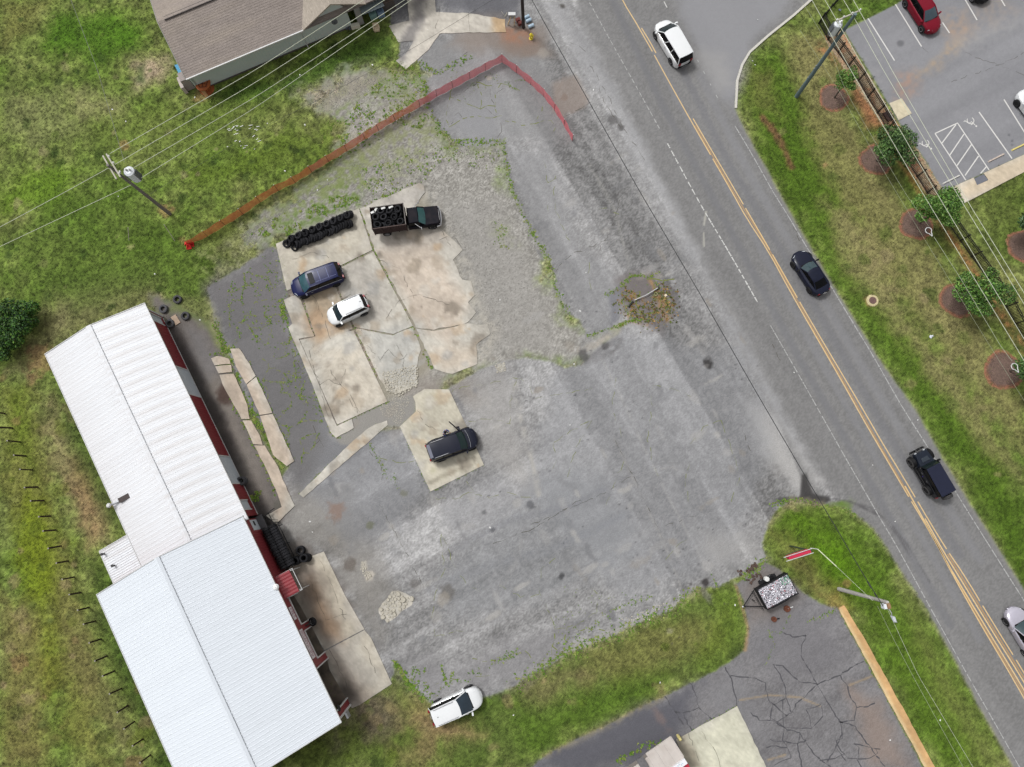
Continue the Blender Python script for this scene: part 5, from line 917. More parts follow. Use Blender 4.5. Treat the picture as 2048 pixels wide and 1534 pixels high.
lean_row((572, 489), (706, 432), 27, 'black used tyre leaning in the back row on the concrete slab', 'back row of tyres on the slab', 42)
lean_row((588, 496), (705, 448), 24, 'black used tyre leaning in the front row on the concrete slab', 'front row of tyres on the slab', 38)
A_, C_ = G(576, 481, .6), G(703, 428, .6)
for i in range(9):      # second layer thrown on the back row
    p = A_.lerp(C_, (i + .5) / 9); tyre(Vector((p.x, p.y, .72)), axisq((random.uniform(-.6, -.2), random.uniform(-.4, .1), 1)), 'black used tyre thrown on top of the back row', 'tyres on top of the back row', s=random.uniform(.95, 1.05))
for (x, y), lb in zip([(355, 599), (327, 618), (371, 632), (340, 647)], ['grey old tyre lying in the grass, farthest from the workshop corner', 'grey old tyre lying in the grass right beside the workshop corner', 'grey old tyre lying on bare soil at the edge of the alley', 'grey old tyre lying against the wall by the small white door']):
    p = G(x, y, .13); tyre(Vector((p.x, p.y, .14)), axisq((random.uniform(-.1, .1), random.uniform(-.1, .1), 1)), lb, None, TYB)
for k in range(3):
    p = G(487, 962, 0); tyre(Vector((p.x + k * .03, p.y, .16 + k * .26)), axisq((0, 0, 1)), ['bottom', 'middle', 'top'][k] + ' tyre of the stack beside the second white bay door', None, TYB)
for k in range(4): p = G(596, 1120, 0); tyre(Vector((p.x, p.y, .13 + k * .23)), axisq((random.uniform(-.04, .04), 0, 1)), ['lowest', 'second', 'third', 'topmost'][k] + ' tyre of the stack touching the tyre rack', None, s=1.06)
for k in range(4): p = G(616, 1115, 0); tyre(Vector((p.x - k * .04, p.y + k * .01, .13 + k * .23)), axisq((random.uniform(-.05, .05), 0, 1)), ['lowest', 'second', 'third', 'topmost'][k] + ' tyre of the leaning stack at the corner of the concrete pad', None, s=1.04)
for k in range(2): p = G(603, 1100, 0); tyre(Vector((p.x, p.y, .13 + k * .24)), axisq((0, 0, 1)), ['lower', 'upper'][k] + ' tyre of the low pair beside the tyre rack', None, s=1.08)
# wheel hung on the pier
pw = bpy.data.objects.new('spare_wheel', None)
def wheel_parts(o, R, W, m_rim, side=1, nsp=5, tm=None):
    t_ = link('tyre', tm or tyre_mesh(R, W, R * .66), o, rot=(R_(90), 0, 0)); b = MB(); y = side * W * .36
    b.lathe([(R * .67, side * -W * .3), (R * .66, y), (R * .58, y), (R * .56, y - side * .05)], 20, 'Y')
    b.lathe([(.0, y - side * .02), (R * .18, y - side * .02), (R * .2, y - side * .06)], 12, 'Y')
    for k in range(nsp): a = k * 6.283 / nsp; b.box(math.cos(a) * R * .37, y - side * .035, math.sin(a) * R * .37, R * .5, .03, R * .17, 0, -a)
    b.build('rim', m_rim, o, True); b = MB(); b.lathe([(0, y - side * .09), (R * .6, y - side * .09)], 16, 'Y'); b.build('brake_disc', m_dark, o)
m_alu = mat('alloy', (200, 200, 204), .35, .7, var=.05); m_alud = mat('dark_alloy', (60, 60, 62), .4, .6, var=.05)
u = (o1b + o2a) / 2; wp_ = Vector((oB.x, oB.y, 0)) + Vector((AX[0] * u + NA[0] * (yB + .45), AX[1] * u + NA[1] * (yB + .45), .85))
sw = empty('display_wheel', wp_, TH, 'car wheel with silver spokes standing in front of the red pier between two bays', 'wheel'); wheel_parts(sw, .37, .25, m_alu); sw.rotation_euler = (R_(-62), 0, TH)
b = MB(); b.tube([(0, -.9, -.05), (0, -.1, 0)], .05, 6); b.build('post', m_dark, sw)
# tyre rack along the wall
r0, _ = toL(oB, 527, 1052, 1.2); r1, ry_ = toL(oB, 586, 1138, .3); r0 += .3; r1 -= .3
rk = empty('tyre_rack', (oB.x, oB.y, 0), TH, 'black steel rack along the red wall, filled with standing tyres', 'tyre rack')
m_blk = mat('black_steel', (34, 34, 37), .6, 0, spec=.2, var=.1)
b = MB()
for xx in (r0 - .1, (r0 + r1) / 2, r1 + .1):
    for yy in (yB + .25, yB + 1.35): b.box(xx, yy, .95, .06, .06, 1.9)
for zz_ in (.25, 1.1):
    for yy in (yB + .35, yB + .75, yB + 1.25): b.box((r0 + r1) / 2, yy, zz_, r1 - r0 + .3, .05, .05)
b.build('rack_frame', m_blk, rk)
nr = int((r1 - r0) / .235)
for lev, z in ((0, .62), (1, 1.48)):
    for rowi, yy in enumerate((yB + .62,) if lev == 0 else (yB + .5, yB + 1.12)):
        for i in range(nr):
            u = r0 + (i + .5) * (r1 - r0) / nr; P = Vector((oB.x + AX[0] * u + NA[0] * yy, oB.y + AX[1] * u + NA[1] * yy, z + random.uniform(-.02, .02)))
            lb = 'black tyre standing on the lower shelf of the rack' if lev == 0 else ('black tyre standing on the upper shelf of the rack, wall side' if rowi == 0 else 'black tyre standing on the upper shelf of the rack, outer side')
            tyre(P, axisq((AX[0] + random.uniform(-.06, .06), AX[1], 0)), lb, ['lower shelf tyres', 'upper shelf tyres on the wall side', 'upper shelf tyres on the outer side'][lev + rowi], s=random.uniform(.92, 1.02))
# black cart beside the rack
cp = G(533, 1047); ct = empty('black_cart', (cp.x, cp.y, 0), TH, 'black steel workshop cart with a flat lid at the north end of the tyre rack', 'cart')
b = MB(); b.box(-.1, -.35, .75, 1.3, 1.2, .5); b.build('box', m_blk, ct); b = MB(); b.box(-.1, -.35, 1.03, 1.4, 1.3, .05); b.build('lid', mat('lid_dark', (70, 68, 72), .6), ct)
b = MB()
for s in (-.5, .5): b.tube([(s, .2, .6), (s * 1.5, 1.0, .55), (s * 1.6, 1.35, .5)], .035, 6)
b.tube([(-.7, .7, .5), (.75, .7, .5)], .03, 6); b.tube([(-.2, .4, .5), (.2, 1.1, .3), (.6, .6, .4)], .02, 5); b.build('handle_bars', m_blk, ct)
for sx in (-.5, .4):
    for sy in (-.8, .1): b = MB(); b.lathe([(.0, -.04), (.14, -.04), (.14, .04), (0, .04)], 12, 'Y', (sx, sy, .14)); b.build('wheel', m_rub2, ct)
b = MB()
for sx in (-.5, .4):
    for sy in (-.8, .1): b.box(sx, sy, .36, .05, .05, .4)
b.build('leg_frame', m_blk, ct)

# ============================================================ VEHICLES
def glassm(name, col, r=.06): return mat(name, tuple(c * .84 for c in col), r, var=.25, scale=1.3, spec=.4)
m_glass = glassm('windscreen_glass', (66, 88, 94)); m_gdark = mat('side_glass', (12, 13, 15), .12, var=0, spec=.12); m_blackp = mat('black_plastic', (26, 26, 28), .6, spec=.15, var=.1); m_chrome = mat('chrome', (220, 220, 224), .15, .9, var=0)
m_lamp = mat('lamp_lens', (216, 222, 228), .1, var=.1); m_tail = mat('tail_lens', (150, 24, 34), .2, var=.1); m_arch = mat('wheel_arch_dark', (18, 18, 19), .9, var=0)
WT = {}
def interp(x, T):
    for i in range(len(T) - 1):
        if x <= T[i + 1][0]: a = (x - T[i][0]) / max(1e-6, T[i + 1][0] - T[i][0]); a = a * a * (3 - 2 * a) * .5 + a * .5; return T[i][1] + (T[i + 1][1] - T[i][1]) * a
    return T[-1][1]
def car(name, cat, label, rear, front, W, Ht, col, zp=.8, prof=None, wsb=.30, wst=.12, rft=-.42, rgb_=-.47, belt=.98, roofw=.74, beltw=.92, nose=4.0, tail=7.0, wheelR=.34, wx=(.31, -.30), glass=None, rails=None, rimm=None, extras=None, rough=.25, clear=.16, roofcol=None, coat=.8, zrear=None, fix_len=None, group=None, sunroof=False, metal=0.0, chromeline=False, tint=None):
    A_, B_ = G(*rear, zrear or zp), G(*front, zp); d = B_ - A_; d.z = 0; L_ = fix_len or d.length; d.normalize(); mid = Vector((A_.x + B_.x, A_.y + B_.y, 0)) / 2
    if fix_len: mid = Vector((B_.x, B_.y, 0)) - d * L_ / 2
    o = empty(name, mid, math.atan2(d.y, d.x), label, cat, group)
    dk = sum(col) < 260; pm = mat('paint_' + name + str(col[0]) + str(len(MATS)), col, .32 if dk else rough, metal, var=.03, scale=1, coat=.04 if dk else coat, spec=.18 if dk else .5); rm = mat('roof_paint' + str(len(MATS)), roofcol, rough, metal, var=.02, coat=coat) if roofcol else pm
    prof = prof or [(-.5, .62), (-.485, .9), (-.44, belt), (.2, belt), (wsb, belt - .02), (.42, .86), (.475, .72), (.5, .52)]
    def hw(t): # t -.5...5
        e = nose if t > 0 else tail; k = min(1, abs(t) / .5); return W / 2 * (1 - .97 * k ** (e * 2.1)) ** (1 / 2.1) * (1 - .05 * k * k)
    ts = [-.5, -.497, -.485, -.465, -.43, -.38, -.3, -.2, -.1, 0, .1, .2, .27, .33, .38, .42, .45, .472, .488, .497, .5]
    b = MB(); rings = []
    for t_ in ts:
        zt_ = interp(t_, prof); w_ = max(.25, hw(t_)); zb = clear + (.12 if abs(t_) > .47 else 0); x = t_ * L_; cr = .035 if t_ > wsb - .02 else .02
        half = [(0, zb), (w_ * .8, zb), (w_ * .97, zb + .1), (w_ * 1.0, zb + (zt_ - zb) * .5), (w_ * .985, zt_ - .14), (w_ * .955, zt_ - .05), (w_ * .9, zt_ - .012), (w_ * .6, zt_ + cr * .6), (0, zt_ + cr)]
        rings.append([(x, y, z) for y, z in half] + [(x, -y, z) for y, z in half[-2:0:-1]])
    n = len(rings[0]); b.v = [p for r in rings for p in r]
    for i in range(len(rings) - 1):
        for k in range(n): b.f.append((i * n + k, i * n + (k + 1) % n, (i + 1) * n + (k + 1) % n, (i + 1) * n + k)); b.mi.append(0)
    b.f += [tuple(range(n)), tuple((len(rings) - 1) * n + k for k in range(n))]; b.mi += [0, 0]; body = b.build('body', pm, o, True, ang=40)
    wb, wr = W / 2 * beltw * .95, W / 2 * roofw; zr = Ht; xb0, xb1, xr0, xr1 = rgb_ * L_, wsb * L_, rft * L_, wst * L_
    def edge(f, top, bul): # f -1..1 across
        if top == 0: return Vector((xb1 + bul * (1 - f * f), f * wb, belt - .02))
        return Vector((xr1 + bul * .6 * (1 - f * f), f * wr, zr - .03 + .03 * (1 - f * f)))
    def redge(f, top, bul):
        if top == 0: return Vector((xb0 - bul * (1 - f * f), f * wb * .96, belt - .03))
        return Vector((xr0 - bul * .6 * (1 - f * f), f * wr * .96, zr - .06 + .03 * (1 - f * f)))
    F_ = [k / 5 - 1 for k in range(11)]; bulf, bulr = .16, .08
    def quadgrid(fn, s=1.0, t0=0, t1=1, off=.0):
        g = []
        for j in range(5):
            t_ = t0 + (t1 - t0) * j / 4; g.append([fn(f * s, 0, bulf if fn is edge else bulr).lerp(fn(f * s, 1, bulf if fn is edge else bulr), t_) + Vector((0, 0, off + .02 * math.sin(math.pi * t_))) for f in F_])
        return g
    gl = glass or m_glass
    b = MB(); b.grid(quadgrid(edge, .97)); b.build('windscreen', gl, o, True)
    b = MB(); b.grid(quadgrid(redge, .97)); b.build('rear_window', m_gdark, o, True)
    # side glass, both sides, bowed a little
    for sg in (1, -1):
        b = MB(); g = []
        for j in range(4):
            t_ = j / 3; row = []
            for k in range(9):
                f = k / 8; p0 = Vector((xb0 + (xb1 - xb0) * f, sg * wb * (.96 + .04 * min(1, f * 3)), belt - .03)); p1 = Vector((xr0 + (xr1 - xr0) * f, sg * wr * (.96 + .04 * min(1, f * 3)), zr - .03)); q = p0.lerp(p1, t_); q.y += sg * .03 * math.sin(math.pi * t_); row.append(q)
            g.append(row)
        b.grid(g); sgl = b.build('side_window', m_gdark, o, True)
        b = MB()
        for f in ((.36, .66) if cat != 'sports car' else (.4,)):
            p0 = Vector((xb0 + (xb1 - xb0) * f, sg * (wb + .008), belt)); p1 = Vector((xr0 + (xr1 - xr0) * f, sg * (wr + .012), zr - .05)); b.tube([p0, (p0 + p1) / 2 + Vector((0, sg * .035, 0)), p1], .035, 6)
        b.build('door_pillar', pm if (col[0] > 150 or metal) and roofcol is None and cat == 'minivan' else m_blackp, sgl)
    b = MB(); g = []
    for j in range(9):
        f = j / 8; row = []
        for q in F_:
            x = (xr0 - bulr * .6 * (1 - q * q)) * (1 - f) + (xr1 + bulf * .6 * (1 - q * q)) * f; y = q * (wr + .01) * (.96 + .04 * min(1, f * 4)); z = zr + .012 + .035 * (1 - q * q) - .05 * (max(0, .3 - f) / .3) ** 2 - .04 * (max(0, f - .75) / .25) ** 2; row.append((x, y, z))
        g.append(row)
    b.grid(g); b.grid([[(x, y * 1.0, z - .05) for x, y, z in r] for r in (g[0], g[-1])]); rf = b.build('roof', rm, o, True)
    b = MB()
    for sg in (1, -1):
        b.tube([(xb1 + .02, sg * wb, belt - .01), (xr1, sg * (wr + .005), zr), (xr1 - .2 * (xr1 - xr0), sg * (wr + .012), zr + .012), (xr0 + .1, sg * (wr * .97), zr - .01), (xr0, sg * wr * .96, zr - .05), (xb0, sg * wb * .95, belt - .03)], .045, 6)
    b.build('roof_pillars', pm if not (roofcol) else m_blackp, o, True)
    # wheels and arches
    key = (round(wheelR, 2),)
    if key not in WT: WT[key] = tyre_mesh(wheelR, .23, wheelR * .66, 'tyre')
    for xw in wx:
        for sg in (1, -1):
            ww = W / 2 * .985; b = MB(); b.lathe([(0, 0), (wheelR * 1.17, 0), (wheelR * 1.17, sg * -.1)], 20, 'Y', (xw * L_, sg * (ww + .012), wheelR * 1.05)); b.build('wheel_arch', m_arch, body)
            wo = bpy.data.objects.new('wheel', None); COL.objects.link(wo); wo.parent = o; wo.location = (xw * L_, sg * (ww - .06), wheelR); wheel_parts(wo, wheelR, .23, rimm or m_alu, sg, 5, WT[key])
    # lamps, bumpers, mirrors
    wn = hw(.46) * .86
    for sg in (1, -1):
        b = MB(); zl = interp(.455, prof) ; P = [(.465 * L_ * 1.0, sg * wn * .62), (.447 * L_, sg * wn * 1.02), (.415 * L_, sg * hw(.415) * .97), (.437 * L_, sg * wn * .72)]
        b.add([(x, y, interp(x / L_, prof) + .018 - (.03 if abs(y) > wn * .9 else 0)) for x, y in P] + [(x + .02, y * 1.01, interp(x / L_, prof) - .12) for x, y in P], [(0, 1, 2, 3), (0, 4, 5, 1), (1, 5, 6, 2)]); b.build('headlight', m_lamp, o)
        b = MB(); x = -.487 * L_ + (.1 if cat == 'sports car' else 0); y = sg * hw(-.47) * .9; b.box(x, y * .92, belt - .14, .16, .2, .3); b.build('tail_light', m_tail, o)
        b = MB(); b.box(wsb * L_ - .12, sg * (W / 2 + .1), belt + .08, .14, .24, .14, sg * .2); b.box(wsb * L_ - .1, sg * (W / 2 - .06), belt + .03, .06, .16, .04); b.build('mirror', pm if cat != 'sports car' else m_blackp, o)
        if cat not in ('sports car', 'sedan'):
            b = MB()
            for f in (-.02, .16): b.box(f * L_ - .1, sg * (W / 2 + .012), belt - .16, .16, .03, .035)
            b.build('door_handles', m_chrome if col[0] > 150 or chromeline else pm, o)
    b = MB(); zf = interp(.49, prof); b.box(.492 * L_, 0, zf - .12, .05, hw(.47) * 1.1, .16); b.build('grille', m_blackp, o)
    b = MB(); b.box(-.494 * L_, 0, .45, .08, hw(-.46) * 1.7, .2); b.build('rear_bumper', m_blackp, o); b = MB(); b.box(-.507 * L_ + .01, 0, .72, .02, .32, .16); b.build('number_plate', m_trim, o)
    b = MB(); b.box(wsb * L_ + .08, 0, belt + .012, .12, wb * 1.6, .012); b.build('wiper_cowl', m_blackp, o)
    if rails:
        for sg in (1, -1): b = MB(); b.tube([((rft + .05) * L_, sg * wr * .92, zr + .01), ((rft + .07) * L_, sg * wr * .92, zr + .07), ((rft + (wst - rft) * rails[1]) * L_, sg * wr * .92, zr + .09), ((rft + (wst - rft) * rails[1] + .02) * L_, sg * wr * .92, zr + .02)], .025, 6); b.build('roof_rail', rails[0], o, True)
    if chromeline:
        for sg in (1, -1): b = MB(); b.tube([(xb0 + .15, sg * (wb + .02), belt + .0), (xb1 - .1, sg * (wb + .03), belt - .02)], .016, 5); b.build('window_trim', m_chrome, o)
    if sunroof:
        for x0, x1 in sunroof: b = MB(); b.box((x0 + x1) / 2 * L_, 0, zr + .045, (x1 - x0) * L_, wr * 1.4, .012); b.build('sunroof', m_gdark, o)
    if extras: extras(o, L_, W, Ht, pm)
    return o
def ant(x, y, z, s=.1):
    def f(o, L_, W, Ht, pm): b = MB(); b.add([(x * L_ - s, y - .02, Ht + z), (x * L_ - s, y + .02, Ht + z), (x * L_ + s, y, Ht + z), (x * L_ - s * .8, y, Ht + z + .08)], [(0, 1, 3), (1, 2, 3), (2, 0, 3)]); b.build('antenna', m_blackp, o)
    return f
WHITE = (236, 238, 240)
car('white_minivan', 'minivan', 'white minivan driving up the road at the top of the picture', (1371, 126), (1320, 41), 1.98, 1.75, WHITE, belt=1.05, wsb=.30, wst=.14, rft=-.45, rgb_=-.485, roofw=.74, nose=2.6, tail=7, prof=[(-.5, .7), (-.49, 1.0), (-.46, 1.05), (.25, 1.05), (.31, 1.02), (.40, .93), (.465, .78), (.5, .55)], glass=glassm('van_glass', (40, 56, 60)))
car('black_sports_car', 'sports car', 'low black sports coupe driving up the road beside the verge', (1647, 585), (1594, 503), 1.88, 1.23, (26, 30, 48), zp=.6, belt=.84, wsb=.17, wst=.02, rft=-.22, rgb_=-.40, roofw=.60, beltw=.78, nose=2.3, tail=4, prof=[(-.5, .62), (-.485, .86), (-.42, .9), (-.3, .88), (-.1, .84), (.17, .83), (.28, .8), (.4, .7), (.47, .58), (.5, .4)], wheelR=.33, wx=(.30, -.30), rimm=m_alud, clear=.1, fix_len=4.5)
car('silver_sedan', 'sedan', 'silver sedan with a dark lower body cut by the right edge of the picture', (2090, 1330), (2021, 1216), 1.83, 1.45, (196, 192, 206), zp=.6, belt=.92, wsb=.22, wst=.05, rft=-.26, rgb_=-.38, roofw=.66, nose=2.8, tail=5, prof=[(-.5, .7), (-.48, .96), (-.38, .98), (.22, .91), (.35, .85), (.45, .72), (.5, .5)], fix_len=4.7, metal=.3)
car('red_sedan', 'sedan', 'dark red sedan parked nose down at the top of the car park', (1816, -22), (1871, 64), 1.86, 1.48, (124, 16, 38), zp=.55, belt=.94, wsb=.24, wst=.08, rft=-.25, rgb_=-.38, roofw=.64, nose=3.0, tail=5, prof=[(-.5, .7), (-.48, .98), (-.38, 1.0), (.24, .93), (.36, .86), (.455, .72), (.5, .5)], fix_len=4.85, glass=glassm('sedan_glass', (84, 104, 116)))
car('white_hatchback', 'car', 'white car with black wheels cut by the right edge above the wheelchair stalls', (2106, 268), (2042, 181), 1.82, 1.5, WHITE, zp=.6, belt=.95, wsb=.25, wst=.08, rft=-.36, rgb_=-.45, roofw=.68, nose=3.0, rimm=m_alud, fix_len=4.5)
car('black_sedan', 'sedan', 'black car of which only the rounded front shows at the top edge', (1918, -90), (1973, 2), 1.85, 1.5, (24, 24, 28), zp=.6, belt=.95, wsb=.24, wst=.08, rft=-.3, rgb_=-.42, roofw=.66, nose=2.6, fix_len=4.7)
def hood_lines(o, L_, W, Ht, pm):
    b = MB()
    for sg in (1, -1): b.tube([(.28 * L_, sg * .55, 1.01), (.44 * L_, sg * .5, .93)], .012, 4)
    b.build('bonnet_creases', m_blackp, o)
def bluex(o, L_, W, Ht, pm):
    b = MB()
    for x in (-.10, -.26): b.box(x * L_, 0, Ht + .05, .03, 1.15, .008)
    for x in (-.02, -.18, -.34):
        for sg in (1, -1): b.box(x * L_, sg * .5, Ht + .04, .6, .02, .012)
    b.build('roof_ribs', mat('rib_blue', (74, 88, 156), .4, var=0), o)
car('blue_suv', 'suv', 'dark blue three-row SUV parked on the slab below the tyre rows', (684, 541), (582, 580), 1.93, 1.72, (20, 28, 76), belt=1.08, wsb=.27, wst=.12, rft=-.42, rgb_=-.475, roofw=.76, nose=3.2, rails=None, chromeline=True, extras=bluex, rimm=m_alud, glass=glassm('blue_glass', (72, 112, 124)), sunroof=[(0.0, .1)], prof=[(-.5, .7), (-.485, 1.0), (-.45, 1.08), (.22, 1.08), (.28, 1.05), (.4, .98), (.47, .82), (.5, .55)])
car('white_crossover', 'suv', 'small white crossover parked below the blue SUV', (734, 602), (655, 638), 1.8, 1.6, WHITE, belt=1.03, wsb=.26, wst=.13, rft=-.40, rgb_=-.46, roofw=.74, nose=3.0, tail=5, rails=(mat('rail_grey', (150, 150, 152), .5), .8), glass=glassm('cross_glass', (44, 62, 70)), extras=ant(-.36, .05, .04), prof=[(-.5, .7), (-.485, 1.0), (-.45, 1.05), (.2, 1.03), (.27, 1.01), (.38, .95), (.46, .82), (.5, .55)])
def openx(o, L_, W, Ht, pm):
    b = MB(); hx = .2 * L_; a = R_(118)   # driver's door swung open on the left side
    dx, dy = -math.sin(R_(62)) * 0 + math.cos(a), math.sin(a); b.box(hx + dx * .55, W / 2 + dy * .55, .72, 1.1, .1, .62, a); dr = b.build('door', pm, o, label='open front door')
    b = MB(); b.tube([(hx, W / 2, 1.05), (hx + dx * .35, W / 2 + dy * .35, 1.55), (hx + dx * 1.0, W / 2 + dy * 1.0, 1.6), (hx + dx * 1.1, W / 2 + dy * 1.1, 1.05)], .03, 6); b.build('window_frame', m_blackp, dr)
    b = MB(); b.box(hx + dx * .15 + .12, W / 2 + dy * .15 + .1, 1.1, .26, .14, .16, a + .9); b.build('mirror', m_blackp, dr)
    b = MB(); b.box(-.43 * L_, 0, Ht + .035, .28, 1.2, .03); b.build('spoiler', mat('spoiler_sheen', (110, 112, 128), .25), o); hood_lines(o, L_, W, Ht, pm)
    b = MB(); b.tube([(.315 * L_, -.8, 1.1), (.335 * L_, -.4, 1.13), (.34 * L_, 0, 1.14), (.335 * L_, .4, 1.13), (.315 * L_, .8, 1.1)], .014, 5); b.build('bonnet_edge', m_chrome, o)
car('black_suv', 'suv', 'black full-size SUV with its front door open on the pale square slab', (856, 907), (954, 871), 2.0, 1.85, (30, 33, 48), belt=1.12, wsb=.25, wst=.13, rft=-.43, rgb_=-.48, roofw=.74, nose=4.0, tail=8, rails=(m_chrome, .55), extras=openx, rimm=m_alud, glass=glassm('bsuv_glass', (36, 62, 62)), wheelR=.38, prof=[(-.5, .75), (-.485, 1.05), (-.455, 1.12), (.2, 1.12), (.27, 1.1), (.42, 1.04), (.475, .9), (.5, .6)])
car('white_suv', 'suv', 'white SUV parked on the grass edge at the bottom of the lot', (862, 1435), (963, 1389), 1.9, 1.7, WHITE, belt=1.04, wsb=.26, wst=.06, rft=-.43, rgb_=-.475, roofw=.72, nose=3.3, tail=5, rails=(mat('rail_silver', (176, 176, 182), .4, .4), .85), glass=glassm('wsuv_glass', (54, 70, 84)), extras=ant(-.33, 0, .04), prof=[(-.5, .7), (-.485, 1.0), (-.45, 1.06), (.2, 1.04), (.27, 1.02), (.38, .96), (.46, .82), (.5, .55)])
# ---- black off-roader
A_, B_ = G(1893, 990, 1.3), G(1834, 899, .8); d = B_ - A_; d.z = 0; L_ = d.length; d.normalize(); mid = Vector((A_.x + B_.x, A_.y + B_.y, 0)) / 2
oj = empty('off_road_vehicle', mid, math.atan2(d.y, d.x), 'boxy black four-door off-roader with big tyres driving up the road', 'off-roader')
pj = mat('paint_offroader', (22, 23, 28), .3, coat=.1, spec=.3, var=.05); pt = mat('soft_top', (34, 38, 58), .8, spec=.2, var=.06, scale=2)
hl = L_ / 2
def bevbox(name, x0, x1, w0, w1, z0, z1, m, par=None, tp=.0, ft=.0, bev=.05):
    b = MB(); b.add([(x0, -w0, z0), (x1, -w1, z0), (x1, w1, z0), (x0, w0, z0), (x0 + tp, -w0 * (1 - ft), z1), (x1 - tp, -w1 * (1 - ft), z1), (x1 - tp, w1 * (1 - ft), z1), (x0 + tp, w0 * (1 - ft), z1)], [(0, 3, 2, 1), (4, 5, 6, 7), (0, 1, 5, 4), (1, 2, 6, 5), (2, 3, 7, 6), (3, 0, 4, 7)])
    o = b.build(name, m, par or oj); md = o.modifiers.new('bevel', 'BEVEL'); md.width = bev; md.segments = 2; return o
bevbox('body', -hl + .1, .18 * L_, .8, .8, .55, 1.2, pj); bevbox('bonnet', .18 * L_, hl - .25, .72, .58, .62, 1.2, mat('bonnet_black', (34, 40, 52), .3, coat=.05, spec=.2), ft=.04); bevbox('bonnet_scoop', .24 * L_, hl - .75, .36, .3, 1.195, 1.25, mat('scoop_black', (48, 56, 66), .3))
bevbox('roof', -hl + .12, .13 * L_, .70, .66, 1.72, 1.85, pt, bev=.06); bevbox('side_window', -hl + .14, .12 * L_, .745, .72, 1.2, 1.74, m_gdark, tp=.02, ft=.04)
b = MB(); b.add([(.185 * L_, -.7, 1.2), (.185 * L_, .7, 1.2), (.13 * L_, .64, 1.76), (.13 * L_, -.64, 1.76)], [(0, 1, 2, 3)]); b.build('windscreen', glassm('off_glass', (30, 42, 42)), oj)
b = MB()
for sg in (1, -1): b.tube([(.19 * L_, sg * .71, 1.2), (.13 * L_, sg * .68, 1.8)], .04, 6)
b.build('windscreen_frame', pj, oj)
bevbox('front_bumper', hl - .14, hl + .02, .78, .62, .55, .78, m_blackp); b = MB(); b.tube([(hl - .05, -.3, .78), (hl - .02, -.28, 1.0), (hl - .02, .28, 1.0), (hl - .05, .3, .78)], .03, 6); b.build('bull_bar', m_blackp, oj); bevbox('rear_bumper', -hl - .0, -hl + .14, .75, .75, .5, .7, m_blackp)
for sg in (1, -1):
    b = MB(); b.lathe([(0, .05), (.09, .04), (.1, 0)], 12, 'X', (hl - .24, sg * .42, .98)); b.build('headlight', m_lamp, oj); b = MB(); b.lathe([(0, .04), (.07, .03), (.07, -.05), (0, -.05)], 10, 'X', (hl - .02, sg * .2, .9)); b.build('fog_lamp', m_chrome, oj)
    for xw in (.31 * L_, -.30 * L_):
        b = MB(); P = []
        for k in range(9): a = math.pi * k / 8; P.append((xw + .5 * math.cos(a), .52 + .5 * math.sin(a)))
        b.grid([[(x, sg * .72, z) for x, z in P], [(x, sg * 1.0, z - .03) for x, z in P]]); b.grid([[(x, sg * .72, z + .04) for x, z in P], [(x, sg * 1.0, z + .01) for x, z in P]]); b.grid([[(x, sg * 1.0, z - .03) for x, z in P], [(x, sg * 1.0, z + .01) for x, z in P]]); b.build('fender', m_blackp, oj)
        wo = bpy.data.objects.new('wheel', None); COL.objects.link(wo); wo.parent = oj; wo.location = (xw, sg * .86, .46)
        if 'off' not in WT: WT['off'] = tyre_mesh(.46, .32, .25, 'tyre', mat('offroad_tyre', (58, 57, 58), .9, var=.2, scale=8))
        wheel_parts(wo, .46, .32, m_alud, sg, 6, WT['off'])
    bevbox('side_step', -.18 * L_, .2 * L_, .08, .08, .48, .56, m_blackp).location = (0, sg * .92, 0)
    b = MB(); b.box(.16 * L_, sg * .95, 1.32, .14, .22, .2); b.build('mirror', m_blackp, oj); b = MB(); b.box(-hl + .08, sg * .72, 1.0, .06, .16, .26); b.build('tail_light', m_tail, oj)
    b = MB()
    for f in (.06, -.12): b.box(f * L_, sg * .81, 1.06, .14, .03, .03)
    b.build('door_handles', m_chrome, oj)
b = MB(); b.tube([(.0, .825, .9), (-.05, .825, .96)], .02, 4); b.build('badge', mat('badge_violet', (110, 90, 200), .4), oj)
wo = bpy.data.objects.new('spare_wheel', None); COL.objects.link(wo); wo.parent = oj; wo.location = (-hl - .16, -.05, 1.15); wo.rotation_euler = (0, 0, R_(90)); wheel_parts(wo, .44, .3, m_alud, 1, 6, WT['off'])
# ---- pickup truck with stake bed of tyres
A_, B_ = G(741.5, 437, 2.2), G(880.5, 431, .7); d = B_ - A_; d.z = 0; L_ = d.length; d.normalize(); mid = Vector((A_.x + B_.x, A_.y + B_.y, 0)) / 2; TP = math.atan2(d.y, d.x)
op = empty('stake_truck', mid, TP, 'old black pickup truck with a rusty stake bed heaped with tyres', 'pickup truck'); hl = L_ / 2
pk = mat('paint_truck', (14, 15, 26), .5, coat=0, spec=.08, var=.1, stain=(80, 64, 64), stain_s=1.6, stain_a=.2); m_rst = mat('rusty_boards', (50, 26, 25), .9, var=.35, scale=3, rnd=.2)
bx1 = hl - 3.1
def bb(*a, **k): return bevbox(*a, par=op, **k)
bb('cab', bx1 + .1, bx1 + 1.35, .92, .92, .5, 1.12, pk); bb('bonnet', bx1 + 1.35, hl - .12, .92, .84, .5, 1.1, pk, bev=.07); bb('cab_roof', bx1 + .22, bx1 + 1.15, .74, .72, 1.62, 1.72, pk, bev=.05); bb('side_window', bx1 + .15, bx1 + 1.25, .86, .84, 1.1, 1.66, m_gdark, tp=.08, ft=.12)
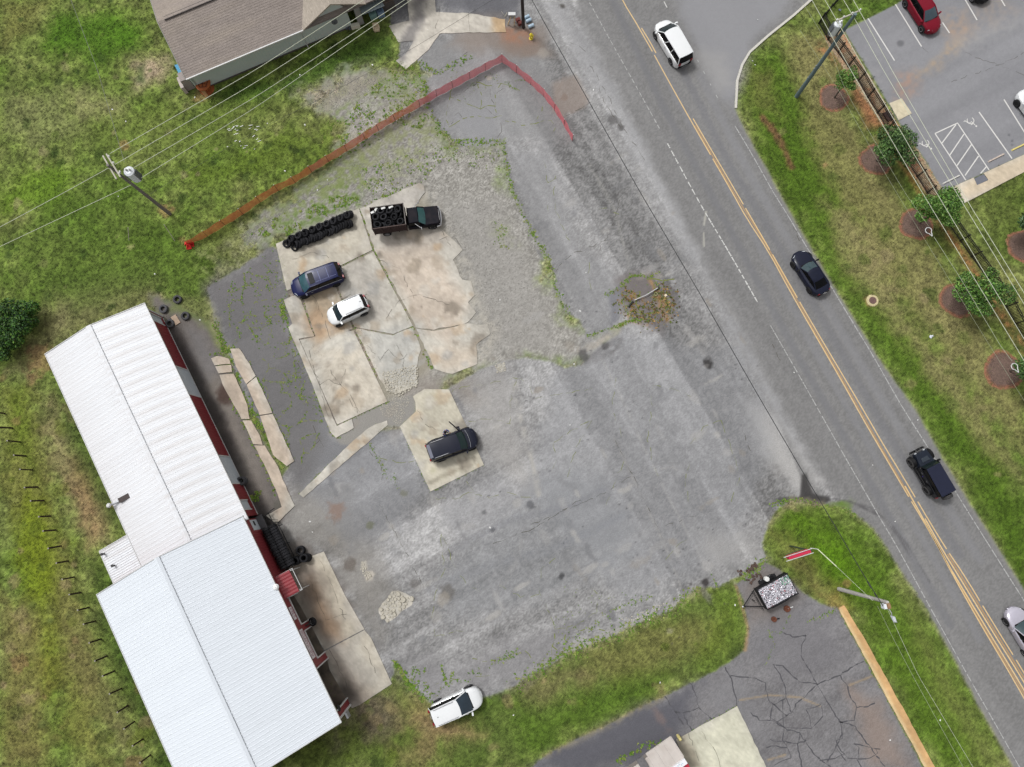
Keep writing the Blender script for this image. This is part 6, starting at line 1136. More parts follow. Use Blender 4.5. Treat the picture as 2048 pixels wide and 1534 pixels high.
b = MB(); g_ = [[Vector((bx1 + 1.66 + .1 * (1 - f * f), f * .84, 1.1)).lerp(Vector((bx1 + 1.12 + .06 * (1 - f * f), f * .7, 1.68)), t_ / 3) for f in [k / 4 - 1 for k in range(9)]] for t_ in range(4)]; b.grid(g_); b.build('windscreen', glassm('truck_glass', (70, 118, 118)), op, True)
b = MB()
for sg in (1, -1): b.tube([(bx1 + 1.66, sg * .86, 1.1), (bx1 + 1.1, sg * .73, 1.7)], .045, 6); b.tube([(bx1 + .15, sg * .86, 1.1), (bx1 + .25, sg * .74, 1.68)], .045, 6)
b.build('cab_pillars', pk, op)
b = MB(); b.tube([(hl - .42, -.95, .6), (hl - .1, -.88, .6), (hl, -.45, .6), (hl + .02, 0, .6), (hl, .45, .6), (hl - .1, .88, .6), (hl - .42, .95, .6)], .1, 8); b.build('front_bumper', m_chrome, op, True)
bb('bed_floor', -hl, bx1, 1.0, 1.0, .78, .9, m_rst, bev=.01); bb('chassis', -hl + .1, bx1 + .4, .4, .4, .45, .78, m_blackp, bev=.02)
b = MB(); b.box(-hl + (bx1 + hl) / 2, 0, 1.15, bx1 + hl - .1, 1.9, .48); b.build('load_base', m_rub2, op)
bl = bx1 + hl; nb = 7
me_b = {}
for sg in (1, -1):
    for k in range(nb): b = MB(); b.box(-hl + bl / 2, sg * 1.0, .98 + k * .18, bl, .03, .14); b.build('side_board', m_rst, op)
    for k in range(5): b = MB(); b.box(-hl + .06 + k * (bl - .12) / 4, sg * 1.04, 1.5, .08, .05, 1.45); b.build('stake', m_rst, op)
    b = MB(); b.box(-hl + bl / 2, sg * 1.0, 2.24, bl + .04, .06, .06); b.build('top_rail', mat('rail_rust', (86, 70, 66), .8) if sg < 0 else mat('rail_pale', (112, 106, 102), .7), op)
for k in range(nb):
    for x in (-hl, bx1): b = MB(); b.box(x, 0, .98 + k * .18, .03, 1.96, .14); b.build('end_board', m_rst, op)
b = MB(); b.box(bx1 + .02, 0, 2.24, .07, 2.04, .06); b.build('top_rail', mat('rail_pale', (112, 106, 102), .7), op)
for xw, ys_ in ((hl - .85, .86), (-hl + 1.05, .9)):
    for sg in (1, -1):
        b = MB(); b.lathe([(0, 0), (.44, 0), (.44, sg * -.1)], 18, 'Y', (xw, sg * (ys_ + .075), .44))
        if xw > 0: b.build('wheel_arch', m_arch, op)
        wo = bpy.data.objects.new('wheel', None); COL.objects.link(wo); wo.parent = op; wo.location = (xw, sg * (ys_ + .0), .38); wheel_parts(wo, .38, .23, m_alu, sg, 5, WT[(.38,)])
for sg in (1, -1):
    b = MB(); b.tube([(bx1 + .7, sg * .7, 1.5), (bx1 + 1.25, sg * 1.2, 1.45)], .025, 6); b.build('mirror_arm', m_chrome, op); b = MB(); b.lathe([(0, -.04), (.14, -.03), (.14, .03), (0, .04)], 12, 'X', (bx1 + 1.32, sg * 1.27, 1.42)); b.build('mirror', m_chrome, op)
    b = MB(); b.box(hl - .16, sg * .7, .86, .06, .26, .16); b.build('headlight', m_lamp, op); b = MB(); b.box(-hl - .03, sg * .85, .85, .04, .2, .12); b.build('tail_light', m_tail, op)
b = MB(); b.box(hl - .13, 0, .86, .06, 1.0, .18); b.build('grille', m_chrome, op)
cT, sT = math.cos(TP), math.sin(TP)
def onbed(x, y, z): return Vector((mid.x + x * cT - y * sT, mid.y + x * sT + y * cT, z))
for j in range(4):
    for i in range(5):
        x = -hl + .42 + i * (bl - .84) / 4; y = -.66 + j * .44; tx, ty = random.uniform(-.9, .9), random.uniform(-.9, .9)
        tyre(onbed(x + random.uniform(-.08, .08), y, 1.72 + random.uniform(-.06, .12)), axisq((tx, ty, .75)), 'black tyre in the heap on the stake truck bed', 'tyres heaped on the truck', s=random.uniform(.85, 1.0))
for x, y in ((-hl + .5, -.62), (-hl + 1.15, .02), (-hl + 2.1, -.08), (-hl + 2.5, .6), (-hl + .95, .62), (-hl + 1.75, .55), (-hl + 2.6, -.6), (-hl + 1.5, -.6), (-hl + .45, .15)):
    tyre(onbed(x, y, 2.08), axisq((random.uniform(-.35, .35), random.uniform(-.35, .35), 1)), 'black tyre lying on top of the heap on the stake truck', 'tyres on top of the truck heap', s=random.uniform(.9, 1.0))
b = MB()
for x, y in ((-hl + .5, .78), (-hl + 1.2, .85), (-hl + 1.9, .85), (-hl + .25, .6)): b.box(x, y, 2.1, random.uniform(.3, .5), .18, .12, random.random())
b.build('white_load_scraps', m_litter, op, kind='stuff')

# ---- dump trailer full of crushed cans
tr = [G(1504, 1172, .2), G(1571.5, 1142, 1.2), G(1605, 1186, 1.2), G(1540, 1221, 1.2)]
pc = G(1553, 1182, 1.1); a1_ = G(1540, 1221, 1.2) - G(1605, 1186, 1.2); ang = math.atan2(-a1_.y, -a1_.x); ot = empty('dump_trailer', (pc.x, pc.y, 0), ang, 'black open trailer heaped with crushed silver cans beside the grass island', 'trailer')
Lt, Wt = 2.9, 1.75
def tb(name, x0, x1, w0, w1, z0, z1, m, **k): return bevbox(name, x0, x1, w0, w1, z0, z1, m, par=ot, bev=.02, **k)
tb('bed_floor', -Lt / 2, Lt / 2, Wt / 2, Wt / 2, .5, .6, m_blk)
for sg in (1, -1):
    b = MB(); b.box(0, sg * Wt / 2, .95, Lt, .05, .8)
    for k in range(7): b.box(-Lt / 2 + k * Lt / 6, sg * (Wt / 2 + .04), .92, .05, .05, .8)
    b.box(0, sg * (Wt / 2 + .03), 1.36, Lt + .1, .09, .06); b.build('side_wall', m_blk, ot)
    b = MB(); b.box(-.1, sg * (Wt / 2 + .2), .62, 1.6, .3, .05); b.build('mudguard', m_blk, ot)
    for xw in (-.5, .3):
        wo = bpy.data.objects.new('wheel', None); COL.objects.link(wo); wo.parent = ot; wo.location = (xw, sg * (Wt / 2 + .18), .34); wheel_parts(wo, .34, .2, m_alu, sg, 5, WT[(.34,)])
b = MB(); b.box(Lt / 2, 0, .95, .05, Wt, .8); b.build('tailgate', m_blk, ot)
b = MB(); b.box(-Lt / 2, 0, .95, .05, Wt, .8)
for k in range(9): b.box(-Lt / 2 - .3, -Wt / 2 + .1 + k * (Wt - .2) / 8, .8, .03, .03, .6)
b.box(-Lt / 2 - .3, 0, 1.1, .04, Wt, .04); b.build('front_rack', m_blk, ot)
b = MB(); b.tube([(-Lt / 2, -.8, .5), (-Lt / 2 - 1.5, 0, .48)], .045, 6); b.tube([(-Lt / 2, .8, .5), (-Lt / 2 - 1.5, 0, .48)], .045, 6); b.tube([(-Lt / 2 - .5, 0, .6), (-Lt / 2 - .5, .02, 0.02)], .04, 6); b.build('tow_bar', m_blk, ot); b = MB(); b.lathe([(0, .1), (.07, .07), (.09, 0), (0, -.05)], 10, c=(-Lt / 2 - 1.58, 0, .5)); b.build('coupling', m_gal, ot)
rr = random.Random(4); b = MB()
for k in range(1500):
    x, y = rr.uniform(-Lt / 2 + .05, Lt / 2 - .05), rr.uniform(-Wt / 2 + .05, Wt / 2 - .05); b.cur = 1 if (x > Lt / 2 - .8 and y > .2 and rr.random() < .5) else (2 if rr.random() < .3 else (3 if rr.random() < .05 else 0)); s = rr.uniform(.04, .09)
    b.box(x, y, 1.3 + rr.uniform(-.03, .1), s, s * rr.uniform(.6, 1), s * .6, rr.random() * 3, rr.uniform(-.6, .6), rr.uniform(-.6, .6))
b.box(0, 0, .95, Lt - .06, Wt - .06, .66)
b.build('crushed_cans', [mat('can_silver', (226, 224, 232), .35, .2, var=.2, scale=6), mat('can_green', (110, 172, 140), .5), mat('can_dark', (92, 90, 100), .5), mat('can_red', (186, 84, 96), .5)], ot, kind='stuff')
b = MB(); b.lathe([(0, .03), (.2, .02), (.21, -.28), (0, -.28)], 18, c=(-.2, Wt / 2 + .3, 1.0)); b.build('lidded_bucket', mat('bucket_white', (236, 236, 234), .5, var=.03), smooth=True, loc=(pc.x, pc.y, 0), rot=(0, 0, ang), label='white lidded bucket standing on the mudguard of the can trailer', cat='bucket')
for (x, y), lb, r_ in (((1573, 1217), 'larger rusty brake drum with a white end, below the can trailer', .27), ((1547, 1238), 'smaller rusty brake drum with a dark pipe, below the can trailer', .22)):
    p = G(x, y); dr = empty('rusty_drum', (p.x, p.y, 0), random.random(), lb, 'drum'); b = MB(); b.lathe([(0, .1), (r_ * .35, .1), (r_ * .4, .16), (r_, .2), (r_, 0), (r_ * .5, 0)], 20); b.build('drum', mat('rust_brown', (104, 58, 38), .9, var=.3, scale=5), dr, True)
    b = MB(); b.tube([(r_ * .3, -r_ * .2, .12), (r_ + .25, -r_ * .7, .06)], .05, 8); b.build('pipe', m_trim if r_ > .25 else m_blk, dr)
b = MB(); rr = random.Random(8)
for x, y in ((1495, 1158), (1500, 1164), (1508, 1155), (1515, 1150), (1521, 1153), (1497, 1140), (1503, 1136), (1508, 1130), (1478, 1145), (1512, 1133)):
    p = G(x, y); s = rr.uniform(.1, .22)
    for k in range(5): b.box(p.x + rr.uniform(-s, s), p.y + rr.uniform(-s, s), .05, s, s * .7, .08, rr.random() * 3, rr.uniform(-.4, .4), rr.uniform(-.4, .4))
b.build('dirt_clods', mat('dirt_dark', (88, 70, 62), .95, var=.3), kind='stuff')

# ============================================================ POLES, WIRES, SIGN
m_wood = mat('weathered_pole', (128, 122, 118), .9, var=.25, scale=2, stretch=(6, 6, .4), bump=.01); m_woodd = mat('dark_pole', (54, 48, 46), .9, var=.2, scale=2); m_pale = mat('pale_pole', (186, 182, 178), .9, var=.15, scale=2, stretch=(6, 6, .4)); m_tpole = mat('greenish_pole', (104, 122, 126), .85, var=.25, scale=2, stretch=(6, 6, .5)); m_arm = mat('crossarm', (188, 184, 168), .85, var=.1); m_trf = mat('transformer_grey', (232, 236, 242), .45, var=.06); m_wire = mat('bare_wire', (208, 212, 190), .5, var=0); m_wired = mat('black_cable', (44, 46, 46), .6, var=0); m_ins = mat('insulator', (226, 226, 224), .3, var=0)
def wire(pts, r, m, label, group=None, name='power_line', cat='power line', n=14, sag=0.0):
    W_ = [G(*p) for p in pts]; P = []
    for i in range(len(W_) - 1):
        k = max(2, n // (len(W_) - 1)); P += [W_[i].lerp(W_[i + 1], j / k) for j in range(k)]
    P.append(W_[-1]); P = smooth_pts(P, 1) if len(W_) > 2 else P
    for i, p in enumerate(P): t_ = i / (len(P) - 1); p.z -= sag * 4 * t_ * (1 - t_) * 0
    return MB().tube(P, r, 5).build(name, m, label=label, cat=cat, group=group)
# pole A
pb = G(340, 428); pA = empty('utility_pole', (pb.x, pb.y, 0), 0, 'weathered wooden pole with twin crossarms and a grey transformer in the west grass', 'utility pole')
MB().tube([(0, 0, -.1), (0, 0, 10.2)], [.17, .11], 12).build('pole', m_wood, pA, True)
rel = lambda x, y, z: G(x, y, z) - Vector((pb.x, pb.y, 0))
for a, c in (((206, 311.6), (233, 358)), ((213, 308), (241, 354))): b = MB(); A_, C_ = rel(*a, 9.75), rel(*c, 9.75); dd = C_ - A_; b.box(*((A_ + C_) / 2), dd.length, .11, .12, math.atan2(dd.y, dd.x)); b.build('crossarm', m_arm, pA)
def transformer(par, c, R=.42, h=1.35):
    b = MB(); b.lathe([(0, h), (R * .6, h + .02), (R, h - .08), (R, 0), (R * .9, -.04), (0, -.04)], 18, c=c); t_ = b.build('transformer', m_trf, par, True)
    for k in (-.14, .14): b = MB(); b.lathe([(.07, 0), (.09, .06), (.05, .08), (.09, .14), (.05, .16), (.08, .24), (0, .28)], 10, c=(c[0] + k, c[1] + .05, c[2] + h)); b.build('bushing', m_ins, t_, True)
    b = MB()
    for s in (-1, 1): b.box(c[0] + R * s, c[1], c[2] + h * .45, .06, .5, h * .8)
    b.build('cooling_fins', mat('fin_dark', (96, 100, 106), .6), t_)
tp_ = rel(272, 356, 7.9); transformer(pA, (tp_.x + .1, tp_.y, 7.9))
b = MB()
for x, y in ((219, 313), (228, 326), (241, 344), (240, 347)): p = rel(x, y, 9.9); b.lathe([(.06, 0), (.08, .05), (.05, .1), (.07, .15), (0, .2)], 8, c=p)
b.build('insulators', m_ins, pA, True)
for pts, lb in (([(220, 307, 10), (511, 140, 9.2), (727, 0, 9.6), (860, -86, 10)], 'first power line from the top of the twin crossarm pole'), ([(230, 329, 10), (511, 165, 9.2), (769, 0, 9.6), (900, -84, 10)], 'second power line from the twin crossarm pole'), ([(265, 337, 9), (511, 194, 8.4), (809, 0, 8.8), (930, -78, 9)], 'third power line, leaving the transformer of the twin crossarm pole'), ([(282, 356, 8.4), (511, 215, 7.8), (815, 5, 8.1), (935, -78, 8.4)], 'fourth and lowest power line from the transformer'),
    ([(217, 336, 10), (132, 383, 9.7), (0, 454, 9.4), (-120, 520, 9.6)], 'upper power line leaving the twin crossarm pole to the left edge'), ([(262, 370, 8.2), (232, 384, 8.1), (0, 493, 7.8), (-120, 550, 8)], 'lower power line leaving the twin crossarm pole to the left edge')): wire(pts, .021, m_wire, lb)
wire([(249, 325, 9.0), (195, 140, 8.2), (142, 0, 8.4), (110, -80, 8.8)], .018, mat('mixed_cable', (120, 122, 112), .6, var=0), 'twisted service cable running from the twin crossarm pole to the top edge')
wire([(300, 388, 5.6), (512, 262, 4.9), (612, 212, 4.9), (812, 105, 5.2), (984, 0, 5.6), (1090, -60, 6)], .012, m_wired, 'thin dark telephone cable crossing the gravel to the top edge')
b = MB(); P = [rel(285, 372, 7.2) * .0 + Vector((0, 0, 6.6)), G(437 - 20, 480) - Vector((pb.x, pb.y, 0))]
for x0, y0, x1, y1, lb in ((256, 455, 258, 481, 'short pale guy wire guard standing in the grass left of the pole'), (328, 449, 350, 482, 'pale guy wire guard between the pole and the mesh fence end')):
    A_, C_ = G(x0, y0, 1.6), G(x1, y1, 0); MB().tube([C_, A_], .03, 6).build('guy_wire_guard', m_arm, label=lb, cat='guy wire guard')
# pole B
pb2 = G(1593, 193); pB = empty('utility_pole', (pb2.x, pb2.y, 0), 0, 'grey-green pole with a long crossarm and transformer beside the car park fence', 'utility pole')
rel2 = lambda x, y, z: G(x, y, z) - Vector((pb2.x, pb2.y, 0))
MB().tube([(0, 0, -.1), (0, 0, 11.9)], [.2, .13], 12).build('pole', m_tpole, pB, True)
A_, C_ = rel2(1672, 42, 11.4), rel2(1720, 21, 11.4); dd = C_ - A_; b = MB(); b.box(*((A_ + C_) / 2), dd.length, .1, .12, math.atan2(dd.y, dd.x)); b.build('crossarm', m_arm, pB)
b = MB()
for f in (.02, .3, .65, .98): p = A_.lerp(C_, f) + Vector((0, 0, .06)); b.lathe([(.05, 0), (.08, .05), (.05, .1), (.07, .15), (0, .2)], 8, c=p)
b.build('insulators', m_ins, pB, True); b = MB()
for z in (3.2, 4.6, 5.0): b.box(.0, .0, z, .5, .06, .06)
b.build('step_bolts', m_gal, pB)
tp_ = rel2(1667, 62, 9.6); transformer(pB, (tp_.x, tp_.y, 9.3), .33, 1.3)
for pts, lb in (([(1585, -70, 11), (1624, 0, 10.6), (1661, 68, 10.4), (1707, 150, 10.3), (1843, 383, 10.2), (2047, 719, 10.3), (2130, 860, 10.5)], 'leftmost of the four power lines over the black fence'), ([(1610, -70, 11.6), (1673, 40, 11.5), (1736, 150, 11), (1872, 384, 10.8), (2047, 676, 11), (2140, 830, 11.4)], 'second from the left of the four power lines over the black fence'),
    ([(1640, -78, 11.8), (1704, 28, 11.6), (1772, 150, 11.2), (1921, 399, 10.9), (2047, 606, 11.1), (2150, 775, 11.4)], 'third from the left of the four power lines over the black fence'), ([(1660, -80, 11.8), (1719, 21, 11.6), (1789, 150, 11.2), (1933, 399, 10.9), (2047, 584, 11.1), (2150, 750, 11.4)], 'rightmost of the four power lines over the black fence')): wire(pts, .02, m_wire, lb)
m_wth = mat('thin_wire', (170, 176, 150), .6, var=0)
wire([(1590, -20, 6.4), (1611, 14, 6.2), (1660, 95, 6), (1690, 180, 5.8), (1808, 383, 5.6), (1857, 452, 5.6)], .01, m_wth, 'thin telephone wire from the top edge to the upper cable loop'); wire([(1868, 474, 5.6), (1920, 555, 5.6), (2000, 690, 5.7), (2024, 722, 5.7)], .018, m_wth, 'thin cable between the two white cable loops')
wire([(1600, 60, 5.4), (1676, 178, 5.2), (1760, 330, 5.0), (1850, 480, 5), (1960, 660, 5.1), (2060, 820, 5.4)], .009, m_wth, 'faint lowest telephone wire over the mulched trees')
for (x, y), lb in (((1857, 461), 'white teardrop cable loop hanging above the third mulch ring'), ((2029, 733), 'white teardrop cable loop at the right edge')):
    c = G(x, y, 5.6); b = MB(); P = []
    for k in range(15): a = R_(-150 + k * 300 / 14); P.append(Vector((c.x + .26 * math.cos(a + 2.1), c.y + .26 * math.sin(a + 2.1), 5.6)))
    tip = Vector((c.x + .28, c.y - .5, 5.6)); b.tube([tip] + P + [tip], .035, 6); b.build('cable_loop', m_trim, label=lb, cat='cable loop')
# pole C: street light
pb3 = G(1678, 1178); pC = empty('street_light', (pb3.x, pb3.y, 0), 0, 'pale wooden street light pole leaning over the grass island, with a grey lamp head', 'street light'); rel3 = lambda x, y, z: G(x, y, z) - Vector((pb3.x, pb3.y, 0))
MB().tube([(0, 0, -.1), (.1, .12, 7.9)], [.18, .12], 12).build('pole', m_pale, pC, True)
p = rel3(1769, 1212, 7.7); b = MB(); b.box(p.x, p.y, 7.7, .3, .36, .5, .1); b.build('control_box', m_trf, pC); p = rel3(1777, 1212, 7.9); b = MB(); b.box(p.x, p.y, 7.8, .3, .4, .3, .2); b.build('bracket_box', mat('bracket_brown', (150, 118, 84), .8, var=.2), pC)
p0, p1 = rel3(1776, 1216, 7.8), rel3(1784, 1233, 8.0); b = MB(); b.tube([p0, (p0 + p1) / 2 + Vector((0, 0, .2)), p1], .035, 8); b.build('arm', m_gal, pC, True)
p = rel3(1786, 1237, 8.0); b = MB(); b.add([(p.x - .2, p.y + .22, 8.0), (p.x + .12, p.y + .16, 8.02), (p.x + .3, p.y - .3, 8.0), (p.x + .02, p.y - .28, 8.0), (p.x - .12, p.y + .16, 8.14), (p.x + .1, p.y + .12, 8.14), (p.x + .2, p.y - .22, 8.1), (p.x + .02, p.y - .2, 8.1)], [(4, 5, 6, 7), (0, 1, 5, 4), (1, 2, 6, 5), (2, 3, 7, 6), (3, 0, 4, 7), (0, 3, 2, 1)]); lh = b.build('lamp_head', mat('lamp_grey', (206, 210, 218), .4, var=.03), pC)
b = MB(); b.tube([(.05, -.05, 2.2), (.05, -.05, 2.5)], .05, 6); b.build('pole_tag', m_trim, pC)
wire([(1040, -40, 8.6), (1064, 0, 8.4), (1096, 58, 8.2), (1131, 120, 8.0), (1280, 384, 7.3), (1405, 596, 6.9), (1503, 768, 6.8), (1608, 948, 7.0), (1680, 1069, 7.3), (1728, 1151, 7.6), (1766, 1212, 7.8)], .03, m_wired, 'long black cable over the lot from the top edge to the street light', n=40)
b = MB()
for t0, t1 in (((1735, 1163), (1743, 1176)), ((1749, 1186), (1754, 1194))): b.tube([G(*t0, 7.6), G(*t1, 7.65)], .06, 8)
b.build('cable_splice', m_wired, label='two black splice sleeves on the cable beside the street light', cat='cable splice')
wire([(1772, 1212, 7.6), (1836, 1350, 6.8), (1946, 1534, 6.6), (2000, 1620, 6.8)], .012, m_wire, 'upper thin wire from the street light to the bottom edge'); wire([(1755, 1212, 7.3), (1783, 1270, 6.6), (1830, 1360, 6.2), (1926, 1534, 6.2), (1980, 1620, 6.4)], .012, m_wth, 'lower thin wire from the street light to the bottom edge')
# pole D
pb4 = G(1047, 55); pD = empty('utility_pole', (pb4.x, pb4.y, 0), 0, 'dark brown pole among the drums, running out of the top edge', 'utility pole'); MB().tube([(0, 0, -.1), (-.35, 0, 9.5)], [.17, .12], 12).build('pole', m_woodd, pD, True); MB().box(-.3, 0, 8.6, 1.8, .1, .12).build('crossarm', m_arm, pD)
# red sign on its post
s0, s1 = G(1568, 1119, 4.6), G(1634, 1098, 4.6); sdv = s1 - s0; sg_ = empty('banner_sign', ((s0.x + s1.x) / 2, (s0.y + s1.y) / 2, 0), math.atan2(sdv.y, sdv.x), 'narrow red sign box in a white frame on the grass island, seen edge-on', 'sign'); Ls = sdv.length
m_srd = mat('sign_box_red', (206, 34, 74), .5, var=.06); b = MB(); b.box(-.05, .0, 4.3, Ls * .66, .26, .6); b.build('sign_box', m_srd, sg_)
b = MB()
for yy in (-.17, .17): b.tube([(-Ls / 2 + (.1 if yy < 0 else 0), yy, 4.7), (Ls / 2 - .4, yy, 4.7)], .03, 6)
b.tube([(Ls / 2 - .5, .24, 4.7), (Ls / 2, 0, 4.75)], .025, 6); b.build('sign_frame', m_trim, sg_); b = MB(); b.tube([(Ls / 2 - .45, 0, 0), (Ls / 2 - .45, 0, 4.6)], .07, 10); b.tube([(-Ls / 2 + .8, 0, 3.0), (Ls / 2 - .45, 0, 3.0)], .03, 6); b.build('post', mat('post_green', (58, 70, 52), .7), sg_, True)
wire([(1635, 1098, 4.75), (1673, 1133, 5.3)], .04, mat('conduit_white', (220, 226, 190), .5, var=0), 'white conduit leading from the red sign towards the street light', name='conduit', cat='conduit'); wire([(1673, 1133, 5.3), (1745, 1201, 6.6)], .012, m_wire, 'thin supply wire from the white conduit to the street light')

# ============================================================ FENCES
# orange and red plastic mesh fence
FB = [(379, 490), (416, 473), (451, 451), (487, 429), (521, 405), (557, 382), (591, 366), (624, 345), (658, 324), (694, 303), (731, 279), (758, 262), (791, 242), (840, 214), (874, 194), (906, 177), (940, 159), (971, 142), (1004, 125), (1033, 146), (1061, 169), (1087, 193), (1109, 221), (1128, 252), (1144.5, 283)]
W_ = [G(*p) for p in FB]; o = W_[0]; mf = empty('mesh_fence', (o.x, o.y, 0), 0, 'orange to red plastic mesh safety fence on thin dark stakes across the lot', 'fence')
def netmat(name, col):
    m = mat(name, col, .7, var=.12, scale=2, var2=.2, scale2=14); n = m.node_tree; p = n.nodes['Principled BSDF']
    nz = n.nodes.new('ShaderNodeTexNoise'); nz.inputs['Scale'].default_value = 1.6; tc = n.nodes.new('ShaderNodeTexCoord'); n.links.new(tc.outputs['Object'], nz.inputs['Vector'])
    mr = n.nodes.new('ShaderNodeMapRange'); mr.inputs[3].default_value = .62; mr.inputs[4].default_value = .95; n.links.new(nz.outputs[0], mr.inputs[0]); n.links.new(mr.outputs[0], p.inputs['Alpha']); return m
n_or = netmat('orange_net', (255, 150, 96)); n_rd = netmat('red_net', (255, 136, 146)); n_ro = netmat('red_orange_net', (255, 146, 122))
m_stk = mat('stake_dark', (70, 44, 42), .7); 
for i, p in enumerate(W_):
    q = p - o; ln = random.uniform(-.04, .04)
    if i: b = MB(); b.tube([(q.x, q.y, 0), (q.x + ln, q.y + ln, 1.3)], .02, 5); po = b.build('stake', m_stk, mf); b = MB(); b.tube([(q.x + ln, q.y + ln, 1.3), (q.x + ln, q.y + ln, 1.37)], .03, 6); b.build('stake_tip', m_trim, po)
    if i < len(W_) - 1:
        c = W_[i + 1] - o; b = MB(); g = []; K = 10
        for j in range(5):
            z = .03 + j * .315; row = []
            for k in range(K + 1):
                t_ = k / K; v = q.lerp(c, t_); nrm = Vector((-(c - q).y, (c - q).x, 0)).normalized(); wv = .05 * math.sin(t_ * 6.3 + j * .6 + i) * math.sin(math.pi * t_); row.append((v.x + nrm.x * wv, v.y + nrm.y * wv, z - (.09 * math.sin(math.pi * t_) if j == 4 else 0) + (.0 if i else -.3 * (1 - t_) * (j / 4))))
            g.append(row)
        b.grid(g); b.build('net_panel', n_or if i < 7 else n_ro if i < 13 else n_rd, mf)
b = MB(); rr = random.Random(3)
for k in range(14): a = rr.random() * 6.28; b.add([(rr.uniform(-.2, .2), rr.uniform(-.2, .2), rr.uniform(.1, .4)), (.5 * math.cos(a), .5 * math.sin(a), rr.uniform(.0, .2)), (.45 * math.cos(a + .9), .45 * math.sin(a + .9), .05), (.1 * math.cos(a + .5), .1 * math.sin(a + .5), .45)], [(0, 1, 2), (0, 2, 3), (0, 3, 1)])
b.build('bunched_net_end', mat('net_bundle_red', (226, 38, 34), .7, var=.15, scale=4), mf, label='bright red bunched end of the net')
# wooden posts, west field
m_post = mat('fence_post_wood', (66, 50, 42), .9, var=.3, scale=3, rnd=.2); pmesh = MB().box(0, 0, .8, .11, .11, 1.7).mesh('fence_post', m_post); cap = MB().box(0, 0, 1.665, .115, .115, .035).mesh('post_top', mat('post_top_pale', (156, 150, 142), .9, var=.2))
for x, y in [(10, 827), (25, 856), (41, 884), (52, 912), (65, 940), (76, 974), (88, 1001), (101, 1032), (112, 1060), (122, 1092), (136, 1122), (148, 1154), (162, 1185), (178, 1215), (191, 1242), (202, 1278), (214, 1312), (229, 1342), (243, 1377), (256, 1411), (269, 1443), (286, 1478), (301, 1510), (316, 1541)]:
    p = G(x, y); e2 = empty('fence_post', (p.x, p.y, 0), random.random(), 'dark square wooden fence post in the row behind the workshop', 'fence post', 'row of wooden posts behind the workshop'); link('post', pmesh, e2); link('post_top', cap, e2); e2.rotation_euler = (random.uniform(-.04, .04), random.uniform(-.04, .04), random.random())
# black picket fence
m_bf = mat('black_fence_metal', (26, 26, 30), .5, var=.1)
PF = [(1655, 80), (1675, 106), (1695, 134), (1716, 162), (1734, 195), (1754, 226), (1773, 259), (1793, 291), (1813, 323), (1833, 354), (1853, 386), (1873, 417), (1896, 449), (1919, 482), (1942, 514), (1966, 547), (1989, 581), (2011, 614), (2029, 648), (2048, 682), (2068, 716), (2088, 750)]
PN = [(1655, 80), (1637, 47), (1652, 30), (1667, 12), (1684, -6), (1702, -26)]
def picket_fence(px, label, budget):
    Wp = [G(*p) for p in px]; o = Wp[0]; f = empty('picket_fence', (o.x, o.y, 0), 0, label, 'fence'); pkm = MB().box(0, 0, .78, .042, .042, 1.44).mesh('picket', m_bf); post = MB().box(0, 0, .82, .1, .1, 1.64).mesh('post', m_bf); first = max(0, int(len(Wp) - 1 - budget // 22)) if budget else len(Wp)
    for i in range(len(Wp)):
        q = Wp[i] - o; link('post', post, f, (q.x, q.y, 0))
        if i == len(Wp) - 1: break
        c = Wp[i + 1] - o; dd = c - q; L_ = dd.length; a = math.atan2(dd.y, dd.x); b = MB()
        for z in (.15, 1.2, 1.4): b.box(L_ / 2, 0, z, L_ - .07, .05, .05)
        pn = b.build('rail_panel', m_bf, f, loc=(q.x, q.y, 0), rot=(0, 0, a)); n = int(L_ / .125)
        if i >= first or not budget == 0 and i >= first:
            for k in range(1, n): link('picket', pkm, pn, (k * L_ / n, 0, 0))
        else:
            b = MB()
            for k in range(1, n): b.box(k * L_ / n, 0, .78, .042, .042, 1.44)
            b.build('pickets', m_bf, pn, kind='stuff')
picket_fence(PF, 'long black metal picket fence between the mulched trees and the car park', 290); picket_fence(PN, 'short black metal picket fence turning back behind the transformer pole', 0)

# ============================================================ TREES AND SHRUBS
m_bark = mat('bark', (96, 84, 74), .95, var=.2, scale=5); m_leaf = mat('leaf', None, .6, attr='Col', var=.2, scale=3, spec=.3)
def leaves(centers, n, size, cols, rr, flat=.6):
    V = []; Fc = []; Cc = []
    tot = sum(c[3] ** 2 for c in centers)
    for cx, cy, cz, cr in centers:
        k = int(n * cr ** 2 / tot); tone = rr.uniform(.75, 1.2)
        for _ in range(k):
            u = Vector((rr.gauss(0, 1), rr.gauss(0, 1), rr.gauss(0, 1))).normalized() * cr * rr.uniform(.45, 1.05) ** .6; u.z *= flat; p = Vector((cx, cy, cz)) + u
            nrm = (u.normalized() * .6 + Vector((rr.gauss(0, .6), rr.gauss(0, .6), rr.gauss(.5, .5)))).normalized(); a = nrm.orthogonal().normalized(); a.rotate(Quaternion(nrm, rr.random() * 6.28)); bb_ = nrm.cross(a); s = size * rr.uniform(.6, 1.3); i = len(V)
            V += [p - a * s, p - bb_ * s * .45 + nrm * s * .1, p + a * s, p + bb_ * s * .45 + nrm * s * .1]; Fc.append((i, i + 1, i + 2, i + 3)); c = np.array(lin(rr.choice(cols))[:3]) * tone * rr.uniform(.7, 1.3); Cc += [c] * 4
    return V, Fc, np.array(Cc)
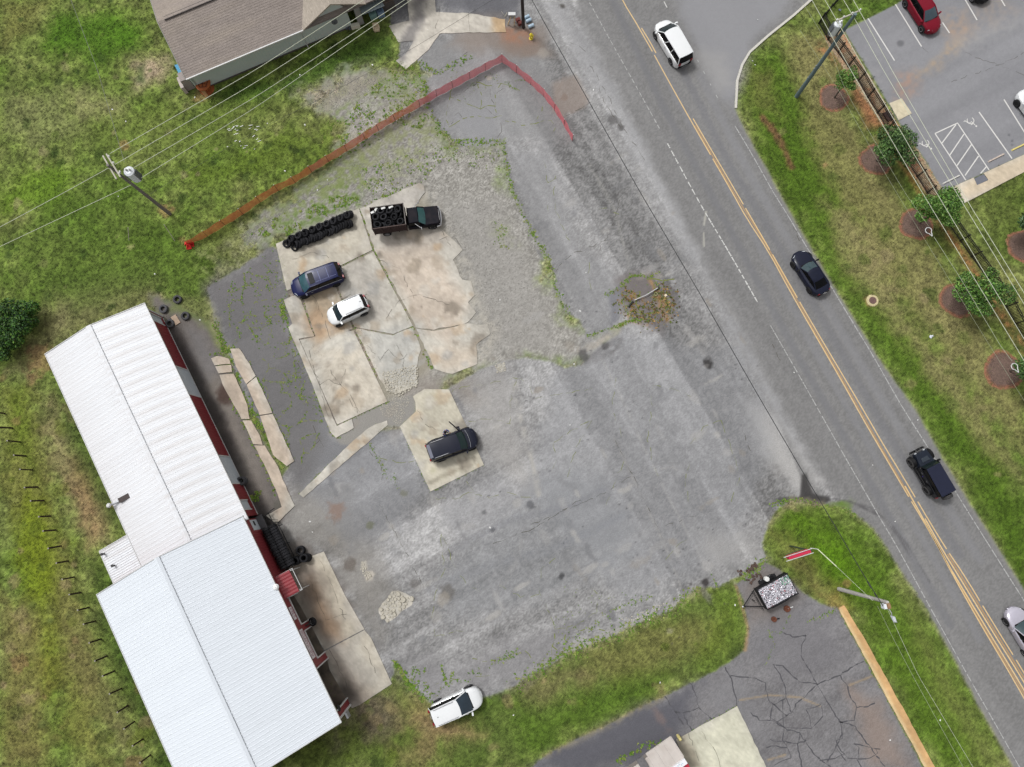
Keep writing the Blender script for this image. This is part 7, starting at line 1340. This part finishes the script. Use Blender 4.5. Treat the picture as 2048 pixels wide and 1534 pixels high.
def tree(px, zc, R, name, label, group, n, cols, seed, lean=(0, 0), size=.12, cat='tree', trunk=True, H_=None):
    rr = random.Random(seed); p = G(*px); o = empty(name, (p.x, p.y, 0), 0, label, cat, group); b = MB(); cs = []
    lx, ly = lean; b.tube([(0, 0, -.05), (lx * .3, ly * .3, zc * .35), (lx * .8, ly * .8, zc * .75), (lx, ly, zc + R * .5)], [.09, .075, .05, .02], 8)
    for k in range(rr.randint(9, 12)):
        a = k * 2.4 + rr.random(); rr_ = R * rr.uniform(.35, .78); zz_ = zc + rr.uniform(-.55, .6) * R * .8; q = Vector((lx + rr_ * math.cos(a), ly + rr_ * math.sin(a), zz_)); b.tube([(lx * .5, ly * .5, zc * .5), (q * .6 + Vector((lx, ly, zc)) * .4), q], [.035, .022, .01], 5); cs.append((q.x, q.y, q.z, R * rr.uniform(.28, .5)))
    cs.append((lx, ly, zc + R * .5, R * .5)); cs.append((lx, ly, zc, R * .45))
    if trunk: b.build('trunk', m_bark, o, True)
    V, Fc, Cc = leaves(cs, n, size, cols, rr); me = bpy.data.meshes.new('crown'); me.from_pydata(V, [], Fc); setcol(me, Cc); me.materials.append(m_leaf); link('crown', me, o); return o
GR1 = [(72, 108, 48), (92, 130, 60), (56, 86, 40), (116, 146, 84), (66, 98, 50)]; GR2 = [(90, 134, 50), (112, 150, 62), (64, 100, 38), (134, 162, 90), (78, 118, 44)]
def mulch(x, y, r):
    c = G(x, y); b = MB(); rr = random.Random(int(x)); n = 40; P = []; rings_ = [(0, .07), (r * .5, .06), (r * .8, .05), (r * .88, .035), (r * 1.0, .012), (r * 1.1, .001)]; colr = [(112, 92, 82), (116, 94, 84), (112, 90, 80), (118, 88, 74), (156, 104, 78), (128, 116, 74)]; Cc = []
    for k, (q, z) in enumerate(rings_):
        for j in range(n): a = j * 6.283 / n; qq = q * (1 + .05 * math.sin(a * 3 + x) + .03 * math.sin(a * 5 + y) + rr.uniform(-.05, .05)); P.append((c.x + qq * math.cos(a), c.y + qq * math.sin(a), z + .004)); Cc.append(lin(colr[k])[:3])
    b.v = P
    for k in range(len(rings_) - 1):
        for j in range(n): b.f.append((k * n + j, k * n + (j + 1) % n, (k + 1) * n + (j + 1) % n, (k + 1) * n + j)); b.mi.append(0)
    o = b.build('mulch_bed', mat('mulch', None, .95, attr='Col', var=.2, scale=3, var2=.35, scale2=12, bump=.03, bscale=14), kind='structure'); setcol(o.data, np.array(Cc))
for x, y, r in ((1667, 196, 1.35), (1751, 320, 1.45), (1832, 448, 1.45), (1915, 600, 1.55), (2007, 741, 1.65), (2048, 492, 1.5)): mulch(x, y, r)
tree((1668, 196), 2.5, 1.05, 'young_tree', 'smallest mulched tree, sparse, nearest the transformer pole', 'young trees in mulch rings', 1500, GR2, 1, (.2, .4), .1); tree((1752, 322), 2.9, 2.05, 'young_tree', 'full mulched tree next to the square concrete pad', 'young trees in mulch rings', 5200, GR1, 2, (.1, .1), .115); tree((1838, 447), 3.0, 2.15, 'young_tree', 'bright green mulched tree at the end of the pavement', 'young trees in mulch rings', 5600, GR2, 3, (.2, .1), .115)
tree((1920, 604), 2.9, 2.1, 'young_tree', 'mulched tree in the lower half of the fence row, between the two cable loops', 'young trees in mulch rings', 5400, GR1[:3] + GR2, 4, (.1, .1), .115); tree((2018, 742), 2.8, 1.9, 'young_tree', 'mulched tree cut by the right edge beneath the lower cable loop', 'young trees in mulch rings', 4400, GR1, 5, (.1, 0), .115); tree((2052, 492), 3.0, 2.1, 'young_tree', 'dark mulched tree behind the fence at the right edge', 'young trees in mulch rings', 5200, [(42, 72, 36), (60, 92, 44), (34, 58, 30), (92, 116, 80)], 6, (-.2, .9), .115)
# big shrub at the left edge
rr = random.Random(21); p = G(28, 660); o = empty('evergreen_shrub', (p.x, p.y, 0), 0, 'large dark evergreen shrub at the left edge above the workshop roof', 'shrub'); cs = []; b = MB()
for x, y, r in ((0, 630, 1.3), (20, 615, 1.1), (45, 620, 1.1), (62, 615, .8), (15, 650, 1.4), (45, 650, 1.2), (5, 690, 1.2), (25, 680, 1.1), (-25, 640, 1.6), (-20, 690, 1.5), (-45, 660, 1.5), (35, 635, .9), (8, 710, .7), (55, 640, .8)):
    q = G(x, y, 1.7) - Vector((p.x, p.y, 0)); cs.append((q.x, q.y, 1.5 + rr.uniform(-.3, .5), r * .8)); b.tube([(q.x * .3, q.y * .3, 0), (q.x, q.y, 1.4)], [.05, .02], 5)
b.build('stems', m_bark, o); V, Fc, Cc = leaves(cs, 9500, .12, [(44, 84, 26), (62, 106, 34), (30, 58, 20), (92, 128, 46), (38, 70, 28)], rr, .9); me = bpy.data.meshes.new('foliage'); me.from_pydata(V, [], Fc); setcol(me, Cc); me.materials.append(m_leaf); link('foliage', me, o)

# ============================================================ SMALL THINGS
def at(x, y, z=0): p = G(x, y); return Vector((p.x, p.y, z))
# person
def person(x, y, ang):
    p = at(x, y); o = empty('person', p, ang, 'person in a blue jacket standing inside the open door of the black SUV', 'person')
    J = {'pel': (0, 0, .95), 'ch': (.04, 0, 1.32), 'nk': (.06, 0, 1.48), 'hd': (.1, 0, 1.62), 'ht': (.11, 0, 1.74), 'sl': (.04, .19, 1.42), 'el': (.14, .27, 1.16), 'hl': (.36, .2, 1.1), 'sr': (.04, -.19, 1.42), 'er': (.1, -.28, 1.15), 'hr': (.34, -.22, 1.05), 'kl': (.06, .11, .5), 'fl': (-.02, .12, .08), 'tl': (.16, .14, .04), 'kr': (.02, -.11, .5), 'fr': (-.06, -.12, .08), 'tr': (.12, -.14, .04), 'pl': (0, .1, .9), 'pr': (0, -.1, .9)}
    K = list(J); E_ = [('pel', 'ch'), ('ch', 'nk'), ('nk', 'hd'), ('hd', 'ht'), ('ch', 'sl'), ('sl', 'el'), ('el', 'hl'), ('ch', 'sr'), ('sr', 'er'), ('er', 'hr'), ('pel', 'pl'), ('pl', 'kl'), ('kl', 'fl'), ('fl', 'tl'), ('pel', 'pr'), ('pr', 'kr'), ('kr', 'fr'), ('fr', 'tr')]
    RR = {'pel': .15, 'ch': .17, 'nk': .065, 'hd': .1, 'ht': .08, 'sl': .085, 'el': .055, 'hl': .04, 'sr': .085, 'er': .055, 'hr': .04, 'kl': .075, 'fl': .05, 'tl': .04, 'kr': .075, 'fr': .05, 'tr': .04, 'pl': .1, 'pr': .1}
    me = bpy.data.meshes.new('body'); me.from_pydata([J[k] for k in K], [(K.index(a), K.index(c)) for a, c in E_], []); bo = link('body', me, o); bo.modifiers.new('skin', 'SKIN')
    bm = bmesh.new(); bm.from_mesh(me); ly = bm.verts.layers.skin.verify()
    for i, v in enumerate(bm.verts): v[ly].radius = (RR[K[i]] * (.75 if K[i] in ('pel', 'ch') else 1), RR[K[i]]); v[ly].use_root = (i == 0)
    bm.to_mesh(me); bm.free(); sb = bo.modifiers.new('sub', 'SUBSURF'); sb.levels = sb.render_levels = 2
    dg = bpy.context.evaluated_depsgraph_get(); m2 = bpy.data.meshes.new_from_object(bo.evaluated_get(dg)); bo.modifiers.clear(); bo.data = m2
    for m in (mat('skin', (150, 108, 88), .6), mat('jacket_blue', (52, 96, 190), .8, var=.2, scale=8), mat('trousers_dark', (40, 44, 60), .8)): m2.materials.append(m)
    for f in m2.polygons:
        c = f.center; f.material_index = 2 if c.z < .95 else 1 if (c.z < 1.47 and not (c.x > .3 and c.z < 1.2)) else 0; f.use_smooth = True
    b = MB(); b.lathe([(0, 1.82), (.06, 1.8), (.1, 1.74), (.115, 1.66), (.1, 1.6)], 14, c=(.07, 0, 0)); b.build('hair', mat('hair_black', (24, 22, 22), .8), o, True)
    for sg in (1, -1):
        hx, hy, hz_ = J['hl'] if sg > 0 else J['hr']; b = MB(); b.tube([(hx, hy, hz_), (hx + .08, hy, hz_ - .01)], [.035, .04], 8)
        for k, (dy, l) in enumerate(((-.03, .07), (-.01, .085), (.01, .08), (.03, .06))): b.tube([(hx + .08, hy + dy, hz_), (hx + .08 + l * .6, hy + dy, hz_ - .015), (hx + .08 + l * .8, hy + dy, hz_ - .05)], .009, 5)
        b.tube([(hx + .03, hy - sg * .03, hz_), (hx + .07, hy - sg * .07, hz_ - .01)], .011, 5); b.build('hand', mat('skin', (150, 108, 88), .6), o, True)
    b = MB(); b.box(.19, 0, 1.6, .03, .03, .04); b.build('nose', mat('skin', (150, 108, 88), .6), o)
person(892, 866, math.atan2(*(lambda a, c: (c.y - a.y, c.x - a.x))(G(892, 866), G(912, 878))))
# manhole, sprinkler box, hydrant, drums, junk
p = at(1745, 601); mh = empty('manhole', p, .4, 'round brown manhole cover in a pale concrete collar on the verge', 'manhole'); MB().lathe([(0, .05), (.5, .05), (.56, 0)], 24).build('collar', mat('collar_pale', (206, 192, 150), .9, var=.1), mh); b = MB(); b.lathe([(0, .075), (.33, .075), (.34, .05)], 22)
for k in range(5):
    for j in range(5): b.box(-.2 + k * .1, -.2 + j * .1, .08, .05, .05, .012)
b.build('cover', mat('cover_brown', (112, 84, 78), .7, var=.2), mh)
p = at(1765, 237) if False else at(1775, 233); b = MB(); b.box(0, 0, .12, .9, .7, .2); gr = empty('drain_inlet', p, TH, 'square brown drain grate inside the black fence beside the concrete pad', 'drain'); b.build('frame', mat('grate_brown', (72, 44, 40), .8, var=.2), gr); b = MB()
for k in range(7): b.box(-.36 + k * .12, 0, .23, .03, .6, .02)
b.build('grate_bars', m_dark, gr, kind='stuff')
p = at(1862, 674); b = MB(); rr = random.Random(2)
for k in range(6): b.box(rr.uniform(-.12, .12), rr.uniform(-.08, .08), .06 + rr.uniform(0, .06), rr.uniform(.1, .2), rr.uniform(.08, .14), .06, rr.random() * 3, rr.uniform(-.5, .5))
b.build('plastic_bag', mat('bag_white', (226, 230, 240), .5), loc=p, label='crumpled white plastic bag on the verge grass', cat='bag')
p = at(1679, 22); b = MB(); 
for k in range(5): b.box(rr.uniform(-.1, .1), rr.uniform(-.1, .1), .06, .16, .14, .05, rr.random() * 3, rr.uniform(-.5, .5))
b.build('crumpled_bag', mat('bag_grey', (160, 172, 190), .5), loc=p, label='crumpled grey bag on the grass under the power lines', cat='bag')
m_hy = mat('hydrant_yellow', (226, 206, 40), .5, var=.08); p = at(1062, 77); hy = empty('fire_hydrant', p, .2, 'yellow fire hydrant standing on the reddish soil near the drums', 'fire hydrant')
MB().lathe([(.2, 0), (.2, .05), (.13, .08), (.12, .5), (.16, .52), (.16, .58), (.13, .6), (.1, .7), (.0, .76)], 16).build('barrel', m_hy, hy, True); b = MB()
for s in (1, -1): b.lathe([(0, s * .24), (.06, s * .24), (.07, s * .1), (0, s * .1)], 10, 'Y', (0, 0, .42))
b.lathe([(0, .24), (.08, .24), (.09, .1)], 10, 'X', (0, 0, .36)); b.build('nozzle_caps', m_hy, hy, True); MB().lathe([(.03, .74), (.03, .82), (0, .82)], 5).build('top_nut', m_hy, hy)
m_bluep = mat('bollard_blue_white', (176, 198, 216), .5, var=.1); m_brn = mat('crate_maroon', (126, 62, 56), .8, var=.2)
for (x, y), lb in (((1053, 36), 'pale blue drum lying nearest the top, right of the dark pole'), ((1057, 43), 'pale blue drum lying in the middle of the three beside the dark pole'), ((1062, 54), 'pale blue drum lying lowest, nearest the hydrant')):
    c = at(x, y); b = MB(); b.lathe([(0, -.28), (.15, -.28), (.16, -.24), (.15, 0), (.16, .24), (.15, .28), (0, .28)], 16, 'X'); b.build('blue_drum', m_bluep, smooth=True, loc=(c.x, c.y, .17), rot=(0, 0, .45), label=lb, cat='drum')
for (x, y), lb in (((1036, 42), 'maroon slatted crate nearest the top edge, left of the dark pole'), ((1040, 49), 'maroon slatted crate nearer the hydrant, left of the dark pole')):
    c = at(x, y); cr = empty('maroon_crate', c, .4, lb, 'crate'); MB().box(0, 0, .15, .42, .3, .3).build('crate_body', m_brn, cr)
    for k in range(4): MB().box(0, -.12 + k * .08, .315, .44, .05, .02).build('slat', m_brn, cr)
c = at(1024, 47); sb = empty('meter_board', c, .0, 'grey utility cabinet on white timber legs beside the dark pole', 'utility cabinet'); MB().box(0, 0, 1.15, .62, .25, .5).build('cabinet', mat('cabinet_grey', (150, 160, 164), .5), sb); MB().box(0, .0, 1.43, .68, .32, .05).build('cabinet_lid', m_trim, sb); b = MB(); b.box(.22, -.18, .6, .08, .08, 1.25); b.box(-.26, -.14, .6, .08, .08, 1.25, 0, .25); b.box(.22, .18, .55, .07, .07, 1.1); b.build('legs', mat('leg_cream', (222, 200, 160), .7), sb)
c = at(1010, 34); b = MB(); b.tube([(0, 0, 0), (.2, .3, .25)], .03, 6); b.tube([(0, 0, .1), (-.35, .4, .3)], .015, 5); b.tube([(0, 0, .1), (.1, -.1, .3)], .02, 5); b.build('broken_bracket', m_arm, loc=c, label='broken pale bracket lying at the tip of the concrete path', cat='bracket')
# fallen pole stub in the planter ring
mp_ = mat('tube_white', (204, 204, 206), .4, .2, var=.05); A_, C_ = at(1266, 603), at(1315, 577); fp = empty('fallen_pipe', A_, 0, 'bent pale metal pipe lying across the dark weedy circle in the lot', 'pipe'); q = C_ - A_; MB().tube([(-.45, -.55, .1), (0, 0, .16)], .075, 8).build('dark_sleeve', m_dark, fp); MB().tube([(.1, .08, .17), (q.x * .5, q.y * .42, .25), (q.x, q.y, .2)], .045, 8).build('pipe', mp_, fp, True); MB().tube([(q.x * .86, q.y * .86, .1), (q.x * 1.06, q.y * 1.08, .12)], .06, 8).build('dark_sleeve', m_dark, fp)
c = at(1311, 589); MB().lathe([(.15, 0), (.17, .15), (.12, .15), (.12, .03), (0, .03)], 16).build('ring_socket', mat('socket_olive', (150, 150, 104), .7, var=.2), loc=c, label='round olive socket under the right end of the fallen pipe', cat='socket'); c = at(1331, 591); MB().box(0, 0, .06, .22, .2, .1, .6).build('concrete_chunk', mat('chunk_cream', (228, 214, 186), .9), loc=c, label='small cream concrete chunk right of the fallen pipe', cat='concrete chunk')
# spool, plank, blue board
c = at(414, 178); m_sp = mat('spool_orange', (170, 92, 44), .8, var=.2, scale=3); spo = empty('cable_spool', c, .4, 'round orange-brown cable spool standing at the corner of the green house', 'cable spool'); MB().lathe([(0, .98), (.72, .98), (.74, .9), (.72, .86), (.3, .86), (.28, .1), (.72, .1), (.72, 0), (0, 0)], 28).build('drum', m_sp, spo); b = MB()
for k in range(5): a = k * 1.2566; a2 = a + 1.2566; b.tube([(.5 * math.cos(a), .5 * math.sin(a), 1.0), (.5 * math.cos(a2), .5 * math.sin(a2), 1.0)], .025, 5); b.tube([(0, 0, 1.0), (.42 * math.cos(a + .6), .42 * math.sin(a + .6), 1.0)], .02, 5)
b.build('top_frame', mat('spool_dark', (84, 34, 22), .8), spo)
c = at(412, 190); MB().box(0, 0, .5, .95, .32, .04, R_(-55), R_(32)).build('plank', mat('plank_tan', (184, 140, 92), .8, var=.15, scale=4), loc=c, label='short tan plank leaning on the orange cable spool', cat='plank')
c = at(361, 143); MB().box(0, 0, .45, .95, .34, .06, R_(-62), 0, R_(-20)).build('blue_board', mat('board_blue', (98, 178, 222), .5, var=.08), loc=c, label='bright blue board leaning on the west wall of the green house', cat='board')
for (x, y), cl, lb in (((747, 31), (128, 164, 162), 'teal air conditioning unit in the dark recess of the green house, left of the pair'), ((762, 27), (124, 150, 178), 'bluish air conditioning unit in the recess of the green house, right of the pair')):
    c = at(x, y + 3); ac = empty('air_conditioner', c, .42, lb, 'air conditioner'); MB().box(0, 0, .4, .68, .66, .8).build('housing', mat('ac_' + str(cl[0]), cl, .5, var=.1), ac); b = MB()
    for k in range(4): b.lathe([(.06 + k * .06, .805), (.08 + k * .06, .815)], 16)
    b.build('fan_grille', m_blackp, ac)
c = at(712, 55); wb2 = empty('white_crate', c, .25, 'long white box beside the wall of the green house', 'box'); MB().box(0, 0, .2, .85, .36, .4).build('box', mat('crate_white', (226, 224, 206), .6, var=.05), wb2); MB().box(0, 0, .42, .88, .39, .04).build('lid', mat('crate_white', (226, 224, 206), .6), wb2)
c = at(697, 58); b = MB()
for k in range(5): b.box(rr.uniform(-.2, .2), rr.uniform(-.2, .2), .18, .18, .14, .3, rr.random())
b.build('gas_meter', mat('meter_grey', (96, 100, 112), .5, var=.2), loc=c, label='cluster of small grey meters on the wall of the green house', cat='meter')
c = at(754, 59); ch = empty('broken_armchair', c, .2, 'broken beige chair on the grass beside the green house', 'chair'); MB().box(0, -.12, .22, .5, .45, .2).build('seat', mat('chair_beige', (206, 190, 160), .8, var=.2), ch); MB().box(-.02, .2, .42, .55, .12, .55).build('backrest', mat('chair_beige', (206, 190, 160), .8), ch); b = MB(); b.box(-.28, -.05, .35, .1, .5, .2); b.box(.26, .0, .35, .1, .4, .2); b.build('armrest', mat('chair_beige', (206, 190, 160), .8), ch); b = MB()
for sx in (-.2, .2):
    for sy in (-.28, .18): b.box(sx, sy, .07, .05, .05, .14)
b.build('legs', m_dark, ch)
c = at(773, 10); shd = empty('small_shed', c, .35, 'low brown roofed shed at the top edge right of the green house', 'shed'); MB().box(0, 0, .7, 1.5, 1.4, 1.4).build('wall', m_inner, shd); b = MB(); b.add([(-.85, -.8, 1.42), (.85, -.8, 1.42), (.85, .8, 1.7), (-.85, .8, 1.7), (-.85, -.8, 1.36), (.85, -.8, 1.36), (.85, .8, 1.64), (-.85, .8, 1.64)], [(0, 1, 2, 3), (7, 6, 5, 4), (0, 4, 5, 1), (1, 5, 6, 2), (2, 6, 7, 3), (3, 7, 4, 0)]); b.build('roof', mat('roof_brown', (104, 92, 84), .9, var=.15), shd)
c = at(343, 640); MB().box(0, 0, .05, .5, .9, .1, .6).build('paving_block', mat('block_tan', (178, 156, 136), .9, var=.15), loc=at(352, 640), label='tan concrete block in the weeds behind the tyres at the workshop corner', cat='concrete block')
p = at(1947, 361)
b = MB(); A4 = [G(1947, 358), G(1966, 349), G(1975, 361), (G(1953, 371))]; b.add([(v.x, v.y, .106) for v in A4], [(0, 1, 2, 3)]); b.build('detectable_paving', mat('paving_pad_grey', (112, 114, 124), .8, var=.1), kind='structure')
